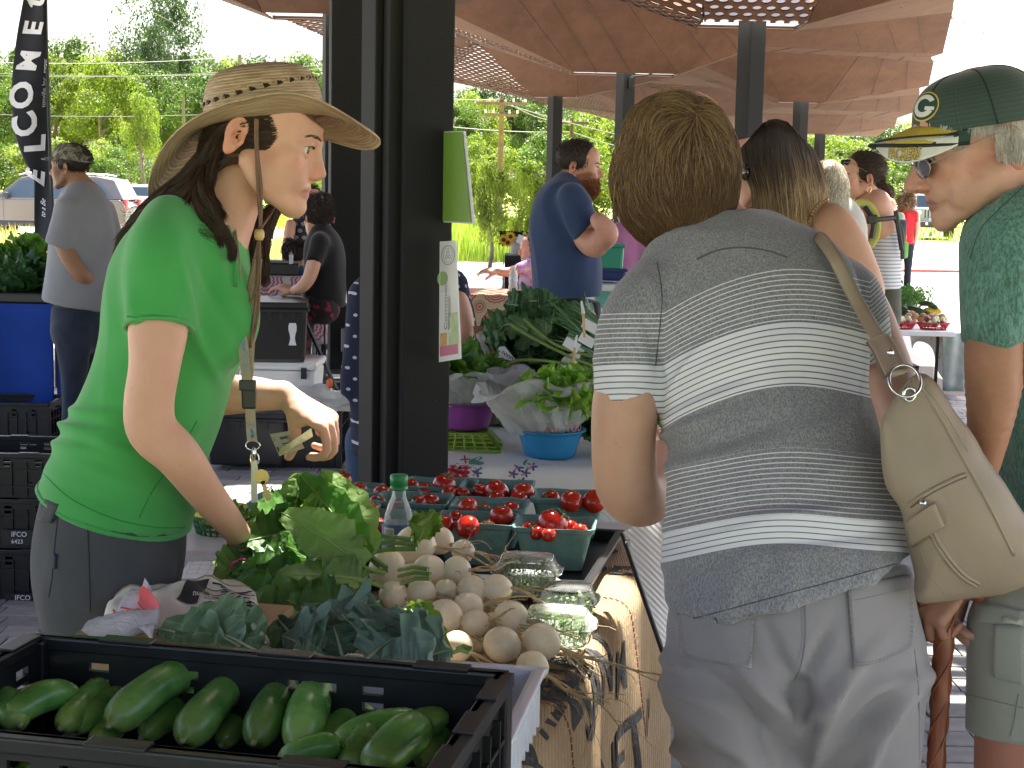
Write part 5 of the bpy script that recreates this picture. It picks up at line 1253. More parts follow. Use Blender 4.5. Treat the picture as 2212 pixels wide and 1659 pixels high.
Dh=Sdf(*bounds(rows,.03),.005);Dh.chain(rows,.02);Dh.ell(P(1450,274,2.60),(.06,.07,.035),.03);Vh,Fh=Dh.mesh(1)
mkobj('hair_base',Vh,Fh,M_HAIR,W2,smooth=1,cols=np.tile((.17,.098,.05),(len(Vh),1)))
th2=BVHTree.FromPolygons([Ve(v) for v in Vh],Fh.tolist())
def flow2(x,y):
 dx,dy=x-1505,y-240;L=hypot(dx,dy)+20
 k=min(1,max(0,(L-40)/130));fx=(dx/L*(1-k)+k*(.16 if x>1400 else -.02));fy=dy/L*(1-k)+k*1
 if y>430: fx+=(1475-x)/170
 return fx,fy
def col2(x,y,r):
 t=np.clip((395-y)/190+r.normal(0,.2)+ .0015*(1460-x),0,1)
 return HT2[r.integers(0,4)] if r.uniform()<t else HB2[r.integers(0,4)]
Nh=vnorm(Vh,Fh)
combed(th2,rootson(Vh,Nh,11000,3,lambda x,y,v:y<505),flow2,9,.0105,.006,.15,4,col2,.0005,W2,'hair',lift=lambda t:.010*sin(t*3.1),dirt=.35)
r=np.random.default_rng(8);st=[];cc=[]
for i in range(1300):   # tousled ends around the outline
 a=r.uniform(pi*.85,pi*2.15);k=r.uniform(.8,1.0);x,y=1462+122*k*cos(a),362+138*k*sin(a);p=P(x,y,2.60+r.uniform(-.05,.05));o=Ve((cos(a),r.uniform(-.3,.3),-sin(a))).normalized();tq_=Ve((-sin(a),0,-cos(a)))*(1 if r.uniform()<.6 else -1)
 L=r.uniform(.02,.05);st.append([tuple(p+o*L*t*(1-.45*t)*.55+tq_*L*t*t*.9+Ve((0,0,-.25*L*t*t))) for t in np.linspace(0,1,7)]);cc.append(np.array(HT2[r.integers(0,4)])*r.uniform(.8,1.3))
ribbons(st,.0009,'hair_ends',M_HAIR,W2,cols=cc)
st=[]
for i in range(26):
 p=P(1440+r.uniform(-25,25),235,2.6);st.append([tuple(p+Ve((.002*i*t*t*r.uniform(-1,1.4),0,.035*t+.012*sin(t*3)))+Ve((.02*t*t*r.uniform(-1.5,1),0,0))) for t in np.linspace(0,1,8)])
ribbons(st,.0005,'flyaway_hair',M_HAIR,W2,cols=[HT2[2]]*len(st))
b=MB();b.tube([P(*q) for q in [(1560,505,2.55),(1575,480,2.53),(1597,445,2.56)]],.0006,5);b.bd('necklace',mat('gold',(.7,.5,.2),rough=.3,metal=1),W2)
# ================================================================ beige handbag on her shoulder
bag=empty('handbag',P(2050,1250,2.18),0,'beige leather shoulder bag with silver rings hanging behind the striped top','handbag')
M_BEI=mat('beige_leather',(.31,.24,.17),(.35,.275,.20),rough=.48,ns=7,bs=240,bst=.25,bd=.0012)
M_BED=mat('beige_edge',(.17,.12,.09),rough=.6);M_BST=mat('beige_stitch',(.34,.28,.20),rough=.8)
outl=[(1968,815),(1940,850),(1912,885),(1898,915),(1900,1000),(1915,1060),(1945,1105),(1955,1180),(1970,1262),(1980,1312),(2060,1308),(2150,1290),(2215,1268),(2262,1228),(2240,1150),(2185,1065),(2125,975),(2060,880),(2008,815),(1984,806)]
ol=cat(outl+[outl[0]],4)[:-1];dB=2.16
cx0,cy0=2050,1090
n=len(ol);V=[];F=[]
lev=[(0.0,-.052),(.35,-.050),(.65,-.043),(.85,-.030),(.95,-.016),(1.0,0),(.95,.016),(.85,.030),(.65,.043),(.35,.05),(0.0,.052)]
spine=lambda y:(1968+(y-810)*.20 if y<900 else 1986+(y-900)*.24)
for (k,dy) in lev:
 for (x,y) in ol:
  cyy=cy0+(y-cy0)*k;cxx=spine(cyy)+(x-spine(y))*k;th=dy*(.45+.55*min(1,(cyy-800)/260));p=P(cxx,cyy,dB+.045);V.append(p+Ve((0,th,0)))
for i in range(len(lev)-1):
 for j in range(n): F.append((i*n+j,i*n+(j+1)%n,(i+1)*n+(j+1)%n,(i+1)*n+j))
V=np.array([tuple(v) for v in V]);Fq=np.array(F,dtype=np.int32)[:,::-1]
for _ in range(3): V=lap(V,Fq,.4)
V[:n]=V[:n].mean(0);V[-n:]=V[-n:].mean(0)
V=disp(V,Fq,lambda v,n_: folds(v,(10,10,7),.005,31,False)+.004*vnoise(v*22,5))
bo=mkobj('bag_body',V,Fq,M_BEI,bag,smooth=1);tb2=bvh(bo)
def piping(pts,name='piping',r=.0028,m=None,off=.0):
 v=drape(tb2,pts,off,10)
 if len(v)>2: b=MB();b.tube(v,r,6);b.bd(name,m or M_BEI,bag,smooth=1)
piping([(1964,1090),(2010,1060),(2060,1035),(2085,1025)],r=.0035);piping([(1968,1096),(2012,1066),(2062,1041),(2088,1031)],'seam',.0012,M_BED)
piping([(1988,830),(2030,900),(2080,990),(2130,1080),(2190,1200)],r=.0025);piping([(1986,1105),(2030,1190),(2070,1240),(2110,1268)],r=.0032);piping([(1992,1101),(2037,1186),(2078,1236),(2116,1262)],r=.0032)
for off_ in (0,):
 piping([(1912,900),(1905,960),(1912,1040)],'stitching',.0008,M_BST);piping([(1922,878),(1945,845),(1968,824)],'stitching',.0008,M_BST);piping([(1984,820),(2036,885),(2090,975)],'stitching',.0008,M_BST)
patch(tb2,((1958,1128),(2018,1084),(2040,1135),(1968,1182)),'pocket_flap',M_BEI,bag,8,8,.005,.004)
piping([(1960,1118),(2012,1078)],'zip',.002,mat('zip_taupe',(.22,.18,.15),rough=.5,bs=900),.002)
v=drape(tb2,[(1994,1087),(1995,1087)],.009,1);b=MB();b.lathe([(0,.004),(.004,.003),(.0055,0),(.0055,-.003)],v[0] if v else P(1994,1087,2.1),14,RX(pi/2));b.bd('snap',M_CHR,bag,smooth=1)
piping([(1985,1180),(2010,1240),(2040,1285)],'stitching',.0008,M_BST)
v=drape(tb2,[(1964,852),(1965,852)],.002,1);c=v[0] if v else P(1964,852,2.15);b=MB();b.tube([c+Ve((cos(t)*.0085,-.001,sin(t)*.0095)) for t in np.linspace(0,2*pi,20)[:-1]],.0026,8,closed=True);b.bd('eyelet',M_CHR,bag,smooth=1)
b=MB();b.ico(c+Ve((0,.002,0)),(.0075,.003,.0085),2);b.bd('eyelet_hole',M_BED,bag)
b=MB();c=P(1953,822,2.13);b.tube([c+Ve((cos(t)*.022,-.004+.012*sin(t),sin(t)*.021)) for t in np.linspace(0,2*pi,30)[:-1]],.0024,8,closed=True);b.bd('ring',M_CHR,bag,smooth=1)
sp=crv([tuple(P(*q)) for q in [(1752,540,2.66),(1758,512,2.56),(1774,516,2.47),(1803,556,2.42),(1835,620,2.40),(1868,680,2.36),(1900,735,2.28),(1915,760,2.22)]],8)
b=MB();b.tube(sp,[.011]*len(sp),10,flat=.45);b.bd('strap',M_BEI,bag,smooth=1)
b=MB();b.tube(crv([tuple(P(*q)) for q in [(1897,730,2.24),(1912,752,2.21),(1925,780,2.17),(1938,806,2.13)]],5),[.0165]*16,12,flat=.28);tb_=b.bd('strap_tab',M_BEI,bag,smooth=1)
b=MB();b.tube(crv([tuple(P(*q)) for q in [(1895,732,2.25),(1911,754,2.22),(1923,784,2.18),(1935,812,2.14)]],5),[.0180]*16,12,flat=.2);b.bd('strap_edge',M_BED,bag,smooth=1)
b=MB();c=P(1924,762,2.165);b.ico(c,(.0055,.003,.0055),2);b.bd('rivet',M_CHR,bag,smooth=1)
# ================================================================ old man in green cap
M1=person('elderly man in dark green football cap, glasses and heather green T-shirt leaning on a cane',(G(2190,2500,0).x,2.45,0))
DM=2.36
T3=headT((2124,318),DM,(-1,.03,0),radians(17),0,.96,.006)
nk=R5([(2150,380,DM,66,.06),(2185,430,DM,80,.066),(2230,480,DM+.02,110,.09),(2260,560,DM+.03,130,.12)])
def oldx(D,E,C):
 E((0,.078,-.033),(.012,.012,.010),.01)
 for x in (-1,1):
  E((x*.030,.078,-.016),(.012,.010,.008),.012);E((x*.050,.045,-.06),(.014,.022,.020),.015)
  C([(x*.020,.093,-.034,.0016),(x*.030,.084,-.050,.0016),(x*.034,.078,-.064,.0014)],.004,'s')
  C([(x*.030,.073,-.09,.0015),(x*.036,.068,-.078,.0013)],.004,'s')
Dh=head_sdf(T3,.0029,nk,dict(ear=-.022,ears=1.22,nose=1.04,noseb=1.15,wide=1.0,lip=.75,mouth=.0026,brow=1.2,extra=oldx,nside=(0,1,0)))
V1,F1=Dh.mesh(1);V1=disp(V1,F1,lambda v,n:.0009*vnoise(v*90,3)-.0007*np.abs(vnoise(v*np.array((50,50,160)),4))*1.0)
C1=head_cols(V1,T3,SK_O,dict(blush=1.5,lips=(.36,.15,.12)))
Dlt=R5([(2150,600,2.28,64,.055),(2146,740,2.26,60,.054),(2146,830,2.26,60,.052),(2140,900,2.26,50,.046),(2125,990,2.27,38,.036),(2105,1080,2.28,28,.026),(2092,1180,2.29,24,.020),(2085,1228,2.30,20,.016)])
Da=Sdf(*bounds(Dlt,.02),.0042);Da.chain(Dlt,.01);V2,F2=Da.mesh(1)
def wr_(v,n):
 x,y=pxy(v);m=np.exp(-((y-860)/90)**2)+.25;return m*(-.0011*np.abs(np.sin((y+.3*x+25*vnoise(v*18,2))*.16))+.0012*vnoise(v*60,3))
V2=disp(V2,F2,wr_)
V3,F3=hand_sdf(handT(P(2085,1232,2.31),(-.6,-.02,-.75),(-.5,-.5,.7)),.004,(.9,.95,1.0,1.05),(.8,.4),side=-1,sc=1.02).mesh(1)
farm=R5([(2190,640,2.56,56,.05),(2185,800,2.57,50,.046),(2160,950,2.56,42,.04),(2120,1120,2.5,30,.028),(2085,1240,2.42,22,.02)]);Df=Sdf(*bounds(farm,.02),.008);Df.chain(farm,.01);V4,F4=Df.mesh(1)
V7,F7=hand_sdf(handT(P(2085,1240,2.42),(-.3,-.5,-.8),(-.6,.5,.3)),.006,(.9,.95,1.0,1.05),(.8,.4),side=1).mesh(1)
fx=G(2240,2500,0).x
lgs=[]
for dy,dx in ((-.10,0),(.12,.03)):
 h=P(2215,1480,2.42+dy);k_=[(h.x+dx,h.y,h.z,.075,.075),(h.x+dx-.01,h.y,.48,.052,.055),(h.x+dx+.01,h.y,.35,.054,.056),(h.x+dx+.03,h.y,.09,.034,.036)]
 Dg=Sdf(*bounds(k_,.02),.008);Dg.chain(k_,.01);v,f=Dg.mesh(1);lgs.append((v,f,(.45,.20,.14)))
skin_obj([(V1,F1,C1),(V2,F2,(.40,.195,.12)),(V3,F3,(.42,.21,.14)),(V4,F4,(.40,.195,.12)),(V7,F7,SK_O)]+lgs,M1)
eyes(T3,M1,(0,1,-.35));browlash(T3,M1,(.55,.52,.48),th=.0007,VF=(V1,F1))
r=np.random.default_rng(5);st=[];cc=[];thd=BVHTree.FromPolygons([Ve(v) for v in V1],F1.tolist())
for i in range(2600):
 x,y=r.uniform(2035,2235),r.uniform(262,345)
 if (x<2105 and y>300+ (x-2035)*.15) or (2092<x<2150 and y>285): continue
 if x>2150 and y>345: continue
 h=thd.ray_cast(Ve((0,0,CAMH)),ray(x,y).normalized())
 if h[0] is None: continue
 d=Ve((.10 if x>2110 else -.25,0,-1));d=(d-h[1]*d.dot(h[1])).normalized();L=.016 if x<2105 else .010
 st.append([tuple(h[0]+h[1]*.0006+d*L*t+h[1]*.0022*t) for t in (0,.5,1)]);cc.append(np.array((.62,.58,.54))*r.uniform(.75,1.2))
ribbons(st,.0006,'hair',M_HAIR,M1,cols=cc)
M_HG=cloth('heather_green',(.095,.20,.16),(.115,.24,.195),ns=9,heather=.38,bs=500)
tor=R5([(2205,420,DM+.02,66,.10),(2225,470,2.42,110,.16),(2250,560,2.44,135,.20),(2262,700,2.45,130,.20),(2270,850,2.46,120,.18),(2275,1000,2.46,120,.18),(2275,1180,2.46,125,.185),(2278,1300,2.46,130,.19)])
sl=R5([(2180,470,2.34,70,.08),(2158,530,2.30,74,.075),(2150,640,2.27,70,.07),(2148,745,2.26,66,.066)])
D=Sdf(*bounds(tor+sl,.03),.0066);D.chain(tor,.03,'u',4,flat=(0,1));D.chain(sl,.03,'u',4,flat=(0,1));D.chain(R5([(2130,350,DM,62,.062),(2180,420,DM,64,.064),(2205,450,DM,52,.05)]),.01,'s')
def f5(v):
 x,y=pxy(v);e=0
 for (cx,cy,ln,wd,a,sl_) in ((2150,560,110,12,.006,1.4),(2180,640,120,12,-.006,1.35),(2110,650,90,10,.005,1.6),(2130,450,60,10,-.005,2.2),(2165,430,60,10,.005,2.3),(2190,900,140,12,.006,1.5)):
  u=(x-cx)*cos(sl_)+(y-cy)*sin(sl_);w=-(x-cx)*sin(sl_)+(y-cy)*cos(sl_);e=e+a*np.exp(-(u/ln)**2-(w/wd)**2)
 return e+ .004*np.sin(x*.05)*np.exp(-((y-735)/40)**2)
ts=cloth_obj('tshirt',D,M_HG,M1,.004,(7,7,4),41,extra=f5);tsb=bvh(ts);M_HS=mat('green_stitch_dark',(.03,.11,.08),rough=.9)
seamline(tsb,[(2212,402),(2170,440),(2140,470),(2115,500),(2095,560)],'shoulder_seam',M_HS,M1,.0010,.0003)
M_KH=cloth('khaki_cotton',(.30,.31,.255),(.34,.35,.30),ns=10,bs=500)
hp=R5([(2275,1180,2.46,125,.18),(2272,1290,2.46,135,.185),(2268,1380,2.46,140,.18)])
D=Sdf((P(2085,1300,2.3).x,2.16,.40),(P(2420,1300,2.5).x,2.76,hp[0][2]+.02),.008);D.chain(hp,.02,flat=(1,0))
for dy in (-.10,.12):
 a=P(2218,1360,2.44+dy);c_=P(2208,1592,2.42+dy);D.chain([(a.x,a.y,a.z,.092,.09),(c_.x,c_.y,c_.z,.088,.085)],.03,flat=(0,1))
so_=cloth_obj('cargo_shorts',D,M_KH,M1,.005,(8,8,4),44);sb=bvh(so_);M_KS=mat('khaki_stitch',(.22,.225,.19),rough=.9)
patch(sb,((2112,1300),(2215,1322),(2212,1352),(2110,1345)),'cargo_pocket_flap',M_KH,M1,8,4,.005,.004)
patch(sb,((2150,1348),(2214,1352),(2212,1480),(2146,1460)),'cargo_pocket',M_KH,M1,8,8,.006,.005)
tg=patch(sb,((2166,1331),(2210,1338),(2210,1351),(2166,1345)),'brand_tag',mat('tag_cream',(.5,.5,.42),rough=.8),M1,4,2,.0125,.0008)
h=sb.ray_cast(Ve((0,0,CAMH)),ray(2188,1340).normalized())
if h[0] is not None:
 for tx,yy,sz in (('Wrangler',1339,.0062),('ESTABLISHED 1947',1347,.0028)):
  puttext(tx,lambda u,v:P(2172+u*FP/h[0].y,yy-v*FP/h[0].y+u*FP/h[0].y*.15,h[0].y-.016),sz,M_KS,'tag_lettering',M1,.01)
seamline(sb,[(2090,1500),(2140,1512),(2212,1530)],'leg_hem',M_KS,M1,.0009,.0004,8,1);seamline(sb,[(2200,1500),(2190,1560),(2182,1590)],'leg_seam',M_KS,M1,.0009,.0004)
for dy in (-.10,.12): shoe(M1,P(2215,1480,2.42).x+.03,2.42+dy,(-1,0),mat('shoe_light',(.5,.5,.5),rough=.7))
cap=empty('baseball_cap',T3@Ve((0,0,.06)),0,'dark green mesh football cap with yellow and white bill worn by the elderly man','cap')
def capmat():
 n=NT('cap_mesh_green');b=n.b;v=n.obj((1,1,1));s=n.attr('s','Fac');t=n.attr('t','Fac')
 fx=n.math('SUBTRACT',n.math('FRACT',n.math(MU,s,26.0)),.5);fy=n.math('SUBTRACT',n.math('FRACT',n.math(MU,t,18.0)),.5)
 d=n.math('SQRT',n.math('ADD',n.math(MU,fx,fx),n.math(MU,fy,fy)));dot=n.math('LESS_THAN',d,.17)
 fade=n.math('LESS_THAN',t,.62);f=n.math(MU,dot,fade)
 c=n.mix(f,(.022,.050,.038),(.07,.10,.06));n.l(c,b.inputs['Base Color']);si(b,'Roughness',.7);si(b,'Sheen Weight',.3);n.bump(n.noise(300,2,v),.2,.001);return n.m
M_CAP=capmat();M_YEL=mat('cap_yellow',(.62,.46,.05),(.55,.40,.04),rough=.7,ns=300,bs=600);M_CW=mat('cap_white',(.72,.71,.66),rough=.7,bs=600);M_CG=mat('cap_green',(.015,.055,.035),rough=.7);M_CK=mat('cap_black',(.012,.014,.014),rough=.6);M_GOLD=mat('cap_gold_print',(.72,.50,.08),rough=.6)
def CL(x,y,z): return T3@Ve((x,y,z))
def cdome(th,k):
 """th 0 at the front"""
 r=cos(k*pi/2)**.62 if k<1 else 0;z=sin(k*pi/2)
 fy=.106 if cos(th)>0 else .108;yy=fy*cos(th)*r-.013;xx=.086*sin(th)*r
 return CL(xx,yy,.032+.014*cos(th)*(1-k)+.090*z)
NU,NK=64,20;V=[];s_=[];t_=[]
for i in range(NK+1):
 for j in range(NU): th=2*pi*j/NU;p=cdome(th,i/NK);V.append(p);s_.append(abs(((j/NU*6)%1)-.5)*2*.9);t_.append(i/NK)
F=[(i*NU+j,i*NU+(j+1)%NU,(i+1)*NU+(j+1)%NU,(i+1)*NU+j) for i in range(NK) for j in range(NU)]
co=mkobj('crown',V,F,M_CAP,cap,smooth=1,attrs=dict(s=s_,t=t_))
for k in range(6):
 b=MB();b.tube([cdome(pi/6+k*pi/3,t/14)+Ve((0,0,.0003)) for t in range(15)],.0011,5);b.bd('panel_seam',M_CK,cap,smooth=1)
b=MB();b.ico(CL(0,-.013,.1205),(.008,.008,.004),2);b.bd('top_button',M_YEL,cap,smooth=1)
def bill(u,v,lo=0):
 """u -1..1 across, v 0..1 outwards"""
 a=u*1.25;x=.078*sin(a)*(1+.03*v);y0=.092*cos(a)-.006;L=.078*max(0,(1-(abs(u))**2.4))**.6
 y=y0+L*v;z=.062-.010*v-.020*u*u*1.2-.010*v*v*0-.012*(u*u)*v - lo
 return CL(x,y,z)
def part_bill(u0,u1,v0,v1,lo,name,m,th=.002,nu=20,nv=5):
 b=MB();f=lambda a,c:bill(u0+(u1-u0)*a,v0+(v1-v0)*c,lo);b.sheet(f,nu,nv,th if lo==0 else -th);return b.bd(name,m,cap,smooth=1)
part_bill(-.99,.99,0,1,0,'bill_top',M_YEL);part_bill(-.99,.99,.0,1.0,.0035,'bill_underside',M_CG,.0015)
b=MB();b.tube([bill(-.99+1.98*t/40,1.0,.001) for t in range(41)],.0028,6);b.bd('bill_edge',M_CK,cap,smooth=1)
b=MB()
side=-1 if (T3.to_3x3()@Ve((-1,0,0))).y<0 else 1
def wpan(a,c):
 top=bill(side*(.93-.80*a),.55+.40*a,0)+Ve((0,0,.0012));ed=bill(side*(.95-.72*a),1.0,0);low=ed+Ve((0.012*0,-.003-.006*sin(a*3.1),-.002-.024*sin(min(1,a*1.05)*3.0)**.8))
 return top.lerp(low,c)
b.sheet(wpan,24,6,.0018);wo=b.bd('white_side_panel',M_CW,cap,smooth=1)
def ptxt(u,v):
 a=.74-u/.085*.50;c=.88-v/.0135*.62
 return wpan(a,c)+Ve((0,-.0016,-.0006))
puttext('PACKERS',ptxt,.0175,M_CK,'lettering',cap,.045,1);
puttext('PACKERS',lambda u,v:ptxt(u,v)+Ve((0,-.0007,0)),.0175,M_GOLD,'lettering',cap,.008,1)
b=MB();b.tube([wpan(t/20,-.06)+Ve((0,-.001,.0008)) for t in range(21)],.0014,6);b.bd('black_piping',M_CK,cap,smooth=1)
tc=bvh(co)
ec=cdome(side*.42,.36);en=(ec-CL(0,-.013,.05)).normalized();eu=Ve((0,0,1)).cross(en).normalized()*(1 if side>0 else 1);ew=en.cross(eu)
def emb(rx,ry,off,name,m,hole=0):
 b=MB();N=28;V=[];F=[]
 rr=[0,.35,.7,1] if not hole else [hole,1]
 for r_ in rr:
  for t in range(N):
   a=2*pi*t/N;p=ec+eu*rx*r_*cos(a)+ew*ry*r_*sin(a);h=tc.find_nearest(p);V.append(h[0]+h[1]*off*(1 if h[1].dot(h[0]-CL(0,-.013,.05))>0 else -1))
 for i in range(len(rr)-1):
  for t in range(N): F.append((i*N+t,i*N+(t+1)%N,(i+1)*N+(t+1)%N,(i+1)*N+t))
 b.add(V,F);return b.bd(name,m,cap)
emb(.031,.024,.0012,'emblem_rim',M_GOLD);emb(.0285,.0215,.0016,'emblem_field',M_CG)
def gpt(u,v):
 p=ec+eu*u+ew*v;h=tc.find_nearest(p);return h[0]+h[1]*.0022*(1 if h[1].dot(h[0]-CL(0,-.013,.05))>0 else -1)
b=MB();
b.grid(lambda a,c:gpt((.0235-.010*c)*cos(.55+a*5.2),(.0175-.0075*c)*sin(.55+a*5.2)),30,1);b.grid(lambda a,c:gpt(.004+.019*a,-.0015-.0055*c),3,1);b.bd('letter_g',M_CW,cap)
gl=empty('eyeglasses',T3@Ve((0,.1,.005)),0,'thin metal framed tinted glasses on the elderly man','glasses')
M_LENS=mat('tinted_lens',(.10,.09,.08),rough=.05,tr=.75,ior=1.3);M_GM=mat('frame_metal',(.45,.40,.33),rough=.3,metal=1)
for x in (-1,1):
 c=Ve((x*.033,.106,-.004));b=MB();ring=[CL(c.x+.0225*cos(t),c.y-.012*(abs(c.x+.0225*cos(t)*1-0)/.055)**2,c.z+.0165*sin(t)) for t in np.linspace(0,2*pi,25)[:-1]]
 b.tube(ring,.0009,6,closed=True);b.bd('rim',M_GM,gl,smooth=1)
 cc_=sum(ring,Ve())/24;b=MB();off=CL(0,.0008,0)-CL(0,0,0);b.add([cc_+off]+ring+[cc_-off]+[q-off for q in ring],[(0,i+1,(i+1)%24+1) for i in range(24)]+[(25,26+(i+1)%24,26+i) for i in range(24)]);b.bd('lens',M_LENS,gl,smooth=1)
 b=MB();b.tube(crv([CL(x*.057,.094,.000),CL(x*.072,.075,.004),CL(x*.079,.03,.013),CL(x*.081,-.012,.018),CL(x*.082,-.03,.008)],5),.0009,6);b.bd('temple',M_GM,gl,smooth=1)
b=MB();b.tube(crv([CL(-.011,.105,.002),CL(0,.109,.004),CL(.011,.105,.002)],4),.0009,6);b.bd('bridge',M_GM,gl,smooth=1)
cn=empty('walking_cane',(P(2003,1659,2.31).x-.012,2.31,0),0,'reddish brown carved wooden walking cane of the elderly man','cane')
M_CANE=mat('cane_wood',(.30,.085,.035),(.16,.045,.018),rough=.42,ns=50,coat=.3,stretch=(1,1,.3),bs=90,bst=.5)
top=P(2045,1292,2.31);bot=Ve((P(1972,2400,2.31).x,2.31,.0));b=MB();pts=[bot.lerp(top,t/70) for t in range(71)];r=random.Random(4)
b.tube(pts,[.0095+.0060*(t/70)+.0011*sin(t*.9)+r.uniform(-.0006,.0006) for t in range(71)],12);b.bd('shaft',M_CANE,cn,smooth=1)
for g in range(3):
 b=MB();b.tube([bot.lerp(top,t/90)+Ve((cos(t*.35+g*2.1),sin(t*.35+g*2.1),0))*(.0102+.0056*t/90) for t in range(91)],.0016,5);b.bd('carved_spiral',M_CANE,cn,smooth=1)
b=MB();b.tube(crv([top+Ve((.055,0,.004)),top+Ve((.03,0,.014)),top+Ve((-.005,0,.010)),top+Ve((-.045,0,-.004))],5),[.013]*16,10);b.bd('handle',M_CANE,cn,smooth=1)
b=MB();b.lathe([(0,0),(.017,0),(.016,.03),(.012,.045)],bot,12);b.bd('rubber_tip',M_TYRE,cn,smooth=1)
# ================================================================ people further back
def clad(rows_list,m,parent,name,vox,k=.03,cut=None,amp=.006,sc=(7,7,4),seed=1,attrs=None,extra=None):
 allr=[r for rows,f in rows_list for r in rows];D=Sdf(*bounds(allr,.03),vox)
 for rows,f in rows_list: D.chain(rows,k,'u',4,flat=f)
 if cut:
  for rows in cut: D.chain(rows,.01,'s')
 return cloth_obj(name,D,m,parent,amp,sc,seed,attrs,extra)
def limb(rows,vox=.01,k=.01,kin=.02):
 D=Sdf(*bounds(rows,.02),vox);D.chain(rows,k,kin=kin);return D.mesh(1)
def simplehand(p,dirn,back,vox=.007,curl=.4,side=1,sc=1.0): return hand_sdf(handT(p,dirn,back),vox,(curl,)*4,side=side,sc=sc).mesh(1)
def legs(parent,m,hx,hy,d,hw,base,name='trousers',dyv=.09,vox=.014,foot='shoe',to=.06,ank=.06,top=None,dxv=0,shoem=None,dirv=(1,0)):
 h=P(hx,hy,d);s=d/FP;rows=[]
 D=Sdf((h.x-.30,h.y-.32,-.01),(h.x+.30,h.y+.32,h.z+.16),vox)
 D.chain([(h.x,h.y,h.z+.08,hw*s*.95,.13),(h.x,h.y,h.z-.06,hw*s,.15)],.02,flat=(1,0))
 for k in (-1,1):
  D.chain([(h.x+k*dxv,h.y+k*dyv,h.z-.06,hw*s*(.75 if not dxv else .55),.085),(h.x+k*dxv*1.1,h.y+k*dyv,(h.z)*.5+.02,.07,.07),(h.x+k*dxv*1.2,h.y+k*dyv,to,ank,ank)],.03,flat=(0,1))
 o=cloth_obj(name,D,m,parent,.006,(7,7,3.5),5)
 for k in (-1,1): shoe(parent,h.x+k*dxv*1.2+.03*dirv[0],h.y+k*dyv,dirv,shoem or M_TYRE)
 return o
def scalp(T,parent,cols,n,L,w,cut_front=.06,down=-.02,seed=1,vox=.006,base=(.03,.02,.015),scale=1.0,fl=(0,-.5,-1),extra=None,front_low=.0):
 """short hair: a cap of hair on the skull with combed ends"""
 c=T@Ve((0,-.02,.04));e=.15;D=Sdf(tuple(c-Ve((e,e,e))),tuple(c+Ve((e,e,e))),vox);R=np.array(T.to_3x3().normalized())
 z_=T.to_scale().x
 D.ell(T@Ve((0,-.016,.046)),(.0800*scale*z_,.1035*scale*z_,.086*scale*z_),.01,'u',R);D.ell(T@Ve((0,.084,-.014+front_low)),(.085*z_,.056*z_,.070*z_),.008,'s',R);D.ell(T@Ve((0,.03,-.085)),(.11*z_,.075*z_,.068*z_),.01,'s',R)
 if extra: extra(D,R)
 V,F=D.mesh(1);mkobj('hair_base',V,F,M_HAIR,parent,smooth=1,cols=np.tile(base,(len(V),1)))
 N=vnorm(V,F);TI2=np.array(T.inverted());r=np.random.default_rng(seed);i=r.integers(0,len(V),n);f=T.to_3x3().normalized()@Ve(fl);f=np.array(f)
 st=[];cc=[];bt=BVHTree.FromPolygons([Ve(v) for v in V],F.tolist())
 for k in i:
  if N[k,1]>.5 or (TI2@np.append(V[k],1))[1]>.045: continue
  d=f-N[k]*np.dot(f,N[k])+r.normal(0,.25,3);d/=np.linalg.norm(d)+1e-6;l=L*r.uniform(.5,1.2);p=V[k]
  st.append(np.array([p+d*l*t+N[k]*(.003+.004*sin(t*2.5)) for t in (0,.35,.7,1)]));cc.append(np.array(cols[r.integers(0,len(cols))])*r.uniform(.7,1.3))
 ribbons(st,w,'hair',M_HAIR,parent,cols=cc)
VX=.0057
d=8.7;A=person('man in grey T-shirt and camouflage cap standing with hands behind his back',(G(165,975,0).x,d,0))
T=headT((152,362),d,(-1,.22,0),radians(2),0,1.05,.0)
nk=R5([(158,378,d,24,.06),(172,402,d,28,.065),(182,430,d,44,.10)])
DD=head_sdf(T,VX,nk,dict(ear=-.012,nose=1.0,nside=(0,1,0)));V1,F1=DD.mesh(1);C1=head_cols(V1,T,SK_T,dict(beard=(.05,.03,.02),beardamt=.35,lips=(.28,.12,.09)))
arm=R5([(133,510,d-.18,20,.045),(152,560,d-.18,17,.042),(178,595,d-.17,15,.036),(205,610,d-.05,13,.028)]);V2,F2=limb(arm,.008)
arm2=R5([(236,520,d+.15,20,.045),(246,560,d+.12,16,.04),(232,590,d+.03,14,.033),(218,602,d-.03,12,.026)]);V3,F3=limb(arm2,.008)
V4,F4=simplehand(P(206,608,d-.06),(.7,-.1,-.5),(.3,-.9,.3),.0075,.6);V5,F5=simplehand(P(220,600,d-.06),(-.6,-.1,-.7),(.2,-.9,.2),.0075,.7,side=-1)
skin_obj([(V1,F1,C1),(V2,F2,SK_T),(V3,F3,SK_T),(V4,F4,SK_T),(V5,F5,SK_T)],A);eyes(T,A,(0,1,0));browlash(T,A,(.02,.015,.012),th=.0012)
scalp(T,A,[(.014,.011,.010),(.022,.017,.015)],900,.022,.0013,seed=4)
M_GT=cloth('grey_jersey',(.235,.24,.255),(.28,.285,.30),ns=6,bs=300)
tor=R5([(182,420,d,34,.10),(180,450,d,54,.17),(178,520,d,66,.19),(172,590,d,68,.18),(160,660,d,68,.18)]);sl=R5([(150,455,d-.15,34,.08),(135,510,d-.19,32,.07),(128,532,d-.19,31,.07)]);sr=R5([(215,460,d+.14,34,.08),(236,520,d+.16,28,.07)])
clad([(tor,(0,1)),(sl,(0,1)),(sr,(0,1))],M_GT,A,'tshirt',.0125,amp=.012,sc=(5,5,3.2))
M_JN=cloth('dark_denim',(.018,.026,.045),(.03,.04,.06),ns=8,bs=200)
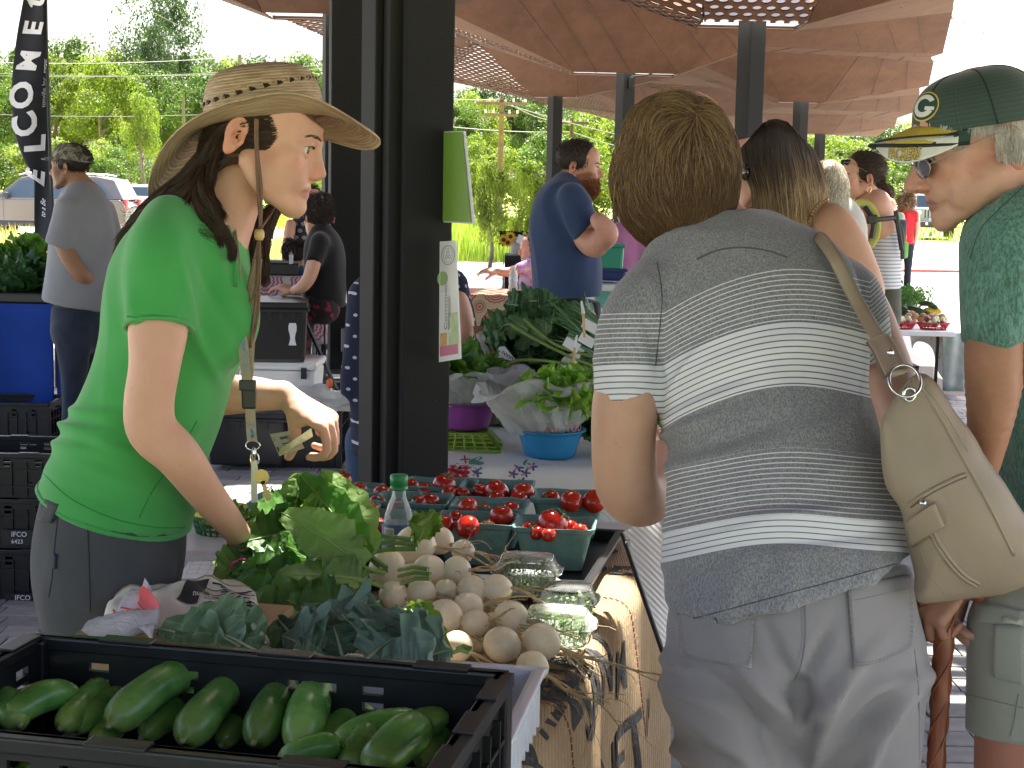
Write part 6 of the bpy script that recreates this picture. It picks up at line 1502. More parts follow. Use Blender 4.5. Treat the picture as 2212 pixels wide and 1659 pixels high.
legs(A,M_JN,168,690,d,58,None,dyv=.10,vox=.014,ank=.075,to=.05,shoem=mat('shoe_brown',(.08,.05,.035),rough=.8),dirv=(-1,.1))
def camomat():
 n=NT('camouflage');v=n.obj();a=n.ramp(n.noise(16,4,v,.6,1.5),[(.40,(.085,.075,.05)),(.46,(.20,.18,.13)),(.54,(.33,.30,.24)),(.60,(.12,.12,.08)),(.66,(.05,.04,.03))],'CONSTANT');n.l(a,n.b.inputs['Base Color']);si(n.b,'Roughness',.9);return n.m
M_CAMO=camomat();cp=empty('camouflage_cap',T@Ve((0,0,.07)),0,'camouflage baseball cap on the man in the grey T-shirt','cap')
V=[];NU,NK=32,10
for i in range(NK+1):
 k=i/NK
 for j in range(NU): th=2*pi*j/NU;rr=cos(k*pi/2)**.6 if k<1 else 0;V.append(T@Ve((.089*sin(th)*rr,.108*cos(th)*rr-.014,.042+.02*cos(th)*(1-k)+.085*sin(k*pi/2))))
mkobj('crown',V,[(i*NU+j,i*NU+(j+1)%NU,(i+1)*NU+(j+1)%NU,(i+1)*NU+j) for i in range(NK) for j in range(NU)],M_CAMO,cp,smooth=1)
b=MB();b.sheet(lambda u,v:T@Ve((.078*sin((u*2-1)*1.25),.092*cos((u*2-1)*1.25)-.006+.078*v*max(0,1-abs(u*2-1)**2.4)**.6,.064-.012*v-.024*(u*2-1)**2)),16,4,.004);b.bd('peak',M_CAMO,cp,smooth=1)
b=MB();b.ico(T@Ve((0,-.012,.129)),.006,1);b.bd('top_button',M_CAMO,cp)
d=8.0;A=person('heavyset red bearded man in navy blue T-shirt with folded arms',(G(1225,1060,0).x,d,0))
T=headT((1246,360),d,(1,-.12,0),radians(6),0,1.07,.012)
nk=R5([(1240,385,d,28,.065),(1228,405,d,34,.08),(1222,430,d,50,.12)])
def bx(D,E,C):
 E((0,.074,-.098),(.040,.032,.034),.02);E((0,.066,-.070),(.050,.030,.036),.02)
DD=head_sdf(T,VX,nk,dict(ear=-.02,nose=.95,wide=1.08,extra=bx,nside=(0,1,0)));V1,F1=DD.mesh(1);C1=head_cols(V1,T,SK_M,dict(beard=(.22,.075,.03),beardamt=.92,blush=1.3))
up=R5([(1268,480,d-.20,34,.065),(1270,510,d-.22,30,.06),(1285,530,d-.26,24,.052),(1300,515,d-.32,20,.042),(1315,490,d-.30,17,.032)]);V2,F2=limb(up,.008)
fo=R5([(1290,475,d-.38,14,.034),(1300,483,d-.40,15,.036),(1313,503,d-.38,20,.045),(1300,520,d-.30,24,.05)]);V3,F3=limb(fo,.008)
V4,F4=simplehand(P(1288,478,d-.30),(-.9,.5,.1),(.3,-.9,.3),.007,1.0,sc=.9)
skin_obj([(V1,F1,C1),(V2,F2,SK_M),(V3,F3,SK_M),(V4,F4,SK_M)],A);eyes(T,A);browlash(T,A,(.09,.045,.025),th=.0012,VF=(V1,F1))
scalp(T,A,[(.05,.035,.025),(.08,.055,.04),(.13,.11,.09)],1600,.016,.0012,seed=6,fl=(0,.3,-.8))
r=np.random.default_rng(3);st=[];cc=[];N=vnorm(V1,F1);TI=np.array(T.inverted());L=(TI@np.hstack([V1,np.ones((len(V1),1))]).T).T
idx=np.where((L[:,2]<-.045-.35*np.clip(.05-L[:,1],0,.1))&(L[:,2]>-.14)&(L[:,1]>.0)&(N[:,1]<.4))[0]
dn_=np.array(T.to_3x3()@Ve((0,.25,-1)))
for k in r.choice(idx,1500):
 dd=dn_-N[k]*np.dot(dn_,N[k])*.6+r.normal(0,.3,3);dd/=np.linalg.norm(dd);st.append(np.array([V1[k]+dd*.02*t+N[k]*.004*t for t in (0,.5,1)]));cc.append(np.array(((.30,.10,.035),(.22,.07,.025),(.38,.15,.06))[r.integers(0,3)])*r.uniform(.7,1.2))
ribbons(st,.0012,'beard',M_HAIR,A,cols=cc)
M_NAVY=cloth('navy_jersey',(.030,.055,.13),(.042,.07,.155),ns=6,bs=300)
tor=R5([(1224,405,d,38,.12),(1214,440,d,56,.19),(1216,500,d,72,.22),(1226,570,d,76,.23),(1228,642,d,72,.21)]);sl=R5([(1238,430,d-.18,36,.09),(1256,475,d-.23,34,.085),(1272,497,d-.25,36,.08)])
clad([(tor,(0,1)),(sl,(0,1))],M_NAVY,A,'tshirt',.012,amp=.012,sc=(5,5,3.5),seed=7)
legs(A,cloth('black_cotton',(.012,.012,.014),(.02,.02,.022),bs=200),1240,680,d,62,None,dyv=.11,ank=.09,to=.06)
b=MB();c=P(1315,487,d-.31);b.tube([c+Ve((.018*cos(t)+.008*sin(t),.04*sin(t),.028*cos(t))) for t in np.linspace(0,6.28,16)[:-1]],.007,6,closed=True);b.bd('wrist_band',M_BP,A,smooth=1)
d=4.8;A=person('woman with long brown to blonde hair and sunglasses in a black tank top',(G(1760,1500,0).x,4.9,0))
T=headT((1652,352),d+.06,(-.85,.35,0),radians(22),0,1.0,.02)
nk=R5([(1665,400,d+.05,40,.055),(1690,460,d+.08,44,.06),(1715,520,d+.1,70,.10)])
DD=head_sdf(T,VX,nk,dict(ear=-.012,nose=.9,noseb=.85,nside=(0,1,0)));DD.plane(P(1640,292,d),(-.25,0,1));V1,F1=DD.mesh(1);C1=head_cols(V1,T,SK_F)
SKT=(.56,.315,.20)
arm=R5([(1790,488,d-.02,50,.07),(1822,540,d-.04,50,.06),(1855,600,d-.04,42,.052),(1872,638,d-.04,32,.045),(1840,655,d-.18,28,.036),(1770,640,d-.30,24,.03),(1700,620,d-.36,20,.026)]);V2,F2=limb(arm,.007)
sh=R5([(1725,500,d+.1,50,.10),(1750,540,d+.1,70,.12),(1745,600,d+.1,66,.12)]);V3,F3=limb(sh,.009)
skin_obj([(V1,F1,C1),(V2,F2,SKT),(V3,F3,SKT)],A)
M_BTK=cloth('black_rib',(.012,.012,.015),(.02,.02,.022),bs=300)
tor=R5([(1756,452,d+.06,16,.10),(1752,480,d+.06,34,.12),(1748,540,d+.08,62,.135),(1748,640,d+.08,60,.13),(1748,760,d+.08,64,.14)])
clad([(tor,(0,1))],M_BTK,A,'tank_top',.011,amp=.006)
legs(A,cloth('olive_cotton',(.07,.07,.045),(.09,.09,.06),bs=200),1790,800,d+.1,90,None,dyv=.09,dxv=.0,ank=.07)
HL3=[(.045,.028,.018),(.06,.038,.024),(.075,.048,.028)]
cb=R5([(1680,318,d,52,.075),(1684,360,d,60,.075),(1690,420,d,66,.07)]);D=Sdf(*bounds(cb,.02),.008);D.chain(cb,.01);V,F=D.mesh(1);mkobj('hair_base',V,F,M_HAIR,A,smooth=1,cols=np.tile((.05,.033,.022),(len(V),1)))
r=np.random.default_rng(12);st=[];cc=[]
dk=np.array((.035,.022,.016));md=np.array((.16,.095,.045));lt=np.array((.52,.36,.19))
for i in range(5200):
 u=r.uniform(-1,1);ff=r.uniform()**.6
 x0=1676+18*u+r.normal(0,4);x1=1682+82*u;x2=1694+80*u+10*u*u;xe=1705+72*u+r.normal(0,6);ye=r.uniform(440,532)-abs(u)*20
 yd=-.085*sqrt(max(0,1-u*u))*(.6+.5*ff)
 pts=[P(x0,258+8*abs(u)+r.uniform(-1,3),d-.01*ff),P(1676+62*u,272+34*u*u,d-.02+yd*.7),P(x1,335,d+yd),P(x2,410,d+yd*1.05),P(xe,ye,d+yd*.95+.01)]
 q=cat([tuple(p) for p in pts],3);q=q+np.array([(.006*sin(k*.6+i),0,0) for k in range(len(q))])*np.linspace(0,1,len(q))[:,None]
 _,yy=pxy(q);hl=r.uniform(-.35,.35)+(.3 if u>.3 else 0);t=np.clip((yy-330)/150+hl,0,1)[:,None];c=dk*(1-t)+md*t;t2=np.clip((yy-390)/110+hl,0,1)[:,None];c=c*(1-t2)+lt*t2
 st.append(q);cc.append(c*r.uniform(.7,1.25))
ribbons(st,.0013,'hair',M_HAIR,A,cols=cc)
r=random.Random(2)
gs=empty('sunglasses',P(1611,372,d),0,'dark sunglasses on the long haired woman in black','sunglasses');b=MB();b.ico(P(1611,371,d-.03),(.016,.03,.028),3);b.bd('lens',mat('black_gloss',(.01,.01,.012),rough=.06,spec=.8),gs,smooth=1);b=MB();b.tube([P(1613,362,d-.055),P(1640,350,d-.085)],.003,6);b.bd('temple',M_BP,gs)
ch=empty('chain_strap',P(1770,450,d),0,'golden chain bag strap over the shoulder of the woman in black','bag strap');pts=crv([tuple(P(*q)) for q in [(1745,520,d-.05),(1748,475,d-.07),(1765,445,d-.09),(1790,432,d-.08)]],9);b=MB()
for i in range(len(pts)-1):
 a,c=pts[i],pts[i+1];b.tube([a.lerp(c,-.15),a.lerp(c,.5)+Ve((0,-.004 if i%2 else .0,.003)),a.lerp(c,1.15)],.0045,5)
b.bd('chain',mat('dull_gold',(.45,.34,.16),rough=.35,metal=.9),ch)
d=7.4;A=person('woman with short curly silver blonde hair seen from behind',(G(1795,1130,0).x,d,0))
T=headT((1797,412),d,(.5,.85,0),radians(18),0,.92,.0)
nk=R5([(1795,420,d,22,.05),(1800,445,d,26,.06),(1805,475,d,50,.1)]);DD=head_sdf(T,.006,nk,dict(nside=(0,1,0)));V1,F1=DD.mesh(1)
skin_obj([(V1,F1,SK_F)],A);r=np.random.default_rng(4);st=[];cc=[]
rows=R5([(1788,380,d,34,.10),(1790,402,d,37,.115),(1800,428,d,26,.08)]);D=Sdf(*bounds(rows,.02),.008);D.chain(rows);V,F=D.mesh(1);mkobj('hair_base',V,F,M_HAIR,A,smooth=1,cols=np.tile((.42,.37,.28),(len(V),1)));N=vnorm(V,F)
for k in r.integers(0,len(V),2600):
 if N[k,1]>.4: continue
 a=r.uniform(0,6.28);e=np.array((cos(a),0,sin(a)))*.014;f=np.array((0,0,-1.));L=.05
 st.append(np.array([V[k]+N[k]*(.004+.012*sin(t*3))+e*sin(t*7+a)*t+f*L*t for t in np.linspace(0,1,7)]));cc.append(np.array(((.62,.56,.44),(.48,.41,.30),(.72,.68,.58))[r.integers(0,3)])*r.uniform(.8,1.2))
ribbons(st,.0016,'hair',M_HAIR,A,cols=cc)
clad([(R5([(1806,455,d,40,.10),(1812,500,d,60,.13),(1812,600,d,58,.13),(1812,680,d,60,.14)]),(0,1))],cloth('cream_knit',(.60,.58,.52),bs=200),A,'blouse',.014)
legs(A,M_JN,1812,700,d,52,None)
d=7.9;A=person('woman with brown hair bun and sunglasses on her head wearing a yellow baby carrier',(G(1880,1130,0).x,d,0))
T=headT((1868,385),d,(-1,-.08,0),radians(4),0,1.0,.016)
nk=R5([(1872,405,d,21,.05),(1880,428,d,24,.055),(1890,450,d,44,.10)]);DD=head_sdf(T,VX,nk,dict(ear=-.014,nose=.9,noseb=.85,nside=(0,1,0)));V1,F1=DD.mesh(1)
arm=R5([(1862,470,d-.15,24,.05),(1852,500,d-.17,21,.046),(1850,540,d-.17,19,.04),(1830,570,d-.3,15,.03)]);V2,F2=limb(arm,.008)
sh=R5([(1885,450,d,42,.14),(1895,490,d,48,.14)]);V3,F3=limb(sh,.01)
skin_obj([(V1,F1,head_cols(V1,T,SK_F)),(V2,F2,SK_F),(V3,F3,SK_F)],A);eyes(T,A);browlash(T,A,(.05,.03,.02),th=.001,VF=(V1,F1))
HB5=[(.04,.026,.018),(.06,.038,.026),(.09,.06,.04)]
scalp(T,A,HB5,2200,.035,.0012,seed=9,fl=(0,-1,-.2),base=(.035,.024,.017))
b_=P(1893,388,d);st=[];cc=[];r=np.random.default_rng(8)
for i in range(700):
 a,e=r.uniform(0,6.28),r.uniform(-1,1);c=np.array(b_)+np.array((.028*cos(a)*sqrt(1-e*e),.03*e,.028*sin(a)));t_=np.array((-sin(a),r.uniform(-.4,.4),cos(a)))*.028
 st.append(np.array([c-t_,c+np.array((.004,0,.004)),c+t_+np.array((.01,0,-.004))]));cc.append(np.array(HB5[r.integers(0,3)]))
for i in range(160): st.append(np.array([np.array(P(1900,392,d)),np.array(P(1912,398+r.uniform(-6,6),d)),np.array(P(1918+r.uniform(-6,8),415+r.uniform(-14,12),d))]));cc.append(np.array(HB5[r.integers(0,3)]))
ribbons(st,.0016,'hair_bun',M_HAIR,A,cols=cc)
def finestripe():
 n=NT('fine_striped_white');v=n.obj();s=n.n('ShaderNodeSeparateXYZ');n.l(v,s.inputs[0]);f=n.math('LESS_THAN',n.math('FRACT',n.math(MU,s.outputs[2],55)),.35);c=n.mix(f,(.74,.74,.76),(.36,.37,.42));n.l(c,n.b.inputs['Base Color']);si(n.b,'Roughness',.9);return n.m
clad([(R5([(1898,452,d,30,.10),(1905,500,d,40,.13),(1903,560,d,42,.13),(1900,625,d,42,.14)]),(0,1))],finestripe(),A,'striped_top',.012,amp=.01)
legs(A,cloth('olive_cotton_b',(.075,.075,.05),(.09,.09,.06),bs=200),1900,650,d,46,None,ank=.06)
cr=empty('baby_carrier',P(1895,500,d),0,'yellow green baby carrier with black straps worn by the woman with the bun','baby carrier');M_YG=mat('carrier_yellow_green',(.50,.52,.13),(.58,.60,.18),rough=.9,ns=8,bs=200)
b=MB();b.tube(crv([tuple(P(*q)) for q in [(1838,455,d-.14),(1858,440,d-.17),(1880,448,d-.19),(1893,480,d-.19),(1890,510,d-.18),(1878,530,d-.17)]],5),.026,10,flat=.5);b.bd('shoulder_strap',M_YG,cr,smooth=1)
for pts in ([(1868,446,d-.20),(1886,480,d-.215),(1882,515,d-.2)],[(1876,474,d-.215),(1900,474,d-.21),(1935,470,d-.17)],[(1935,455,d-.16),(1940,490,d-.16),(1948,540,d-.14)],[(1932,470,d-.16),(1948,500,d-.14),(1950,560,d-.12)]):
 b=MB();b.tube(crv([tuple(P(*q)) for q in pts],4),.012,6,flat=.35);b.bd('webbing',M_BP,cr)
b=MB();b.box(P(1884,474,d-.225),(.05,.02,.045),bev=.006);b.bd('buckle',M_BP,cr)
sg=empty('sunglasses',P(1845,352,d),0,'brown sunglasses pushed up on the hair of the woman with the baby carrier','sunglasses');b=MB();b.ico(T@Ve((.030,.082,.085)),(.018,.010,.016),2);b.ico(T@Ve((-.030,.082,.085)),(.018,.010,.016),2);b.bd('lens',MATS['black_gloss'],sg,smooth=1);b=MB()
for x in (-1,1): b.tube([T@Ve((x*.055,.075,.08)),T@Ve((x*.083,.0,.035))],.003,5)
b.bd('temple',MATS['gold'],sg)
b=MB();c=T@Ve((.083 if (T.to_3x3()@Ve((1,0,0))).y<0 else -.083,-.012,-.055));b.tube([c+Ve((.010*cos(t),0,.018*sin(t))) for t in np.linspace(0,6.28,14)[:-1]],.003,5,closed=True);tag(b.bd('earring',MATS['gold']),'gold leaf earring of the woman with the bun','earring')
def far_person(label,x,ytop,d,dirx,shirt,pants,skin,hair,hlen=.03,hh=.23,wide=1.0,group=None,child=0,vox=.02,hcol=None,armdown=True,hips=None,ydir=0.0,hatcol=None,bare=False):
 top=P(x,ytop,d);H=top.z;s=H/1.72;A=person(label,(top.x,d,0),group)
 f=Ve((dirx,ydir,0)).normalized();hs=.98 if not child else 1.0;hs=hs*(s if s>.85 else .88)
 c=Ve((top.x,d,H-.128*hs));r=f.cross(Ve((0,0,1)));T=Matrix.Translation(c)@Matrix((r,f,Ve((0,0,1)))).transposed().to_4x4()@Matrix.Scale(hs,4)
 nk=[(c.x,c.y,c.z-.07*hs,.05*hs,.05*hs),(c.x,c.y,c.z-.15*s,.055*s,.055*s)]
 V1,F1=head_sdf(T,.008 if d>12 else .0065,nk,dict(nside=(0,1,0))).mesh(1);parts=[(V1,F1,head_cols(V1,T,skin))]
 zs=c.z-.19*s;a=r*.185*s*wide;hz=H*.52
 for k in (-1,1):
  p=Ve((c.x,c.y,zs))+a*k;e=p+Ve((0,0,-.27*s))+a*k*.12-f*.02;w=e+Ve((0,0,-.20*s))+f*.10*s-a*k*.1
  rows=[(p.x,p.y,p.z,.045*s),(e.x,e.y,e.z,.038*s),(w.x,w.y,w.z,.027*s)];parts.append(limb(rows,.012)+(skin,));parts.append(simplehand(w,(w-e)+f*.05,a*k,.012,.4,side=k,sc=s)+(skin,))
 if pants is None or hips=='short':
  pass
 skin_obj(parts,A)
 ax=abs(r.x)>.7;ra,rb=(.17*s*wide,.115*s*wide) if ax else (.115*s*wide,.17*s*wide)
 rows=[(c.x,c.y,zs+.055*s,ra*.55,rb*.55),(c.x,c.y,zs-.03*s,ra*1.02,rb*1.0),(c.x,c.y,zs-.20*s,ra*.95,rb),(c.x,c.y,hz,ra*.95,rb)];L=[(rows,(0,1))]
 if not bare:
  for k in (-1,1):
   p=Ve((c.x,c.y,zs))+a*k;e=p+Ve((0,0,-.17*s))+a*k*.06;L.append(([(p.x-a.x*k*.2,p.y-a.y*k*.2,p.z,.062*s,.062*s),(e.x,e.y,e.z,.058*s,.058*s)],(0,1)))
 clad(L,shirt,A,'shirt',.016,amp=.01)
 D=Sdf((c.x-.3,c.y-.3,.0),(c.x+.3,c.y+.3,hz+.1),.018);D.chain([(c.x,c.y,hz+.05,ra*.92,rb*.92),(c.x,c.y,hz-.06,ra,rb)],.02,flat=(1,0))
 for k in (-1,1):
  q=Ve((c.x,c.y,0))+r*.085*s*k;D.chain([(q.x,q.y,hz-.05,.085*s),(q.x,q.y,H*.28,.065*s),(q.x,q.y,.06,.055*s)],.03,flat=(0,1))
  shoe(A,q.x,q.y,(f.x,f.y),M_TYRE)
 cloth_obj('trousers',D,pants,A,.006)
 scalp(T,A,hcol or [(.03,.02,.015)],700 if hlen<.1 else 1500,hlen,.0025 if d<15 else .005,seed=int(x),vox=.008,base=tuple((hcol or [(.03,.02,.015)])[0]),fl=(0,-.15,-1))
 return A,T,s
M_GRN=cloth('bright_green_long',(.03,.30,.10),bs=200);M_RED=cloth('red_cotton',(.50,.02,.03),bs=200);M_DKJ=cloth('dark_jeans',(.015,.018,.03),bs=200);M_BLJ=cloth('blue_jeans',(.05,.09,.17),bs=200)
A,T,s=far_person('person in bright green top with black backpack walking towards the parked vehicles',1912,400,15.5,-.2,M_GRN,M_BLJ,SK_M,0,.02,ydir=1,hcol=[(.05,.03,.02),(.03,.02,.015)])
bp=empty('backpack',A.location+Ve((0,-.2,1.2)),0,'black and green backpack worn by the person in bright green','backpack');c=A.location
b=MB();b.box((c.x+.05,c.y-.20,1.16),(.26,.15,.40),bev=.05);b.bd('pack_body',M_BP,bp,smooth=1);b=MB();b.box((c.x+.09,c.y-.29,1.05),(.20,.06,.16),bev=.025);b.bd('front_pocket',mat('lime_fabric',(.15,.5,.06),rough=.8),bp)
for k in (-.1,.1): b=MB();b.tube([(c.x+k,c.y-.1,1.42),(c.x+k,c.y-.17,1.38),(c.x+k,c.y-.18,1.1)],.02,6);b.bd('strap',M_BP,bp)
far_person('girl with long curly light brown hair in red T-shirt and dark flared jeans',1958,421,24,.15,M_RED,M_DKJ,SK_F,0,.16,ydir=1,hcol=[(.24,.14,.07),(.34,.22,.12),(.16,.09,.05)])
A,T,s=far_person('person in pink T-shirt and red trousers behind the bearded man',1352,425,11.5,.3,cloth('pink_jersey',(.55,.22,.42),bs=200),cloth('red_trousers',(.42,.03,.06),bs=200),SK_M,0,.03,ydir=1,hcol=[(.02,.015,.012)])
b=MB();c=A.location;b.tube([(c.x-.17,c.y-.12,.83),(c.x,c.y-.15,.82),(c.x+.17,c.y-.12,.83)],.011,6);b.tube([(c.x,c.y-.16,.83),(c.x-.03,c.y-.165,.76),(c.x-.02,c.y-.16,.68)],.008,5);b.tube([(c.x,c.y-.16,.83),(c.x+.05,c.y-.165,.78),(c.x+.06,c.y-.16,.70)],.008,5);tag(b.bd('apron_string',M_BP),'black apron strings tied round the waist of the person in pink','apron')
A,T,s=far_person('person with short dark hair in a red shirt glimpsed right of the striped woman',1614,445,16,.3,M_RED,M_DKJ,SK_F,0,.03,ydir=1,hcol=[(.03,.02,.015)])
def dots(name,c,c2,sc=38,r_=.2):
 n=NT(name);v=n.obj();s=n.n('ShaderNodeSeparateXYZ');n.l(v,s.inputs[0]);row=n.math('FLOOR',n.math(MU,s.outputs[2],sc));a=n.math('SUBTRACT',n.math('FRACT',n.math('ADD',n.math(MU,n.math('ADD',s.outputs[0],n.math(MU,s.outputs[1],.6)),sc),n.math(MU,n.math('MODULO',row,2),.5))),.5);e=n.math('SUBTRACT',n.math('FRACT',n.math(MU,s.outputs[2],sc)),.5)
 d=n.math('SQRT',n.math('ADD',n.math(MU,a,a),n.math(MU,e,e)));n.l(n.mix(n.math('LESS_THAN',d,r_),tuple(c),tuple(c2)),n.b.inputs['Base Color']);si(n.b,'Roughness',.9);return n.m
M_DOT=dots('navy_polka_dots',(.012,.015,.045),(.5,.5,.6),26,.15)
d=5.6;A=person('person in navy polka dot dress standing hidden behind the nearest column',(colx(862,d),d,0))
T=headT((900,470),d,(1,.3,0),radians(30),0,1.0);V1,F1=head_sdf(T,.006,R5([(890,490,d,36,.05),(880,550,d,60,.08)])).mesh(1)
arm=R5([(990,650,d-.2,22,.05),(1000,720,d-.2,20,.045),(960,790,d-.3,18,.04)]);V2,F2=limb(arm,.009)
skin_obj([(V1,F1,SK_F),(V2,F2,SK_F)],A);scalp(T,A,[(.03,.02,.015)],500,.04,.002,vox=.008)
clad([(R5([(880,600,d,90,.11),(870,700,d,110,.15),(865,800,d,112,.16),(858,900,d,104,.18),(852,985,d,98,.20)]),(0,1)),(R5([(960,620,d-.1,50,.08),(995,680,d-.14,34,.07),(1010,735,d-.17,26,.06)]),(0,1)),(R5([(790,640,d-.02,38,.08),(768,760,d-.03,26,.06),(764,850,d-.02,30,.07)]),(0,1))],M_DOT,A,'dress',.014,amp=.008)
D=Sdf((A.location.x-.25,d-.25,0),(A.location.x+.25,d+.25,.7),.016)
for k in (-.1,.1): D.chain([(A.location.x+k*1.1,d,.62,.09),(A.location.x+k,d,.05,.06)],.02,flat=(0,1));shoe(A,A.location.x+k,d,(0,-1),M_TYRE)
V,F=D.mesh(1);mkobj('jeans',V,F,M_BLJ,A,smooth=1)
d=8.9;A=person('dark haired person in black T-shirt sitting at the patterned table',(colx(690,d),d,0))
T=headT((688,470),d,(-.5,.85,0),radians(10),0,.98);V1,F1=head_sdf(T,.0055,R5([(690,490,d,20,.05),(694,520,d,36,.09)]),dict(nside=(0,1,0))).mesh(1)
arm=R5([(680,560,d-.2,14,.045),(668,600,d-.2,12,.04),(650,622,d-.18,10,.032),(636,628,d-.1,9,.028)]);V2,F2=limb(arm,.008);V3,F3=simplehand(P(636,628,d-.1),(-.8,.3,.2),(0,-.4,1),.008)
skin_obj([(V1,F1,head_cols(V1,T,SK_F)),(V2,F2,SK_F),(V3,F3,SK_F)],A);scalp(T,A,[(.03,.022,.018),(.045,.03,.022)],1800,.035,.0016,seed=2,scale=1.08)
clad([(R5([(694,505,d,26,.10),(700,540,d,42,.15),(702,600,d,44,.15),(700,660,d,48,.16)]),(0,1)),(R5([(690,525,d-.14,22,.07),(676,570,d-.2,18,.06)]),(0,1))],cloth('black_jersey',(.014,.014,.016),bs=200),A,'tshirt',.012)
D=Sdf(*bounds(R5([(700,660,d,44,.15),(640,690,d,30,.1),(640,900,d,20,.06)]),.1),.014)
for dy in (-.09,.1):
 a=P(700,668,d+dy);e=P(655,690,d+dy);f_=Ve((e.x-.03,e.y,.06));D.chain([(a.x,a.y,a.z,.09),(e.x,e.y,e.z,.07),(f_.x,f_.y,f_.z,.045)],.03);shoe(A,f_.x,f_.y,(-1,0),M_TYRE)
cloth_obj('patterned_shorts',D,mat('red_black_print',(.03,.02,.025),(.30,.03,.05),rough=.9,ns=18,lo=.55,hi=.6),A,.004)
def chair(loc,rz,label,m,parentname='folding_chair',s=1.0):
 e=empty(parentname,loc,rz,label,'chair');
 def bb(name,fn,mm=m): q=MB();fn(q);q.bd(name,mm,e,wc=False)
 for x in (-.2,.2):
  bb('leg',lambda q:q.tube([(x,-.22,0),(x,.02,.46),(x,.2,.85)],.013,6));bb('leg',lambda q:q.tube([(x*.9,.24,0),(x*.9,-.16,.45)],.013,6))
 bb('seat',lambda q:q.box((0,0,.45),(.42,.40,.03),bev=.012));bb('backrest',lambda q:q.box((0,.19,.76),(.42,.03,.20),bev=.012));bb('cross_bar',lambda q:q.tube([(-.19,.14,.12),(.19,.14,.12)],.009,6))
 return e
chair((P(705,700,8.9).x,8.95,0),radians(110),'black folding chair under the person in black T-shirt',M_BP)
d=11.5;A,T,s=far_person('woman in dark striped strap top with dark hair standing behind the patterned table',672,402,d,.7,dots('strap_stripes',(.03,.03,.035),(.3,.3,.32),20,.3),M_DKJ,SK_F,0,.05,ydir=-1,hcol=[(.02,.016,.014)],bare=True)
A,T,s=far_person('small dark haired child behind the patterned table at left',636,517,10.6,.2,M_BLJ,M_DKJ,(.45,.25,.17),0,.04,child=1,ydir=1,hcol=[(.03,.02,.015),(.06,.035,.02)])
d=12.6;A=person('person in purple tie dye shirt sitting in the red camp chair',(colx(1150,d),d,0))
T=headT((1150,538),d,(-1,-.2,0),radians(5),0,1.0);V1,F1=head_sdf(T,.007,R5([(1152,552,d,14,.05),(1155,568,d,24,.09)]),dict(nside=(0,1,0))).mesh(1)
arm=R5([(1130,580,d-.15,12,.045),(1100,588,d-.18,9,.036),(1075,586,d-.2,7,.028)]);V2,F2=limb(arm,.009);V3,F3=simplehand(P(1074,586,d-.2),(-1,0,.1),(0,-.5,1),.009)
skin_obj([(V1,F1,head_cols(V1,T,SK_F)),(V2,F2,SK_F),(V3,F3,SK_F)],A);scalp(T,A,[(.2,.13,.08)],600,.05,.003,vox=.009)
def tied():
 n=NT('purple_tie_dye');n.l(n.ramp(n.noise(7,3,n.obj(),.6,2),[(.35,(.30,.12,.42)),(.5,(.62,.50,.68)),(.62,(.40,.18,.50))]),n.b.inputs['Base Color']);si(n.b,'Roughness',.9);return n.m
clad([(R5([(1150,562,d,18,.09),(1152,590,d,30,.15),(1152,632,d,32,.16)]),(0,1)),(R5([(1145,572,d-.14,14,.07),(1118,584,d-.17,13,.065)]),(0,1))],tied(),A,'tshirt',.013)
D=Sdf((A.location.x-.6,d-.3,0),(A.location.x+.3,d+.3,.75),.016)
for dy in (-.1,.1): D.chain([(A.location.x,d+dy,.50,.09),(A.location.x-.36,d+dy,.48,.07),(A.location.x-.42,d+dy,.06,.05)],.03);shoe(A,A.location.x-.46,d+dy,(-1,0),M_TYRE)
V,F=D.mesh(1);mkobj('trousers',V,F,M_DKJ,A,smooth=1)
cc_=empty('camp_chair',(A.location.x,d,0),pi/2,'red folding camp chair with black frame behind the water bottle','chair');M_REDC=mat('red_canvas',(.50,.03,.035),rough=.8,ns=10,bs=60)
def q_(name,fn,mm): q=MB();fn(q);q.bd(name,mm,cc_,wc=False)
q_('seat',lambda q:q.box((0,0,.42),(.52,.48,.02),bev=.008),M_REDC);q_('backrest',lambda q:q.box((0,-.26,.68),(.52,.03,.46),bev=.012),M_REDC)
for x in (-.3,.3):
 q_('armrest',lambda q:q.box((x,.02,.64),(.07,.50,.02),bev=.006),M_REDC);q_('leg',lambda q:q.tube([(x,-.26,0),(x,.22,.64)],.012,6),M_BP);q_('leg',lambda q:q.tube([(x,.26,0),(x,-.28,.90)],.012,6),M_BP)
# ================================================================ near stall: table, burlap, produce
ta=Ve((.22,.975,0)).normalized();ra_=Ve((ta.y,-ta.x,0));E0=Ve((-.118,1.35,0));TZ=.745
def TB(a,b,z=TZ): return E0+ra_*a+ta*b+Ve((0,0,z))
RT=Matrix((ra_,ta,Ve((0,0,1)))).transposed()
M_TBL=mat('table_plastic',(.55,.55,.53),rough=.5);M_GRYM=mat('grey_metal',(.22,.22,.23),rough=.4,metal=.7)
def ftable(label,org,R,w,l,z,m=None,group=None,legm=None,name='folding_table'):
 e=empty(name,org,0,label,'table',group);o=Ve(org);m=m or M_TBL
 b=MB();b.box(o+R@Ve((0,0,z-.02)),(w,l,.04),R,bev=.01);b.bd('table_top',m,e)
 for y in (-l/2+.22,l/2-.22):
  for x in (-w/2+.08,w/2-.08):
   b=MB();b.tube([o+R@Ve((x,y,0)),o+R@Ve((x,y,z-.04))],.014,8);b.bd('leg',legm or M_GRYM,e)
  b=MB();b.tube([o+R@Ve((-w/2+.08,y,.12)),o+R@Ve((w/2-.08,y,.12))],.010,6);b.bd('cross_bar',legm or M_GRYM,e)
 return e
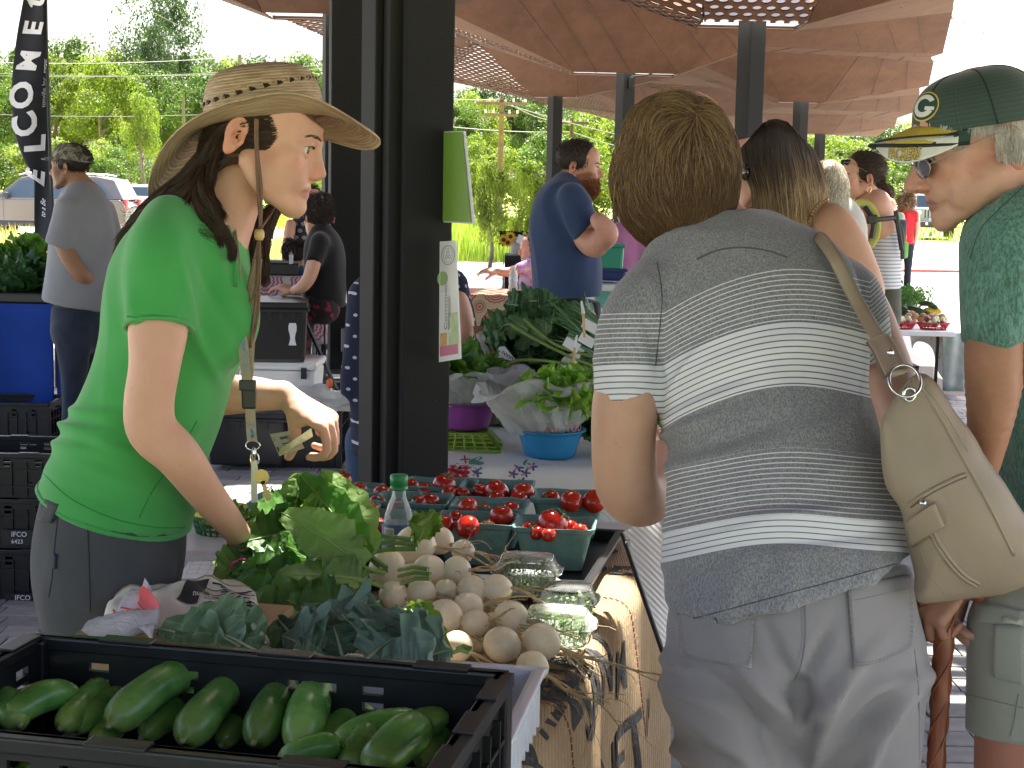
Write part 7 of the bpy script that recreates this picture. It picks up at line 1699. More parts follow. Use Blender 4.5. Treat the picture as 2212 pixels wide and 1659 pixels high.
c=TB(-.405,1.22,0);ftable('long folding table under the burlap holding cucumbers, turnips and tomatoes',(c.x,c.y,0),RT,.69,2.44,TZ-.008)
def burlap():
 n=NT('burlap');v=n.obj();b=n.b
 w1=n.n('ShaderNodeTexWave');si(w1,'Scale',58);si(w1,'Distortion',.25);n.l(v,w1.inputs[0]);w1.bands_direction='X'
 w2=n.n('ShaderNodeTexWave');si(w2,'Scale',58);si(w2,'Distortion',.25);n.l(v,w2.inputs[0]);w2.bands_direction='Y'
 w3=n.n('ShaderNodeTexWave');si(w3,'Scale',58);si(w3,'Distortion',.25);n.l(v,w3.inputs[0]);w3.bands_direction='Z'
 wv=n.math(MU,n.math('MAXIMUM',w1.outputs['Fac'],w3.outputs['Fac']),w2.outputs['Fac']);h=n.math('MAXIMUM',w1.outputs['Fac'],w2.outputs['Fac'])
 f=n.ramp(n.noise(9,4,v),[(.3,0.0),(.7,1.0)]);g=n.noise(90,4,v)
 c=n.mix(f,(.56,.41,.26),(.66,.51,.34));c=n.mix(n.math(MU,g,.55),c,(.40,.28,.17));c=n.mix(n.math(MU,h,.35),n.mix(1.0,c,(.74,.70,.64),MU),c)
 n.l(c,b.inputs['Base Color']);si(b,'Roughness',.95);si(b,'Specular IOR Level',.1);n.bump(n.math('ADD',h,n.math(MU,g,.9)),.9,.003);return n.m
M_BUR=burlap();M_INK=mat('burlap_ink',(.030,.032,.036),(.12,.10,.08),rough=.95,ns=95,bs=200,bst=.6,lo=.52,hi=.70)
def drapef(z0,drop,wob,seed=0,rad=.035,flare=.03):
 """cloth section: s>0 lies on the table inwards, s<0 hangs over the right edge"""
 def fn(b_,s):
  wv=.004*sin(b_*9+seed)+.0025*sin(b_*23+seed*2)
  if s>=0: a=-s-rad;z=z0+.003+.0015*sin(b_*31+s*40);return TB(a,b_,z)
  q=-s;L=rad*pi/2
  if q<L: t=q/rad;return TB(-rad+rad*sin(t),b_,z0+.003-rad*(1-cos(t)))
  h=q-L;k=min(1,h/.25);return TB(wob*k*sin(b_*11+seed+h*3)+wob*.5*k*sin(b_*27+seed)+flare*h+.002,b_+.02*h*sin(b_*5),z0+.003-rad-h)
 return fn
bl_=empty('burlap_cloth',TB(-.3,1.2,TZ),0,'printed burlap coffee sacking spread over the near table and hanging down its side','tablecloth')
f0=drapef(TZ,.5,.016,1)
def sheetf(fn,b0,b1,s0,s1,nb,ns,name,par=bl_,m=M_BUR,th=.003):
 b=MB();b.sheet(lambda u,v:fn(b0+(b1-b0)*v,s0+(s1-s0)*u),ns,nb,th);return b.bd(name,m,par,smooth=1)
sheetf(f0,.02,2.20,.66,-.62,90,80,'sack_cloth')
f1_=drapef(TZ+.005,.5,.018,2.2,rad=.040,flare=.06);sheetf(f1_,.70,1.66,.10,-.66,60,76,'overlapping_sack')
f2_=drapef(TZ+.010,.5,.02,3.7,rad=.045,flare=.09);sheetf(f2_,.02,1.00,.16,-.66,60,80,'front_sack')
M_REDT=mat('red_brown_thread',(.32,.10,.07),rough=.9)
for fn,bb in ((f1_,1.66),(f2_,1.0)):
 b=MB();
 for k in range(60): s=.09-.012*k;b.tube([fn(bb-.012,s)+Ve((0,0,.0015))+ra_*.0015,fn(bb-.016,s-.008)+Ve((0,0,.0015))+ra_*.0015],.0013,4)
 b.bd('seam_stitching',M_REDT,bl_)
def onsack(fn,b0,s0,off=.0028,flip=1):
 def g(u,v):
  p=fn(b0+u*flip,s0+v);q=fn(b0+u*flip,s0+v+.004);n_=(q-p).cross(ta).normalized();n_=n_ if n_.dot(ra_+Ve((0,0,1)))>0 else -n_;return p+n_*off
 return g
puttext('SAN',onsack(f1_,1.10,-.12),.16,M_INK,'print',bl_,.02,2);puttext('MERIDA',onsack(f1_,.86,-.03),.11,M_INK,'print',bl_,.02,2);puttext('NET',onsack(f1_,1.28,-.34),.17,M_INK,'print',bl_,.02,2)
puttext('DA',onsack(f1_,1.02,-.25),.10,M_INK,'print',bl_,.02,2);puttext('PRODUCE',onsack(f2_,.36,-.02),.085,M_INK,'print',bl_,.02,2);puttext('M',onsack(f1_,1.44,-.16),.13,M_INK,'print',bl_,.02,2)
puttext('SA',onsack(f2_,.76,-.20),.09,M_INK,'print',bl_,.02,2);puttext('H.14',onsack(f0,1.70,-.36),.12,M_INK,'print',bl_,.01,1)
def ontop(fn,b0,s0,off=.0035):
 def g(u,v): return fn(b0+v,s0-u)+Ve((0,0,off))
 return g
puttext('MM',ontop(f1_,1.02,.10),.115,M_INK,'print',bl_,.03,1);puttext('COD',ontop(f0,1.86,.22),.11,M_INK,'print',bl_,.02,1);puttext('BO',ontop(f0,2.02,.22),.12,M_INK,'print',bl_,.02,1)
puttext('MXM',ontop(f2_,.74,.14),.10,M_INK,'print',bl_,.03,2);puttext('HHE',ontop(f2_,.60,.13),.10,M_INK,'print',bl_,.03,2)
def fuzz(fn,seed):
 r=np.random.default_rng(seed);st=[]
 for k in range(240):
  s=-.02-r.uniform()*.6;bb=r.choice([.02,1.0,1.66]) if False else r.uniform(.3,1.66);p=fn(1.655,s);p=p+ra_*.002;d=Ve(r.normal(0,1,3));st.append([tuple(p+d*.006*t+Ve((0,0,-.004*t*t))) for t in (0,.5,1)])
 return st
ribbons(fuzz(f1_,2),.0004,'loose_fibres',M_HAIR,bl_,cols=[(.5,.36,.22)]*240)
M_CR=mat('crate_black',(.007,.008,.010),(.012,.013,.015),rough=.36,ns=30,bs=120,bst=.12,bd=.001,spec=.5)
def crate(label,c,R,w=.6,l=.4,h=.22,m=M_CR,holes=True,group=None,name='produce_crate',text=None,rimh=.018,dark=None):
 """walls are built from bars round real openings;w along local x"""
 e=empty(name,c,0,label,'crate',group);o=Ve(c);t=.008
 def W(p,q,nm,inset=0,n=0):   # wall from p to q (local xy), outward side to the right of p->q
  b=MB();p=Ve((*p,0));q=Ve((*q,0));L=(q-p).length;x=(q-p)/L;out=Ve((x.y,-x.x,0));Rw=Matrix((x,-out,Ve((0,0,1)))).transposed()
  if not holes: b.box(o+R@(p+x*L/2+Ve((0,0,h/2))),(L,t,h),R@Rw)
  else:
   zs=[(0,.30),(.30,.36),(.36,.70),(.70,.755),(.755,.80),(.80,.855),(.855,1)]
   slots={1:[(.1,.02),(.2,.0),(.8,.02)],3:[(.26,.028),(.42,.028),(.66,.028),(.86,.028)],5:[(.26,.028),(.36,.028),(.42,.028),(.66,.028),(.86,.028)]}
   if n==2: slots={1:[(.2,.02),(.8,.02)],3:[(.15,.03),(.5,.09),(.85,.03)],5:[(.15,.03),(.5,.09),(.85,.03)]}
   for i,(z0,z1) in enumerate(zs):
    sp=[(s-d/L*.5*1.0 if False else s-d/2/L,s+d/2/L) for s,d in slots.get(i,[]) if d>0];cur=0
    for a,bb in sp+[(1,1)]:
     if a>cur: b.box(o+R@(p+x*L*(a+cur)/2+Ve((0,0,h*(z0+z1)/2))),(L*(a-cur),t,h*(z1-z0)+.0),R@Rw)
     cur=bb
  for k in range(int(L/.055)+1):   # outside ribs
   xx=min(L-.012,.012+k*.055+.0);b.box(o+R@(p+x*xx+out*(t*.9)+Ve((0,0,h*.42))),(.005,.012,h*.74),R@Rw)
  b.box(o+R@(p+x*L/2+out*(t*.9)+Ve((0,0,h*.62))),(L,.010,.006),R@Rw);b.box(o+R@(p+x*L/2+out*(t*.9)+Ve((0,0,h*.25))),(L,.010,.006),R@Rw)
  b.bd(nm,m,e)
  b=MB();b.box(o+R@(p+x*L/2+out*.006+Ve((0,0,h-rimh/2))),(L+.02,.024,rimh),R@Rw,bev=.003)
  for s in (.12,.45,.8): b.box(o+R@(p+x*L*s+out*.006+Ve((0,0,h+.0005))),(.07,.0245,.005),R@Rw,bev=.001)
  b.bd('rim',m,e)
 x,y=w/2-.012,l/2-.012
 W((x,y),(-x,y),'back_wall');W((-x,-y),(x,-y),'front_wall');W((x,-y),(x,y),'end_wall',n=2);W((-x,y),(-x,-y),'end_wall',n=2)
 b=MB();b.box(o+R@Ve((0,0,.006)),(w-.03,l-.03,.010),R);b.bd('crate_floor',m,e)
 for sx in (-1,1):
  for sy in (-1,1):
   b=MB();b.box(o+R@Ve((sx*x,sy*y,h*.5)),(.03,.03,h-.008),R,bev=.004);b.bd('corner_post',m,e)
 return e
CZ=TZ+.012
cc0=G(1103,1450,.962);cc1=G(75,1365,.962);cx=(cc1-cc0).normalized();Rc=Matrix((-cx,Ve((0,0,1)).cross(-cx),Ve((0,0,1)))).transposed();Wc=(cc1-cc0).length
cen=cc0+cx*(Wc/2)-Rc@Ve((0,.18,0));cen.z=CZ
crate('black slotted plastic crate full of cucumbers at the front of the table',tuple(cen),Rc,w=Wc,l=.36,h=.962-CZ)
def cucmat():
 n=NT('cucumber_skin');v=n.obj();b=n.b;t=n.attr('t','Fac')
 s=n.noise(7,3,n.obj((.35,2.2,2.2)),.6);g=n.noise(60,3,v);o=n.n('ShaderNodeObjectInfo').outputs['Random']
 c=n.mix(n.ramp(s,[(.40,0.0),(.66,1.0)]),(.065,.20,.035),(.20,.42,.09));c=n.mix(n.math(MU,n.ramp(t,[(.80,0.0),(1.0,1.0)]),.7),c,(.30,.42,.10));c=n.mix(n.ramp(g,[(.60,0.0),(.70,.55)]),c,(.17,.30,.07))
 k=n.math('ADD',n.math(MU,o,.7),.7);cc=n.n('ShaderNodeCombineColor');[n.l(k,cc.inputs[i]) for i in range(3)];c=n.mix(1.0,c,cc.outputs[0],MU)
 n.l(c,b.inputs['Base Color']);n.l(n.ramp(n.noise(35,3,v),[(.4,.24),(.7,.5)]),b.inputs['Roughness']);n.bump(n.noise(70,4,v),.2,.002);return n.m
M_CUC=cucmat();M_SCAR=mat('stem_scar',(.30,.33,.16),rough=.8)
def cucumber(a,bb,r,label,bend=.012,seed=1):
 a,bb=Ve(a),Ve(bb);e=empty('cucumber',a.lerp(bb,.5)-Ve((0,0,r)),0,label,'cucumber','cucumbers in the black crate');m=a.lerp(bb,.5)+Ve((0,.3,1)).normalized()*bend
 pts=crv([a,m,bb],12);n=len(pts);rr=[];rd=random.Random(seed)
 q=MB();P2=[];
 for i in range(n): t=i/(n-1);s=1-abs(2*t-1)**(3.6 if t<.5 else 4.6);rr.append(max(.002,r*(s**.5)*(1-.12*(1-t)+.04*sin(t*9+seed))))
 q.tube(pts,rr,20);V=np.array([tuple(v) for v in q.V]);N=np.repeat(np.linspace(0,1,n),20)
 o=mkobj('fruit',V,q.F,M_CUC,e,smooth=1,attrs=dict(t=N[:len(V)]))
 d=(bb-m).normalized();b=MB();b.ico(bb+d*.0005,(.0045,.0045,.0045),1);b.bd('blossom_scar',M_SCAR,e,smooth=1)
CUC=[((415,1475,.905),(262,1572,.885),.026,'biggest cucumber lying slantwise on top in the left half of the crate'),((493,1510,.895),(413,1600,.875),.026,'glossy cucumber pointing forward right of the biggest one'),((612,1508,.897),(560,1603,.875),.025,'dull dark cucumber in the middle with its scarred end to the front'),((685,1515,.897),(648,1612,.875),.027,'bright green tipped cucumber right of the middle'),
((140,1530,.888),(45,1562,.885),.021,'pale cucumber lying near the left end, second from the wall'),((218,1508,.885),(150,1575,.873),.019,'slim dark cucumber leaning at the left between pale ones'),((95,1525,.886),(12,1556,.884),.020,'light cucumber at the far left against the crate wall'),((268,1530,.87),(182,1578,.865),.020,'pale ended cucumber left of the biggest one'),((440,1530,.862),(330,1598,.852),.020,'cucumber half under the glossy one, lying slantwise'),
((870,1583,.895),(757,1620,.878),.022,'striped cucumber at the right end lying sideways'),((935,1580,.888),(842,1628,.87),.022,'cucumber behind the others at the right end by the crate wall'),((900,1606,.905),(826,1668,.89),.028,'thick cucumber in front at the right end of the crate'),((781,1575,.865),(700,1628,.855),.020,'dark cucumber below the striped one at the right'),((790,1618,.885),(768,1668,.87),.022,'short dark cucumber seen end on by the front rim at right'),((700,1640,.885),(640,1662,.87),.020,'cucumber peeping over the front rim below the bright green tipped one'),
((-5,1535,.885),(30,1572,.88),.022,'light cucumber end at the extreme left edge of the crate'),((545,1560,.85),(495,1612,.842),.019,'dark cucumber in the gap between the glossy and the dull one'),((250,1590,.853),(225,1612,.85),.018,'cucumber tip low under the biggest one'),((960,1600,.86),(925,1655,.855),.02,'dark cucumber along the right end wall of the crate')]
for i,(a,c,r,lb) in enumerate(CUC): _a,_c=G(*a),G(*c);_u=Ve((0,0,.012));_a+=_u;_c+=_u;_e=(_a-_c).normalized()*.022;cucumber(_a+_e,_c-_e,r,lb,bend=(.012,.004,.004,.008)[i%4],seed=i)
rd=random.Random(5)
for i in range(16):
 x=-.26+.034*i+rd.uniform(-.008,.008);yy=rd.uniform(-.06,.05);a=cen+Rc@Ve((x,yy+.09,.05+rd.uniform(0,.02)));c=cen+Rc@Ve((x+rd.uniform(-.05,.03),yy-.08,.05+rd.uniform(0,.015)));cucumber(a,c,.021,'dark cucumber in the shaded bottom layer of the crate',seed=i+40)
M_WTR=mat('white_plastic_tray',(.72,.74,.80),rough=.35)
def tray(label,pr,z,w,l,h,R,m,name='tray',th=.006,ribs=True):
 """pr: right back corner of the rim"""
 c=pr-R@Ve((w/2,l/2,0));c.z=z-h;e=empty(name,c,0,label,'tray');b=MB();o=c
 for (x,y,sx,sy) in ((0,l/2,w,th),(0,-l/2,w,th),(w/2,0,th,l),(-w/2,0,th,l)):
  b.box(o+R@Ve((x*.97,y*.97,h/2)),(sx*.97 if sx>th else th,sy*.97 if sy>th else th,h),R)
 b.bd('walls',m,e);b=MB()
 for (x,y,sx,sy) in ((0,l/2,w+.02,.016),(0,-l/2,w+.02,.016),(w/2,0,.016,l),(-w/2,0,.016,l)): b.box(o+R@Ve((x,y,h-.003)),(sx,sy,.010),R,bev=.003)
 b.bd('rim',m,e);b=MB();b.box(o+R@Ve((0,0,.004)),(w*.96,l*.96,.006),R);b.bd('base',m,e)
 if ribs:
  b=MB()
  for k in range(12): b.box(o+R@Ve((w/2*.985+.004,-l/2+.03+k*(l-.06)/11,h*.4)),(.008,.006,h*.75),R)
  b.bd('ribs',m,e)
 return e
pr=G(1168,1445,.835);Rt2=RZ(-.16);tray('white plastic tray with ribbed side behind the cucumber crate, holding greens and turnips',pr,.835,.56,.44,.082,Rt2,M_WTR)
def leafgeo(L,W,lobe=.12,nl=5,ruf=.02,bend=.4,cup=.15,seed=1,nu=10,nv=18,stem=.25,wav=.0):
 """outline along +x from the base, normal +z;returns verts, faces, midrib points"""
 r=random.Random(seed);V=[];ph=r.uniform(0,6);ph2=r.uniform(0,6)
 mid=[]
 def cen(t):
  a=bend*(t-.2)*1.2;return Ve((L*t*(1-.08*bend*bend*t),wav*L*sin(t*3+ph)*t,-L*bend*.45*t*t+.0))
 for j in range(nv+1):
  t=j/nv;w=W/2*(max(0,sin(pi*min(1,t**.72*1.0)))**.62)*(.55+.45*min(1,t*2.2)) if 0<t<1 else W*.012
  c=cen(t);mid.append(c)
  for i in range(nu+1):
   s=i/nu*2-1;e=abs(s);edge=1+(lobe*sin(t*nl*6.283+ph+(.6 if s>0 else 0))+lobe*.28*sin(t*nl*13+ph2))*e**2.2
   y=s*w*edge;z=cup*abs(y)*1.0+ruf*(e**1.6)*sin(t*nl*7.5+ph+s*1.5)+ruf*.6*(e**2)*sin(t*nl*16+ph2+s*3) -.0025*cos(min(1,abs(((t*9+e*1.2)%1)-.5)*6)*3.14)*(e>.05)*.6
   V.append(c+Ve((ruf*.5*e*cos(t*nl*9+ph),y,z)))
 F=[(j*(nu+1)+i,j*(nu+1)+i+1,(j+1)*(nu+1)+i+1,(j+1)*(nu+1)+i) for j in range(nv) for i in range(nu)]
 return V,F,mid
def putleaf(par,base,tip,W,m,mr,nrm=(0,-.6,.8),stem=None,name='leaf',rr=.0022,**k):
 base,tip=Ve(base),Ve(tip);L=(tip-base).length;R=frame(tip-base,nrm);V,F,mid=leafgeo(L,W,**k)
 V=[base+R@v for v in V];o=mkobj(name,V,F,m,par,smooth=1)
 b=MB();pts=[base+R@(v+Ve((0,0,-.0008))) for v in mid];up=[base+R@(v+Ve((0,0,.0012))) for v in mid]
 if stem: pts=[Ve(stem)]+pts;up=pts[:1]+up
 b.tube(up,[rr*(1.5 if stem else 1)*(1-.85*i/len(up))+.0003 for i in range(len(up))],6);b.bd('midrib',mr,o,smooth=1)
 return o
def veinleaf(name,c,c2,vein,trans=.3,rough=.45,sc=26,vw=.05,spec=.45,oi=.18):
 n=NT(name);b=n.b;v=n.obj();f=n.ramp(n.noise(6,3,v),[(.3,0.0),(.7,1.0)]);base=n.mix(f,tuple(c),tuple(c2))
 o=n.n('ShaderNodeObjectInfo').outputs['Random'];k=n.math('ADD',n.math(MU,o,2*oi),1-oi);cc=n.n('ShaderNodeCombineColor');[n.l(k,cc.inputs[i]) for i in range(3)];base=n.mix(1.0,base,cc.outputs[0],MU)
 vo=n.n('ShaderNodeTexVoronoi');vo.feature='DISTANCE_TO_EDGE';si(vo,'Scale',sc);n.l(v,vo.inputs[0]);d=vo.outputs['Distance'];vn=n.ramp(d,[(0.0,1.0),(vw,0.0)]);vo2=n.n('ShaderNodeTexVoronoi');vo2.feature='DISTANCE_TO_EDGE';si(vo2,'Scale',sc*3.2);n.l(v,vo2.inputs[0]);v2=n.ramp(vo2.outputs['Distance'],[(0.0,1.0),(.1,0.0)])
 base=n.mix(n.math(MU,vn,.55),base,tuple(vein));base=n.mix(n.math(MU,v2,.12),base,tuple(vein))
 n.l(base,b.inputs['Base Color']);si(b,'Roughness',rough);si(b,'Specular IOR Level',spec)
 n.bump(n.math('ADD',n.math(MU,d,-3.0),n.noise(50,2,v)),.45,.004)
 t=n.n('ShaderNodeBsdfTranslucent');n.l(n.mix(1.0,base,(1.3,1.4,.6),MU),t.inputs[0]);ms=n.n('ShaderNodeMixShader');si(ms,0,trans);n.l(b.outputs[0],ms.inputs[1]);n.l(t.outputs[0],ms.inputs[2]);n.l(ms.outputs[0],n.o.inputs[0]);return n.m
M_TLD=veinleaf('turnip_leaf_dark',(.065,.18,.027),(.10,.23,.045),(.10,.19,.05));M_TLL=veinleaf('turnip_leaf_pale',(.18,.31,.085),(.24,.37,.11),(.26,.36,.14),.35);M_TLB=veinleaf('turnip_leaf_bright',(.13,.26,.03),(.17,.30,.04),(.3,.42,.12),.4)
M_KALE=veinleaf('kale_leaf',(.10,.185,.135),(.17,.26,.21),(.24,.31,.26),.2,.55,22,.05);M_COL=veinleaf('collard_leaf',(.085,.175,.085),(.115,.21,.11),(.26,.38,.20),.25,.5,18,.035);M_KALD=veinleaf('kale_leaf_dark',(.03,.075,.045),(.05,.10,.06),(.12,.2,.12),.2,.5,22,.05)
M_RIB=mat('leaf_stem',(.24,.36,.10),(.18,.30,.07),rough=.45,ns=30);M_RIBK=mat('kale_stem',(.34,.40,.26),(.26,.33,.2),rough=.5,ns=30)
def LP(x,y,d): return P(x,y,d-.10)
tg_=empty('turnip_greens',LP(680,1300,2.75)-Ve((0,0,.12)),0,'big heap of dark and light turnip leaves left of the white turnips','greens')
big=[((806,1205,2.78),(697,1003,2.86),.085,'L',(.3,-.8,.3),(835,1228,2.76)),((800,1212,2.76),(640,1005,2.84),.075,'D',(.2,-.9,.3),None),((790,1228,2.72),(622,1092,2.70),.090,'L',(.25,-.75,.6),(830,1238,2.74)),
((770,1180,2.80),(680,1120,2.80),.07,'L',(.3,-.6,.7),(820,1225,2.78)),((795,1258,2.70),(600,1212,2.62),.062,'L',(.0,-.5,.9),(828,1268,2.72)),((800,1262,2.70),(690,1235,2.66),.07,'L',(.1,-.7,.6),None),((720,1180,2.82),(560,1130,2.86),.11,'D',(0,-.8,.5),None),((700,1230,2.74),(540,1190,2.72),.11,'D',(.1,-.7,.6),None),((690,1290,2.66),(505,1280,2.60),.12,'D',(0,-.7,.6),None),((720,1310,2.64),(535,1345,2.50),.12,'D',(0,-.7,.6),None),
((640,1150,2.80),(520,1165,2.74),.08,'D',(-.2,-.7,.5),None),((700,1100,2.84),(595,1060,2.90),.07,'D',(-.2,-.9,.3),None),((640,1100,2.86),(648,1020,2.88),.06,'M',(.3,-.9,.2),None),((650,1150,2.78),(700,1060,2.83),.05,'B',(.5,-.8,.1),None),((905,1172,2.74),(938,1090,2.80),.052,'B',(-.2,-.9,.3),None),((700,1330,2.55),(600,1385,2.44),.09,'D',(0,-.6,.8),None),((640,1250,2.66),(500,1235,2.66),.10,'D',(0,-.6,.8),None),
((762,1296,2.6),(640,1300,2.55),.08,'D',(0,-.7,.7),None),((820,1300,2.66),(700,1345,2.52),.09,'D',(.1,-.6,.8),None),((590,1200,2.74),(505,1255,2.66),.08,'D',(-.4,-.6,.6),None),((600,1300,2.58),(478,1255,2.62),.08,'D',(-.2,-.6,.7),None),((905,1300,2.5),(958,1412,2.40),.045,'B',(-.5,-.7,.3),None),((880,1310,2.5),(918,1355,2.46),.05,'B',(-.1,-.8,.5),None),((640,1200,2.76),(572,1110,2.84),.09,'D',(-.3,-.8,.3),None),((760,1200,2.8),(720,1140,2.84),.06,'B',(.2,-.8,.4),None),((620,1360,2.5),(520,1400,2.40),.07,'D',(0,-.6,.8),None)]
for i,(a,t,w,kk,nn,stm) in enumerate(big):
 m=dict(L=M_TLL,D=M_TLD,B=M_TLB,M=M_TLL)[kk];putleaf(tg_,LP(*a),LP(*t),w*1.2,m,M_RIB,nn,LP(*stm) if stm else None,seed=i,bend=.25+.3*((i*7)%5)/5,ruf=.004+.003*(i%3),lobe=.09,nl=4+i%3,cup=.1+.25*((i*3)%4)/4,rr=.0026)
rd=random.Random(11)
for i in range(34):
 x=rd.uniform(510,770);y=rd.uniform(1090,1370);d=2.86-(y-1120)*.0013+.03;ang=rd.uniform(2.2,4.0);l=rd.uniform(60,110)
 putleaf(tg_,LP(x,y,d+.03),LP(x+l*cos(ang),y-l*sin(ang)*.6-10,d-rd.uniform(-.02,.08)),rd.uniform(.08,.125),M_TLD if i%3 else M_TLL,M_RIB,(rd.uniform(-.4,.4),-.7,.6),seed=i+50,bend=rd.uniform(0,.7),ruf=.006,nl=5,cup=rd.uniform(0,.4))
b=MB()
for (p,q,r_) in (((905,1175,2.80),(760,1180,2.86),.005),((900,1185,2.80),(770,1200,2.84),.005),((890,1165,2.81),(750,1160,2.88),.0045),((838,1232,2.76),(740,1250,2.76),.004),((930,1240,2.72),(860,1245,2.76),.004),((925,1230,2.72),(860,1232,2.76),.004),((930,1250,2.71),(865,1262,2.74),.004),((1010,1408,2.46),(975,1412,2.44),.004),((1018,1402,2.46),(985,1402,2.46),.004),((835,1225,2.78),(700,1160,2.85),.004)):
 a,c=LP(*p),LP(*q);b.tube([a,a.lerp(c,.5)+Ve((0,0,.005)),c],[r_,r_*.9,r_*.7],7)
tag(b.bd('stems',M_RIB,tg_,smooth=1),kind='stuff')
kg=empty('kale_leaves',LP(790,1390,2.35)-Ve((0,0,.04)),0,'bunch of frilly blue green kale between the crate and the turnips','kale')
kl=[((700,1400,2.34),(745,1290,2.42),.10),((760,1400,2.33),(795,1275,2.42),.10),((800,1410,2.32),(860,1310,2.38),.10),((860,1420,2.30),(905,1330,2.34),.09),((900,1425,2.28),(970,1400,2.26),.10),((830,1430,2.26),(930,1425,2.22),.10),((740,1420,2.28),(720,1350,2.30),.10),((690,1410,2.28),(610,1370,2.28),.09),((650,1400,2.32),(600,1330,2.36),.08),((790,1425,2.26),(850,1375,2.28),.10),((700,1420,2.25),(640,1400,2.22),.08),((880,1400,2.30),(940,1360,2.32),.08),((760,1360,2.36),(700,1300,2.42),.09)]
for i,(a,t,w) in enumerate(kl): putleaf(kg,LP(*a),LP(*t),w*1.35,M_KALD if i in (6,8,10) else M_KALE,M_RIBK,(.1*((i%3)-1),-.75,.55),seed=i+9,bend=.25+.1*(i%3),ruf=.009,lobe=.20,nl=2.4,cup=.15,nv=44,nu=16,rr=.003)
cg=empty('collard_leaves',LP(430,1370,2.3)-Ve((0,0,.04)),0,'smooth pale green collard leaves with white veins by the left crate rim','greens')
for i,(a,t,w,nn) in enumerate([((480,1400,2.26),(330,1340,2.32),.10,(0,-.7,.7)),((520,1400,2.24),(385,1310,2.36),.13,(.1,-.8,.5)),((560,1410,2.22),(440,1340,2.30),.12,(0,-.7,.7)),((500,1415,2.22),(330,1375,2.24),.07,(0,-.5,.9)),((590,1410,2.25),(530,1345,2.34),.07,(.2,-.8,.4)),((500,1370,2.3),(475,1320,2.36),.07,(.3,-.8,.3))]):
 putleaf(cg,LP(*a),LP(*t),w,M_COL,M_RIBK,nn,seed=i+3,bend=.35,ruf=.004,lobe=.05,nl=3,cup=.12,rr=.0025)
b=MB();b.tube([LP(575,1395,2.24),LP(565,1372,2.25),LP(548,1352,2.27)],[.007,.0065,.006],8);b.bd('cut_stalk',M_RIBK,cg,smooth=1)
def turnipmat():
 n=NT('white_turnip');v=n.obj();b=n.b;f=n.ramp(n.noise(10,4,v),[(.35,0.0),(.7,1.0)]);c=n.mix(f,(.88,.79,.60),(.80,.69,.48));g=n.ramp(n.noise(26,5,v,.7,.6),[(.60,0.0),(.70,.75)]);c=n.mix(g,c,(.42,.27,.14));h=n.ramp(n.noise(90,2,v),[(.72,0.0),(.76,.6)]);c=n.mix(h,c,(.15,.08,.04))
 w=n.ramp(n.noise(10,2,n.obj((.5,.5,7))),[(.60,0.0),(.66,.35)]);c=n.mix(w,c,(.5,.36,.2));n.l(c,b.inputs['Base Color']);si(b,'Roughness',.38);si(b,'Subsurface Weight',.15);si(b,'Subsurface Radius',(.01,.008,.005));n.bump(n.noise(30,3,v),.15,.003);return n.m
M_TUR=turnipmat();M_ROOT=mat('turnip_root',(.60,.46,.28),(.48,.34,.18),rough=.6,ns=60)
TU=[(897,1176,38,'largest white turnip at the top of the heap'),(837,1229,37,'round white turnip at the left of the heap with its root towards us'),(927,1232,32,'round turnip right below the largest one'),(950,1168,27,'turnip half hidden behind the largest one'),(987,1233,28,'scarred turnip right of the second row'),(850,1285,28,'turnip at the left under the round left one'),(910,1281,28,'flattish turnip in the middle of the third row'),(964,1275,22,'small turnip between two bigger ones in the third row'),(854,1312,27,'turnip half buried by kale at the left'),(1020,1275,29,'turnip right of the small one in the third row'),(1072,1273,30,'turnip with many roots at the right of the third row'),(1010,1312,29,'turnip in the centre of the heap'),(960,1333,36,'large turnip low at the left, next to the bright leaf'),(1027,1346,27,'turnip beside the large low one'),(1104,1336,35,'large turnip at the right with long roots'),(1064,1349,24,'small turnip between the large ones at the right'),(1170,1386,36,'large turnip farthest right with a long pointed root'),(1084,1393,36,'large turnip at the bottom centre of the heap'),(987,1396,30,'turnip at the bottom left by the tray rim'),(1030,1390,18,'smallest turnip at the bottom between two big ones'),(994,1366,23,'small turnip above the bottom left one'),(1137,1408,22,'small turnip between the two large bottom ones'),(1150,1440,31,'lowest turnip, cut off by the white tray rim'),(1000,1190,22,'small turnip behind the second row at the top right'),(890,1240,22,'turnip hidden in the middle behind the front ones')]
def td(y): return 2.86-(y-1176)*.0017
rd=random.Random(21)
bt=MB();bt.ico((0,0,0),1,3,fn=lambda p: p*(1+.10*max(0,p.x)**6+.05*max(0,-p.x)**5-.03*sin(3*atan2(p.y,p.z))*.4))
bulbme=None
rootends=[(.9,-.1,.1),(1,.1,-.3),(.9,-.3,-.5),(.7,-.7,-.2)]
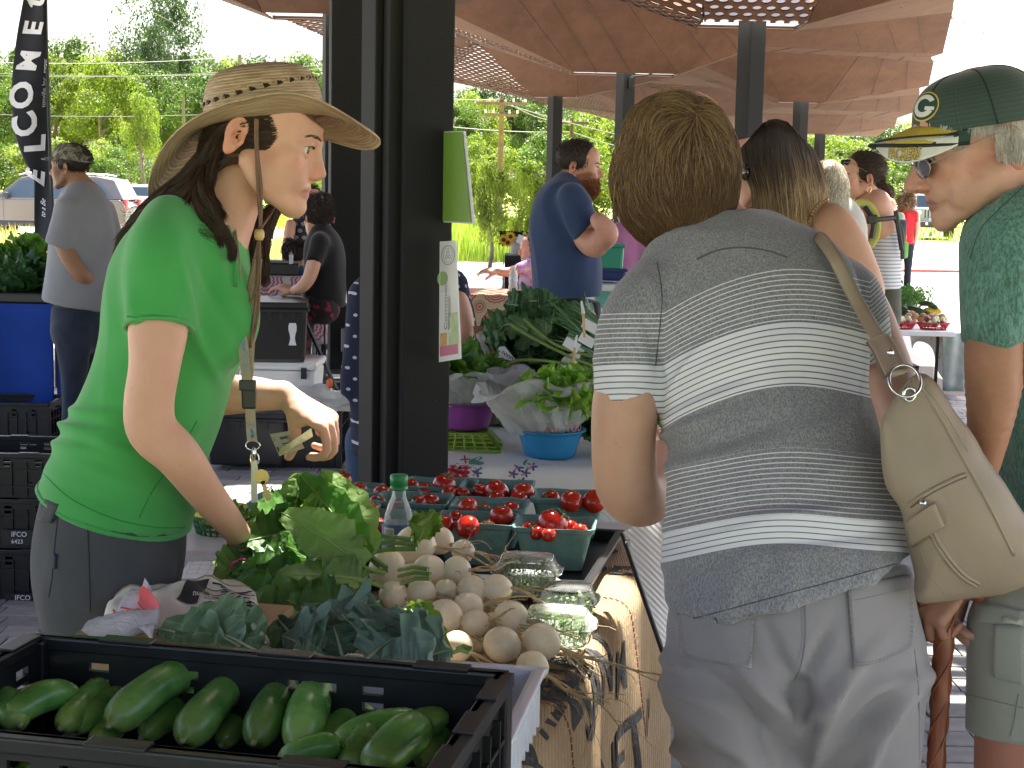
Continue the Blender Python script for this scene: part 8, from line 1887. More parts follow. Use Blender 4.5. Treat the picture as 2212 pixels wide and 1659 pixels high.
for i,(x,y,r,lb) in enumerate(TU):
 d=td(y)+(.08 if i in (3,8,15,19,20,21,23,24) else 0);c=P(x,y,d);R_=r*d/FP*1.14
 e=empty('turnip',c-Ve((0,0,R_)),0,lb,'turnip','white turnips heaped on the burlap')
 dv=Ve((rd.uniform(.5,1),rd.uniform(-.7,.1),rd.uniform(-.45,.25))).normalized()
 if i==1: dv=Ve((.35,-.75,-.5)).normalized()
 if i==16: dv=Ve((1,-.25,-.25)).normalized()
 if i==22: dv=Ve((.8,-.3,-.35)).normalized()
 Rm=frame(dv,(0,0,1));
 if bulbme is None:
  b0=MB();b0.add(bt.V,bt.F);o=b0.bd('bulb',M_TUR,e,smooth=1,wc=False);bulbme=o.data
 else: o=bpy.data.objects.new('bulb',bulbme);COL.objects.link(o);o.parent=e
 o.matrix_local=Matrix.Translation((0,0,R_))@(Rm@RX(i*1.3)).to_4x4()@Matrix.Diagonal((R_*1.0,R_*1.04,R_*.98,1))
 b=MB();tip=c+dv*R_*1.02
 nr=2+i%3
 for k in range(nr):
  L=(.05+.05*rd.random())*(1.6 if k==0 else 1)*(1.35 if i in (0,4,10,14,16,22) else .9);p=Ve(tip)-dv*.004;dd=Ve(dv);pts=[p];rr=[.0032 if k==0 else .0016];N=9
  jit=Ve((rd.uniform(-.5,.5),rd.uniform(-.4,.3),rd.uniform(-.5,.45)))
  for s in range(N):
   dd=(dd+jit*.16+Ve((rd.uniform(-.22,.22),rd.uniform(-.22,.22),rd.uniform(-.25,.18)))).normalized();p=p+dd*L/N
   if p.z<TZ+.012 and p.x<TB(-.03,0).x+.3: p.z=TZ+.012
   pts.append(p);rr.append(rr[0]*(1-.8*(s+1)/N)+.0004)
   if s in (3,5,7) and rd.random()<.6:
    q=Ve(p);d2=(dd+Ve((rd.uniform(-.9,.9),rd.uniform(-.6,.6),rd.uniform(-.8,.6)))).normalized();br=[q]
    for _ in range(5): d2=(d2+Ve((rd.uniform(-.3,.3),rd.uniform(-.3,.3),rd.uniform(-.3,.2)))).normalized();q=q+d2*L*.10;br.append(q)
    b.tube(br,[.0008]*3+[.0005]*3,4)
  b.tube(crv(pts,2),list(np.interp(np.linspace(0,1,2*(len(pts)-1)+1),np.linspace(0,1,len(pts)),rr)),5)
 b.bd('root',M_ROOT,e,smooth=1)
def pulp():
 n=NT('moulded_pulp');v=n.obj();f=n.ramp(n.noise(25,4,v),[(.3,0.0),(.7,1.0)]);c=n.mix(f,(.12,.235,.205),(.17,.30,.265));g=n.ramp(n.noise(180,2,v),[(.6,0.0),(.72,.3)]);c=n.mix(g,c,(.25,.37,.34));n.l(c,n.b.inputs['Base Color']);si(n.b,'Roughness',.95);n.bump(n.noise(120,4,v),.6,.003);return n.m
M_PULP=pulp()
def punnet(c,w,l,h,R,label,seed):
 e=empty('berry_punnet',c,0,label,'punnet','green pulp punnets of tomatoes');o=Ve(c);rd=random.Random(seed);b=MB();t=.004
 def ring(z,k,jj=0):
  P_=[];ww,ll=w/2*k,l/2*k;cr=.012
  for (sx,sy) in ((1,1),(-1,1),(-1,-1),(1,-1)):
   base=atan2(sy,sx)-pi/4
   for q in range(4): a=base+q*pi/6;P_.append((sx*(ww-cr)+cr*cos(a),sy*(ll-cr)+cr*sin(a)))
   nx={(1,1):(-1,1),(-1,1):(-1,-1),(-1,-1):(1,-1),(1,-1):(1,1)}[(sx,sy)]
   for q in (1,2,3): f=q/4;P_.append(((sx*(ww-(cr if sx!=nx[0] else 0)))*(1-f)+(nx[0]*(ww-(cr if sx!=nx[0] else 0)))*f,(sy*(ll-(cr if sy!=nx[1] else 0)))*(1-f)+(nx[1]*(ll-(cr if sy!=nx[1] else 0)))*f))
  return [o+R@Ve((x,y,z+(rd.uniform(-jj,jj)))) for x,y in P_]
 prof=[(0,.0,0),(0,.74,0),(h*.5,.87,0),(h*.86,.965,.0008),(h*.9,1.03,.001),(h,1.05,.0022),(h,1.0,.002),(h*.88,.93,.0008),(h*.5,.82,0),(t,.70,0),(t,0,0)]
 rings=[ring(z,max(k,.001),j) for z,k,j in prof];n=len(rings[0]);V=[p for r_ in rings for p in r_];F=[(i*n+j,i*n+(j+1)%n,(i+1)*n+(j+1)%n,(i+1)*n+j) for i in range(len(rings)-1) for j in range(n)]
 b.add(V,F);b.bd('tub',M_PULP,e,smooth=False)
 return e
Rp=RZ(-.10)
PUN=[(1200,1128,'front right punnet with the biggest sunlit tomato'),(1030,1118,'front punnet left of the biggest sunlit tomato'),(1058,1086,'middle row punnet with long green stalks'),(1230,1068,'right punnet of the back rows with three tomatoes in line'),(1075,1046,'rearmost punnet behind the one with long stalks'),(893,1075,'punnet just right of the green bottle cap'),(952,1042,'rearmost punnet right of the bottle with one large tomato on top'),(800,1112,'sunlit punnet left of the bottle'),(745,1052,'punnet at the back left with a large tomato'),(825,1070,'punnet directly behind the bottle'),(730,1095,'punnet half hidden by the tall turnip leaf'),(628,1078,'leftmost punnet behind the leaves')]
PZ=TZ+.018;PH=.092
for i,(x,y,lb) in enumerate(PUN): c=G(x,y,PZ+PH);c.z=PZ;punnet(c,.165,.125,PH,Rp,lb,i)
M_TOM=NT('tomato_skin');_v=M_TOM.obj();_o=M_TOM.n('ShaderNodeObjectInfo').outputs['Random']
M_TOM.l(M_TOM.mix(M_TOM.math(MU,_o,.55),M_TOM.mix(M_TOM.ramp(M_TOM.noise(5,3,_v),[(.3,0.0),(.7,1.0)]),(.36,.012,.010),(.44,.022,.012)),(.52,.045,.012)),M_TOM.b.inputs['Base Color']);si(M_TOM.b,'Roughness',.16);si(M_TOM.b,'Coat Weight',.3);si(M_TOM.b,'Subsurface Weight',.08);si(M_TOM.b,'Subsurface Radius',(.01,.002,.001));M_TOM=M_TOM.m
M_CAL=mat('tomato_calyx',(.10,.17,.05),(.16,.2,.07),rough=.7,ns=60)
TM=[(737,1040,23),(777,1061,18),(824,1068,20),(815,1088,18),(887,1053,18),(917,1060,18),(960,1048,24),(969,1068,17),(929,1085,20),(904,1088,18),(1040,1064,20),(1074,1063,26),(1072,1080,18),(1130,1066,24),(1120,1081,20),(1189,1081,21),(1234,1083,23),(1284,1083,25),(1010,1097,22),(797,1102,22),(1083,1115,25),(1194,1133,33),(1145,1146,19),(1230,1141,18),(1252,1150,18),(957,1135,22),(1010,1138,24),(1054,1140,17),(793,1125,18),(814,1136,18),(775,1125,18),(868,1060,16),(1000,1068,16),(690,1062,18),(712,1082,16),(755,1075,14),(1160,1152,15),(1185,1156,16),(1105,1100,17),(1045,1105,16),(985,1118,15),(850,1095,15)]
locs=['on top','at the left','at the right','in front','at the back','in the middle']
tome=None
for i,(x,y,r) in enumerate(TM):
 k=min(range(len(PUN)),key=lambda j:((PUN[j][0]-x)/1.0)**2+((PUN[j][1]+6-y)*2.2)**2);z=PZ+PH-.012+(.012 if r>21 else 0);c=G(x,y,z);R_=r*c.y/FP*1.06;c.z=z
 sib=[t for t in TM if min(range(len(PUN)),key=lambda j:((PUN[j][0]-t[0])/1.0)**2+((PUN[j][1]+6-t[1])*2.2)**2)==k];sx=sorted(sib);pos=sx.index((x,y,r));desc='only' if len(sx)==1 else ['leftmost','second','third','fourth','fifth','sixth','seventh'][min(pos,6)] if pos<len(sx)-1 else 'rightmost'
 sh=['the biggest sunlit tomato','the front left tub','the tub with long green stalks','the right back tub','the rearmost middle tub','the tub right of the bottle cap','the rear tub right of the bottle','the sunlit tub left of the bottle','the back left tub','the tub behind the bottle','the tub behind the tall leaf','the leftmost tub'][k]
 e=empty('tomato',c-Ve((0,0,R_)),0,'biggest sunlit red tomato in the front right tub' if (x,y)==(1194,1133) else ('%s red tomato in the front right tub'%desc if k==0 else '%s red tomato in %s'%(desc,sh)),'tomato','red tomatoes in the punnets')
 if tome is None:
  b0=MB();b0.ico((0,0,0),1,3,fn=lambda p:p*(1-.14*max(0,p.z)**8-.05*max(0,-p.z)**6));o=b0.bd('fruit',M_TOM,e,smooth=1,wc=False);tome=o.data
 else: o=bpy.data.objects.new('fruit',tome);COL.objects.link(o);o.parent=e
 tl=Euler((rd.uniform(-1,1)*.9,rd.uniform(-1,1)*.9,rd.uniform(0,6))).to_matrix();o.matrix_local=Matrix.Translation((0,0,R_))@tl.to_4x4()@Matrix.Diagonal((R_*1.06,R_*1.03,R_*.96,1))
 if i%3==0:
  b=MB();up=tl@Ve((0,0,1));top=c+up*R_*.86;u,w=orth(up)
  for q in range(5): a=q*1.257+i;dv=u*cos(a)+w*sin(a);b.tube([top,top+dv*R_*.45+up*R_*.13,top+dv*R_*.85+up*R_*(.25 if i in (10,13,18) else -.12)],[.0018,.0014,.0004],4)
  b.tube([top,top+up*.010],[.002,.0016],5);b.bd('calyx',M_CAL,e,smooth=1)
for k in range(30):   # lower layer
 j=k%len(PUN);x,y,_=PUN[j];c=G(x,y,PZ+PH);c=c+Ve((rd.uniform(-.055,.055),rd.uniform(-.03,.03),0));c.z=PZ+.060;R_=.026;e=empty('tomato',c-Ve((0,0,R_)),0,'red tomato in the lower layer of a pulp tub','tomato','red tomatoes in the punnets');o=bpy.data.objects.new('fruit',tome);COL.objects.link(o);o.parent=e;o.matrix_local=Matrix.Translation((0,0,R_))@Matrix.Diagonal((R_,R_,R_*.95,1))
pr=G(1342,1152,TZ+.035);e=tray('black mesh tray under the tomato punnets at the right side of the table',Ve((pr.x,pr.y+.02,0)),TZ+.036,.52,.56,.028,RZ(-.2),M_CR,ribs=False,name='mesh_tray')
M_CLEAR=NT('clamshell_clear');_m=M_CLEAR.n('ShaderNodeMixShader');_t=M_CLEAR.n('ShaderNodeBsdfTransparent');_f=M_CLEAR.n('ShaderNodeFresnel');si(_f,0,1.5);si(M_CLEAR.b,'Roughness',.08);si(M_CLEAR.b,'Base Color',(.85,.88,.88,1));M_CLEAR.l(M_CLEAR.math('ADD',M_CLEAR.math(MU,_f.outputs[0],1.0),.05,clamp=True),_m.inputs[0]);M_CLEAR.l(_t.outputs[0],_m.inputs[1]);M_CLEAR.l(M_CLEAR.b.outputs[0],_m.inputs[2]);M_CLEAR.l(_m.outputs[0],M_CLEAR.o.inputs[0]);M_CLEAR=M_CLEAR.m
M_PET=mat('clear_plastic',(.95,.97,.98),rough=.03,tr=1.0,ior=1.15);M_WAT=mat('water',(.9,.96,1),rough=.0,tr=1.0,ior=1.2);M_GCAP=mat('green_cap',(.02,.24,.07),rough=.35)
d=2.98;c=P(862,1042,d);zb=TZ+.012;sc=d/FP;H=c.z+16*sc-zb
e=empty('water_bottle',(c.x,c.y,zb),0,'clear water bottle with green cap and blue label among the tomatoes','bottle')
capz=c.z;b=MB()
r0=36*sc;prof=[(0,0),(r0*.9,0),(r0,.006),(r0,.07)]
zt=capz-18*sc
for k in range(9): t=k/8;prof.append((r0*(1-.55*t**1.5)*(1+.015*sin(k*2.2)),.07+ (zt-zb-.07)*t if False else max(.07,zt-zb-.075+.062*t)))
prof+= [(15*sc,zt-zb),(15*sc,zt-zb+.012)]
b.lathe(prof,(c.x,c.y,zb),28,wob=lambda t,i:.02*sin(t*5+i));b.bd('bottle_body',M_CLEAR,e,smooth=1)
b=MB();b.lathe([(0,.002),(r0*.93,.004),(r0*.93,max(.03,P(862,1128,d).z-zb)),(0,max(.03,P(862,1128,d).z-zb))],(c.x,c.y,zb),24);b.bd('water',M_CLEAR,e,smooth=False)
zl1=P(862,1128,d).z;zl0=max(zb+.01,P(862,1195,d).z);b=MB();b.lathe([(r0*1.012,zl0),(r0*1.012,zl1)],(c.x,c.y,0),30);b.bd('label',mat('label_blue',(.03,.07,.25),(.10,.25,.42),rough=.4,ns=30),e,smooth=1)
b=MB();b.grid(lambda u,v:(c.x+r0*1.02*sin(-.95+.75*u),c.y-r0*1.02*cos(-.95+.75*u),zl1-.006-.022*v),4,2);b.bd('white_label_field',M_CW,e)
b=MB();
for k in range(9): b.grid(lambda u,v:(c.x+r0*1.035*sin(-.90+.65*u),c.y-r0*1.035*cos(-.90+.65*u),zl1-.009-.002*k-.0009*v),4,1)
b.bd('barcode',M_CK,e)
b=MB();rr=19.5*sc;b.lathe([(0,17*sc),(rr*.92,17*sc),(rr,15*sc),(rr,-6*sc),(rr*.9,-7*sc),(rr*.9,-9*sc),(rr,-10*sc),(rr,-16*sc),(0,-16*sc)],(c.x,c.y,capz),40,wob=lambda t,i:.012*cos(t*40));b.bd('cap',M_GCAP,e,smooth=1)
M_SPR=leafmat('sprout_leaf',(.09,.20,.03),(.14,.26,.05),.35);M_SPS=mat('sprout_stem',(.45,.52,.28),rough=.5)
def clam(x,y,ztop,w,l,label,rz=-.12,seed=1,h=.075):
 c=G(x,y,ztop);z0=ztop-h;R=RZ(rz);e=empty('clamshell',(c.x,c.y,z0),0,label,'plastic box','clear clamshell boxes of sprouts');o=Ve((c.x,c.y,z0))
 def rr(z,kx,n=28):
  out=[]
  for i in range(n):
   t=2*pi*i/n;cx_,sx=cos(t),sin(t);q=(abs(cx_)**4+abs(sx)**4)**-.25;out.append(o+R@Ve((w/2*kx*cx_*q,l/2*kx*sx*q,z)))
  return out
 def shell(prof,name):
  rs=[rr(z,k) for z,k in prof];n=28;b=MB();b.add([p for r_ in rs for p in r_],[(i*n+j,i*n+(j+1)%n,(i+1)*n+(j+1)%n,(i+1)*n+j) for i in range(len(rs)-1) for j in range(n)]);b.bd(name,M_CLEAR,e,smooth=1)
 shell([(0,.01),(0,.78),(.004,.82),(h*.58,.92),(h*.60,1.06),(h*.615,1.06)],'tub');shell([(h*.625,1.07),(h*.63,1.0),(h*.70,.97),(h*.72,.93),(h*.95,.80),(h,.74),(h,.01)],'lid')
 b=MB();b.tube(rr(h*.61,1.065),.0016,5,closed=True);b.tube(rr(h*.97,.78),.0010,5,closed=True);b.bd('flange',M_PET,e,smooth=1)
 r=np.random.default_rng(seed);st=MB();lf=MB()
 for k in range(150):
  px,py=r.uniform(-.40,.40)*w,r.uniform(-.38,.38)*l;zz=r.uniform(.25,.85)*h;p0=o+R@Ve((px,py,.004));p1=o+R@Ve((px+r.normal(0,.006),py+r.normal(0,.006),zz));p1b=p0.lerp(p1,.5)+Ve(r.normal(0,.004,3));st.tube([p0,p1b,p1],.0006,3,cap=False)
  for s in (-1,1):
   a=r.uniform(0,6.28);u=Ve((cos(a),sin(a),.3))*.0055;v=Ve((-sin(a),cos(a),.2))*.0035;q=p1+u*s;lf.add([p1,q-v,q+u*s*.6,q+v],[(0,1,2,3)])
 tag(st.bd('sprout_stems',M_SPS,e),kind='stuff');tag(lf.bd('sprout_leaves',M_SPR,e),kind='stuff')
clam(1139,1200,TZ+.125,.125,.10,'upper clamshell of sprouts stacked highest, right of the turnips',seed=2,h=.07)
clam(1225,1265,TZ+.080,.115,.10,'dark green clamshell of sprouts behind the sunlit one',seed=3,h=.06)
clam(1205,1318,TZ+.085,.13,.11,'sunlit clamshell of bright sprouts nearest the table edge',seed=4,h=.055)
clam(1145,1240,TZ+.055,.12,.10,'clamshell under the uppermost one',seed=5,h=.05);clam(1200,1345,TZ+.032,.12,.10,'clamshell at the bottom under the sunlit one',seed=6,h=.03)
sgn=empty('corrugated_sign',P(1400,1430,2.82),0,'white and green corrugated plastic sign leaning between table edge and striped woman','sign')
A_,B_,C_,D_=P(1344,1152,2.90),P(1420,1112,2.98),P(1475,1400,2.80),P(1440,1432,2.72)
def corr():
 n=NT('corrugated_white');v=n.obj();w=n.n('ShaderNodeTexWave');si(w,'Scale',28);w.bands_direction='DIAGONAL';n.l(v,w.inputs[0]);n.l(n.mix(n.math(MU,w.outputs['Fac'],.35),(.70,.70,.66),(.50,.49,.42)),n.b.inputs['Base Color']);si(n.b,'Roughness',.4);n.bump(w.outputs['Fac'],.5,.003);return n.m
b=MB();b.sheet(lambda u,v:(A_*(1-u)+B_*u)*(1-v)+(D_*(1-u)+C_*u)*v,4,10,.005);b.bd('board',corr(),sgn)
b=MB();b.grid(lambda u,v:(A_*(1-(.62+.38*u))+B_*(.62+.38*u))*(1-(.02+.5*v))+(D_*(1-(.62+.38*u))+C_*(.62+.38*u))*(.02+.5*v)+Ve((0,-.004,.002)),3,6);b.bd('green_panel',mat('sign_green',(.35,.50,.20),rough=.5),sgn)
b=MB();c=P(1357,1178,2.885);b.tube([c+Ve((.006*cos(t),-.003,.011*sin(t))) for t in np.linspace(0,6.28,14)[:-1]],.0018,6,closed=True);b.bd('eyelet',M_CHR,sgn,smooth=1)
b=MB();b.tube([A_+Ve((-.002,-.003,0)),D_+Ve((-.002,-.003,0))],.003,6);b.bd('dark_edge',M_CK,sgn)
M_TOTE=cloth('cream_canvas',(.56,.54,.48),(.62,.60,.54),ns=8,bs=500);M_TINK=mat('tote_ink',(.012,.012,.014),(.03,.03,.03),rough=.8,ns=40)
bx_=empty('cardboard_box',P(400,1340,2.28)-Ve((0,0,.13)),0,'low brown cardboard box under the tote bag','box');q=MB();c=P(400,1340,2.30);q.box((c.x,c.y,(TZ+.01+.885)/2),(.26,.26,.885-TZ-.012),Rc,bev=.004);q.bd('carton',mat('cardboard',(.36,.25,.15),(.30,.20,.12),rough=.85,ns=12),bx_)
tb0=empty('tote_bag',P(370,1330,2.3),0,'cream canvas tote bag with black engraved print lying on the table','bag')
q0,q1,q2,q3=P(196,1372,2.24),P(250,1285,2.44),P(545,1262,2.52),P(575,1372,2.24)
def tf(u,v,o=0): p=(q1*(1-u)+q2*u)*(1-v)+(q0*(1-u)+q3*u)*v;return p+Ve((0,0,.045*sin(pi*min(1,max(0,u)))**.6*sin(pi*min(1,max(.0,v*.85+.12)))**.7*.6+.006*sin(u*11+v*7)+.004*sin(u*23-v*13)+o))
b=MB();b.sheet(lambda u,v:tf(u,v),22,14,-.006);b.bd('canvas',M_TOTE,tb0,smooth=1)
b=MB();b.tube([tf(.02+.96*t/20,.10)+Ve((0,0,.001)) for t in range(21)],.0012,5);b.bd('hem_stitch',M_BST,tb0)
b=MB();b.grid(lambda u,v:tf(.55+.13*u-.08*v,.18+.42*v,.0016),4,8);b.grid(lambda u,v:tf(.70+.28*u,.22+.03*v,.0016),5,1)
r=random.Random(8)
for k in range(46):
 u0,v0=r.uniform(.62,.95),r.uniform(.25,.85);b.grid(lambda u,v:tf(u0+.045*u*r.uniform(.98,1)+.01*v,v0+.022*v,.0018),2,1)
for k in range(9): b.grid(lambda u,v:tf(.64+.30*u,.28+.065*k+.012*v+.05*sin(u*5),.0018),10,1)
b.bd('print',M_TINK,tb0)
puttext('nutrius',lambda u,v:tf(.57+u/.42,.52-v/.25,.0024),.022,M_TOTE,'print_lettering',tb0,.01)
zb_=empty('zip_bag',G(260,1350,TZ+.05),0,'crumpled clear zip bag with red zip strip leaning on the tote bag','plastic bag')
M_FILM=NT('clear_film');_t=M_FILM.n('ShaderNodeBsdfTransparent');_m=M_FILM.n('ShaderNodeMixShader');si(M_FILM.b,'Base Color',(.80,.82,.86,1));si(M_FILM.b,'Roughness',.15);si(_m,0,.42);M_FILM.l(_t.outputs[0],_m.inputs[1]);M_FILM.l(M_FILM.b.outputs[0],_m.inputs[2]);M_FILM.l(_m.outputs[0],M_FILM.o.inputs[0]);M_FILM.bump(M_FILM.noise(18,4,M_FILM.obj(),.6,1),.8,.02);M_FILM=M_FILM.m
a0,a1,a2,a3=P(172,1372,2.20),P(300,1275,2.32),P(345,1325,2.26),P(330,1378,2.18)
def zf(u,v): p=(a1*(1-u)+a2*u)*(1-v)+(a0*(1-u)+a3*u)*v;return p+Ve((0,-.02*sin(u*9+v*4)*.5,.012*sin(u*7+v*9)))
b=MB();b.sheet(zf,14,14,.0006);b.bd('film',M_FILM,zb_,smooth=1)
M_ZR=mat('zip_red',(.72,.06,.05),rough=.4);z0,z1,z2,z3=P(312,1262,2.30),P(350,1305,2.27),P(330,1330,2.27),P(293,1285,2.30)
b=MB();b.sheet(lambda u,v:(z0*(1-u)+z1*u)*(1-v)+(z3*(1-u)+z2*u)*v+Ve((0,-.006+.004*sin(u*4),0)),6,2,.001);b.bd('zip_strip',M_ZR,zb_)
b=MB();b.sheet(lambda u,v:P(313+12*u,1248+20*u+28*v,2.30)*(1-v)+((a1*(1-u)+a2*u))*v,3,6,.0006);b.bd('film_corner',M_FILM,zb_)
for k in (0,1): b=MB();b.tube([P(290-6*k,1292+10*k,2.295),P(322-5*k,1330+8*k,2.265)],.0018,5);b.bd('zip_line',M_ZR,zb_)
b=MB();b.tube([P(245,1318,2.27),P(262,1335,2.25),P(250,1355,2.22)],.002,5);b.tube([P(262,1312,2.27),P(292,1318,2.26)],.0015,5);b.bd('zip_line',M_ZR,zb_)
pl=empty('price_list',G(460,1205,TZ+.05),0,'white printed price sheet with table lines under the hat woman\'s hand','paper')
M_PAP=mat('white_paper',(.74,.75,.80),rough=.8);l0,l1,l2,l3=G(385,1250,TZ+.03),G(435,1165,TZ+.035),G(560,1180,TZ+.03),G(520,1260,TZ+.025)
pf=lambda u,v,o=0:(l1*(1-u)+l2*u)*(1-v)+(l0*(1-u)+l3*u)*v+Ve((0,0,o+.004*sin(u*4)))
b=MB();b.sheet(lambda u,v:pf(u,v),8,6,-.0012);b.bd('sheet',M_PAP,pl);b=MB()
for k in range(6): b.grid(lambda u,v:pf(.08+.84*u,.35+.11*k+.006*v,.001),4,1)
for k in range(6): b.grid(lambda u,v:pf(.08+.165*k+.006*v,.35+.55*u,.001),4,1)
b.bd('printed_grid',mat('print_grey',(.30,.30,.36),rough=.8),pl)
tagr=empty('pink_tag',P(515,1215,2.62),0,'small pink edged plastic tag by the leaves','tag');b=MB();b.tube([P(498,1232,2.62),P(503,1216,2.62),P(520,1208,2.63),P(535,1210,2.63)],.003,6);b.bd('edge',mat('pink_plastic',(.65,.06,.22),rough=.4),tagr,smooth=1)
cl=empty('red_cooler',G(490,1500,0),0,'red picnic cooler with worn white lid behind the hat woman\'s arm','cooler');c=P(470,1150,3.3)
b=MB();b.box((c.x,c.y,c.z-.30),(.46,.36,.40),bev=.03,taper=.92);b.bd('cooler_body',mat('cooler_red',(.30,.012,.02),rough=.45,ns=10),cl,smooth=False)
b=MB();b.box((c.x,c.y,c.z-.045),(.50,.40,.09),bev=.025);b.bd('lid',mat('cooler_lid',(.50,.50,.52),(.42,.42,.44),rough=.5,ns=8),cl)
def basket(label,c,rx,ry,h,m,n=26,rows=4,name='plastic_basket',mrim=None,group=None):
 e=empty(name,c,0,label,'basket',group);o=Ve(c);b=MB()
 for k in range(n):
  a=2*pi*k/n;b.tube([o+Ve((rx*.78*cos(a),ry*.78*sin(a),0)),o+Ve((rx*cos(a),ry*sin(a),h))],.003,4)
 for j in range(rows): t=j/rows;b.tube([o+Ve((rx*(.78+.22*t)*cos(a),ry*(.78+.22*t)*sin(a),h*t)) for a in np.linspace(0,2*pi,n+1)[:-1]],.003,4,closed=True)
 b.bd('lattice',m,e);b=MB();b.tube([o+Ve((rx*1.03*cos(a),ry*1.03*sin(a),h)) for a in np.linspace(0,2*pi,33)[:-1]],.006,6,closed=True);b.bd('rim',mrim or m,e,smooth=1)
 b=MB();b.lathe([(0,0),(1,0)],o,n,sx=rx*.78,sy=ry*.78);b.bd('basket_floor',m,e);return e
c=P(485,1108,3.3);basket('small green basket with yellow rim standing on the red cooler',(c.x,c.y,c.z-.045),.075,.06,.05,mat('basket_green',(.02,.12,.04),rough=.5),mrim=mat('rim_yellow',(.65,.55,.06),rough=.5))
# ================================================================ middle stall behind the column
def floral(name,base=(.66,.65,.62)):
 n=NT(name);v=n.obj();a=n.n('ShaderNodeTexVoronoi');si(a,'Scale',5.5);n.l(v,a.inputs[0]);d=a.outputs['Distance'];s=n.math('SINE',n.math(MU,d,70.0));g=n.math('GREATER_THAN',s,.88);g=n.math(MU,g,n.math('LESS_THAN',d,.33))
 c=n.mix(n.math(MU,g,.5),tuple(base),(.25,.42,.38));z=n.noise(9,2,v);c=n.mix(n.math(MU,n.math('GREATER_THAN',z,.66),.0),c,(.3,.05,.06));n.l(c,n.b.inputs['Base Color']);si(n.b,'Roughness',.8);n.bump(n.noise(3,3,v),.3,.02);return n.m
M_FLO=floral('floral_cloth')
X0,X1,YF,YB=-.24,.95,4.42,5.7
c=((X0+X1)/2,(YF+YB)/2,0);ftable('folding table of the middle stall under the floral cloth',c,Matrix.Identity(3),X1-X0-.04,YB-YF-.06,.742)
cl_=empty('floral_tablecloth',(c[0],c[1],.745),0,'white tablecloth with red and blue flowers on the middle stall','tablecloth')
def cf(u,v):
 x=X0+(X1-X0)*u
 if v<.5: return Ve((x,YB+(YF+.03-YB)*v/.5,.748+.003*sin(x*22+v*30)+.002*sin(v*60)))
 t=(v-.5)/.5;
 if t<.15: a=t/.15*pi/2;return Ve((x,YF+.03-.03*sin(a),.748-.03+.03*cos(a)))
 h=(t-.15)/.85*.42;return Ve((x,YF+.0+.016*sin(x*17+1)*min(1,h*6)-.01*h,.718-h))
b=MB();b.sheet(cf,60,50,.003);b.bd('cloth',M_FLO,cl_,smooth=1)
bt_=bvh(cl_.children[0])
M_FR=mat('print_red',(.40,.02,.035),(.30,.015,.03),rough=.8,ns=60);M_FP=mat('print_coral',(.70,.22,.16),rough=.8);M_FG=mat('print_green',(.07,.24,.16),rough=.8);M_FB=mat('print_blue',(.05,.08,.24),rough=.8);M_FDR=mat('print_maroon',(.12,.01,.02),rough=.8)
def petal(cx,cy,a,l,w,m,name='flower_print',curl=0):
 pts=[]
 for k in range(10):
  t=k/10*2*pi;x=l*.5+l*.5*cos(t);y=w*.5*sin(t)*(1+.25*sin(2*t+1));pts.append((cx+x*cos(a)-y*sin(a),cy+x*sin(a)*.8+y*cos(a)*.8))
 v=drape(bt_,pts,.0018,1)
 if len(v)==10: mkobj(name,v+[p+Ve((0,.001,-.0005)) for p in v],[tuple(range(10)),tuple(19-i for i in range(10))],m,cl_)
rd=random.Random(3)
for k in range(11): petal(990+rd.uniform(-3,3),1020+rd.uniform(-2,2),k*.571,27,15,M_FR)
for k in range(8): petal(990,1019,k*.785+.3,15,8,M_FP if k%2 else M_FDR)
for k in range(5): petal(990,1018,k*1.25,8,5,M_FDR)
for k in range(4): petal(962,1008+k*8,3+k*.4,12,8,M_FP)
for k in range(4): petal(1012,1000,-.5+k*.5,34,13,M_FG)
for (x,y) in ((1120,1010),(1135,1022),(1108,1024),(1150,1008),(1128,1040),(1030,1022)):
 for k in range(5): petal(x,y,k*1.257,12,6,M_FB if (x+k)%3 else M_FP)
for k in range(3): petal(1130,1003,-1+k*.9,16,7,M_FG)
for (x,y) in ((1005,1000-8),(1240,1090),(1270,1120)):
 for k in range(4): petal(x,y,k*1.5,12,5,M_FR)
TZ2=.752
def bowl(label,c,r,h,m,name='plastic_bowl'):
 e=empty(name,c,0,label,'bowl');b=MB();b.lathe([(0,0),(r*.72,0),(r*.76,.008),(r*.93,h*.8),(r*.97,h*.93),(r*1.06,h*.95),(r*1.06,h),(r*.96,h),(r*.9,h*.8),(r*.72,.01),(0,.01)],c,40);b.bd('bowl_body',m,e,smooth=1);return e
M_BAG=NT('bag_film');_t=M_BAG.n('ShaderNodeBsdfTransparent');_tl=M_BAG.n('ShaderNodeBsdfTranslucent');si(_tl,0,(.75,.77,.76,1));_m=M_BAG.n('ShaderNodeMixShader');_m2=M_BAG.n('ShaderNodeMixShader');si(M_BAG.b,'Base Color',(.74,.76,.76,1));si(M_BAG.b,'Roughness',.3);si(_m,0,.4);M_BAG.l(M_BAG.b.outputs[0],_m.inputs[1]);M_BAG.l(_tl.outputs[0],_m.inputs[2]);si(_m2,0,.78);M_BAG.l(_t.outputs[0],_m2.inputs[1]);M_BAG.l(_m.outputs[0],_m2.inputs[2]);M_BAG.l(_m2.outputs[0],M_BAG.o.inputs[0]);M_BAG.bump(M_BAG.noise(22,5,M_BAG.obj(),.6,1.2),.9,.02);M_BAG=M_BAG.m
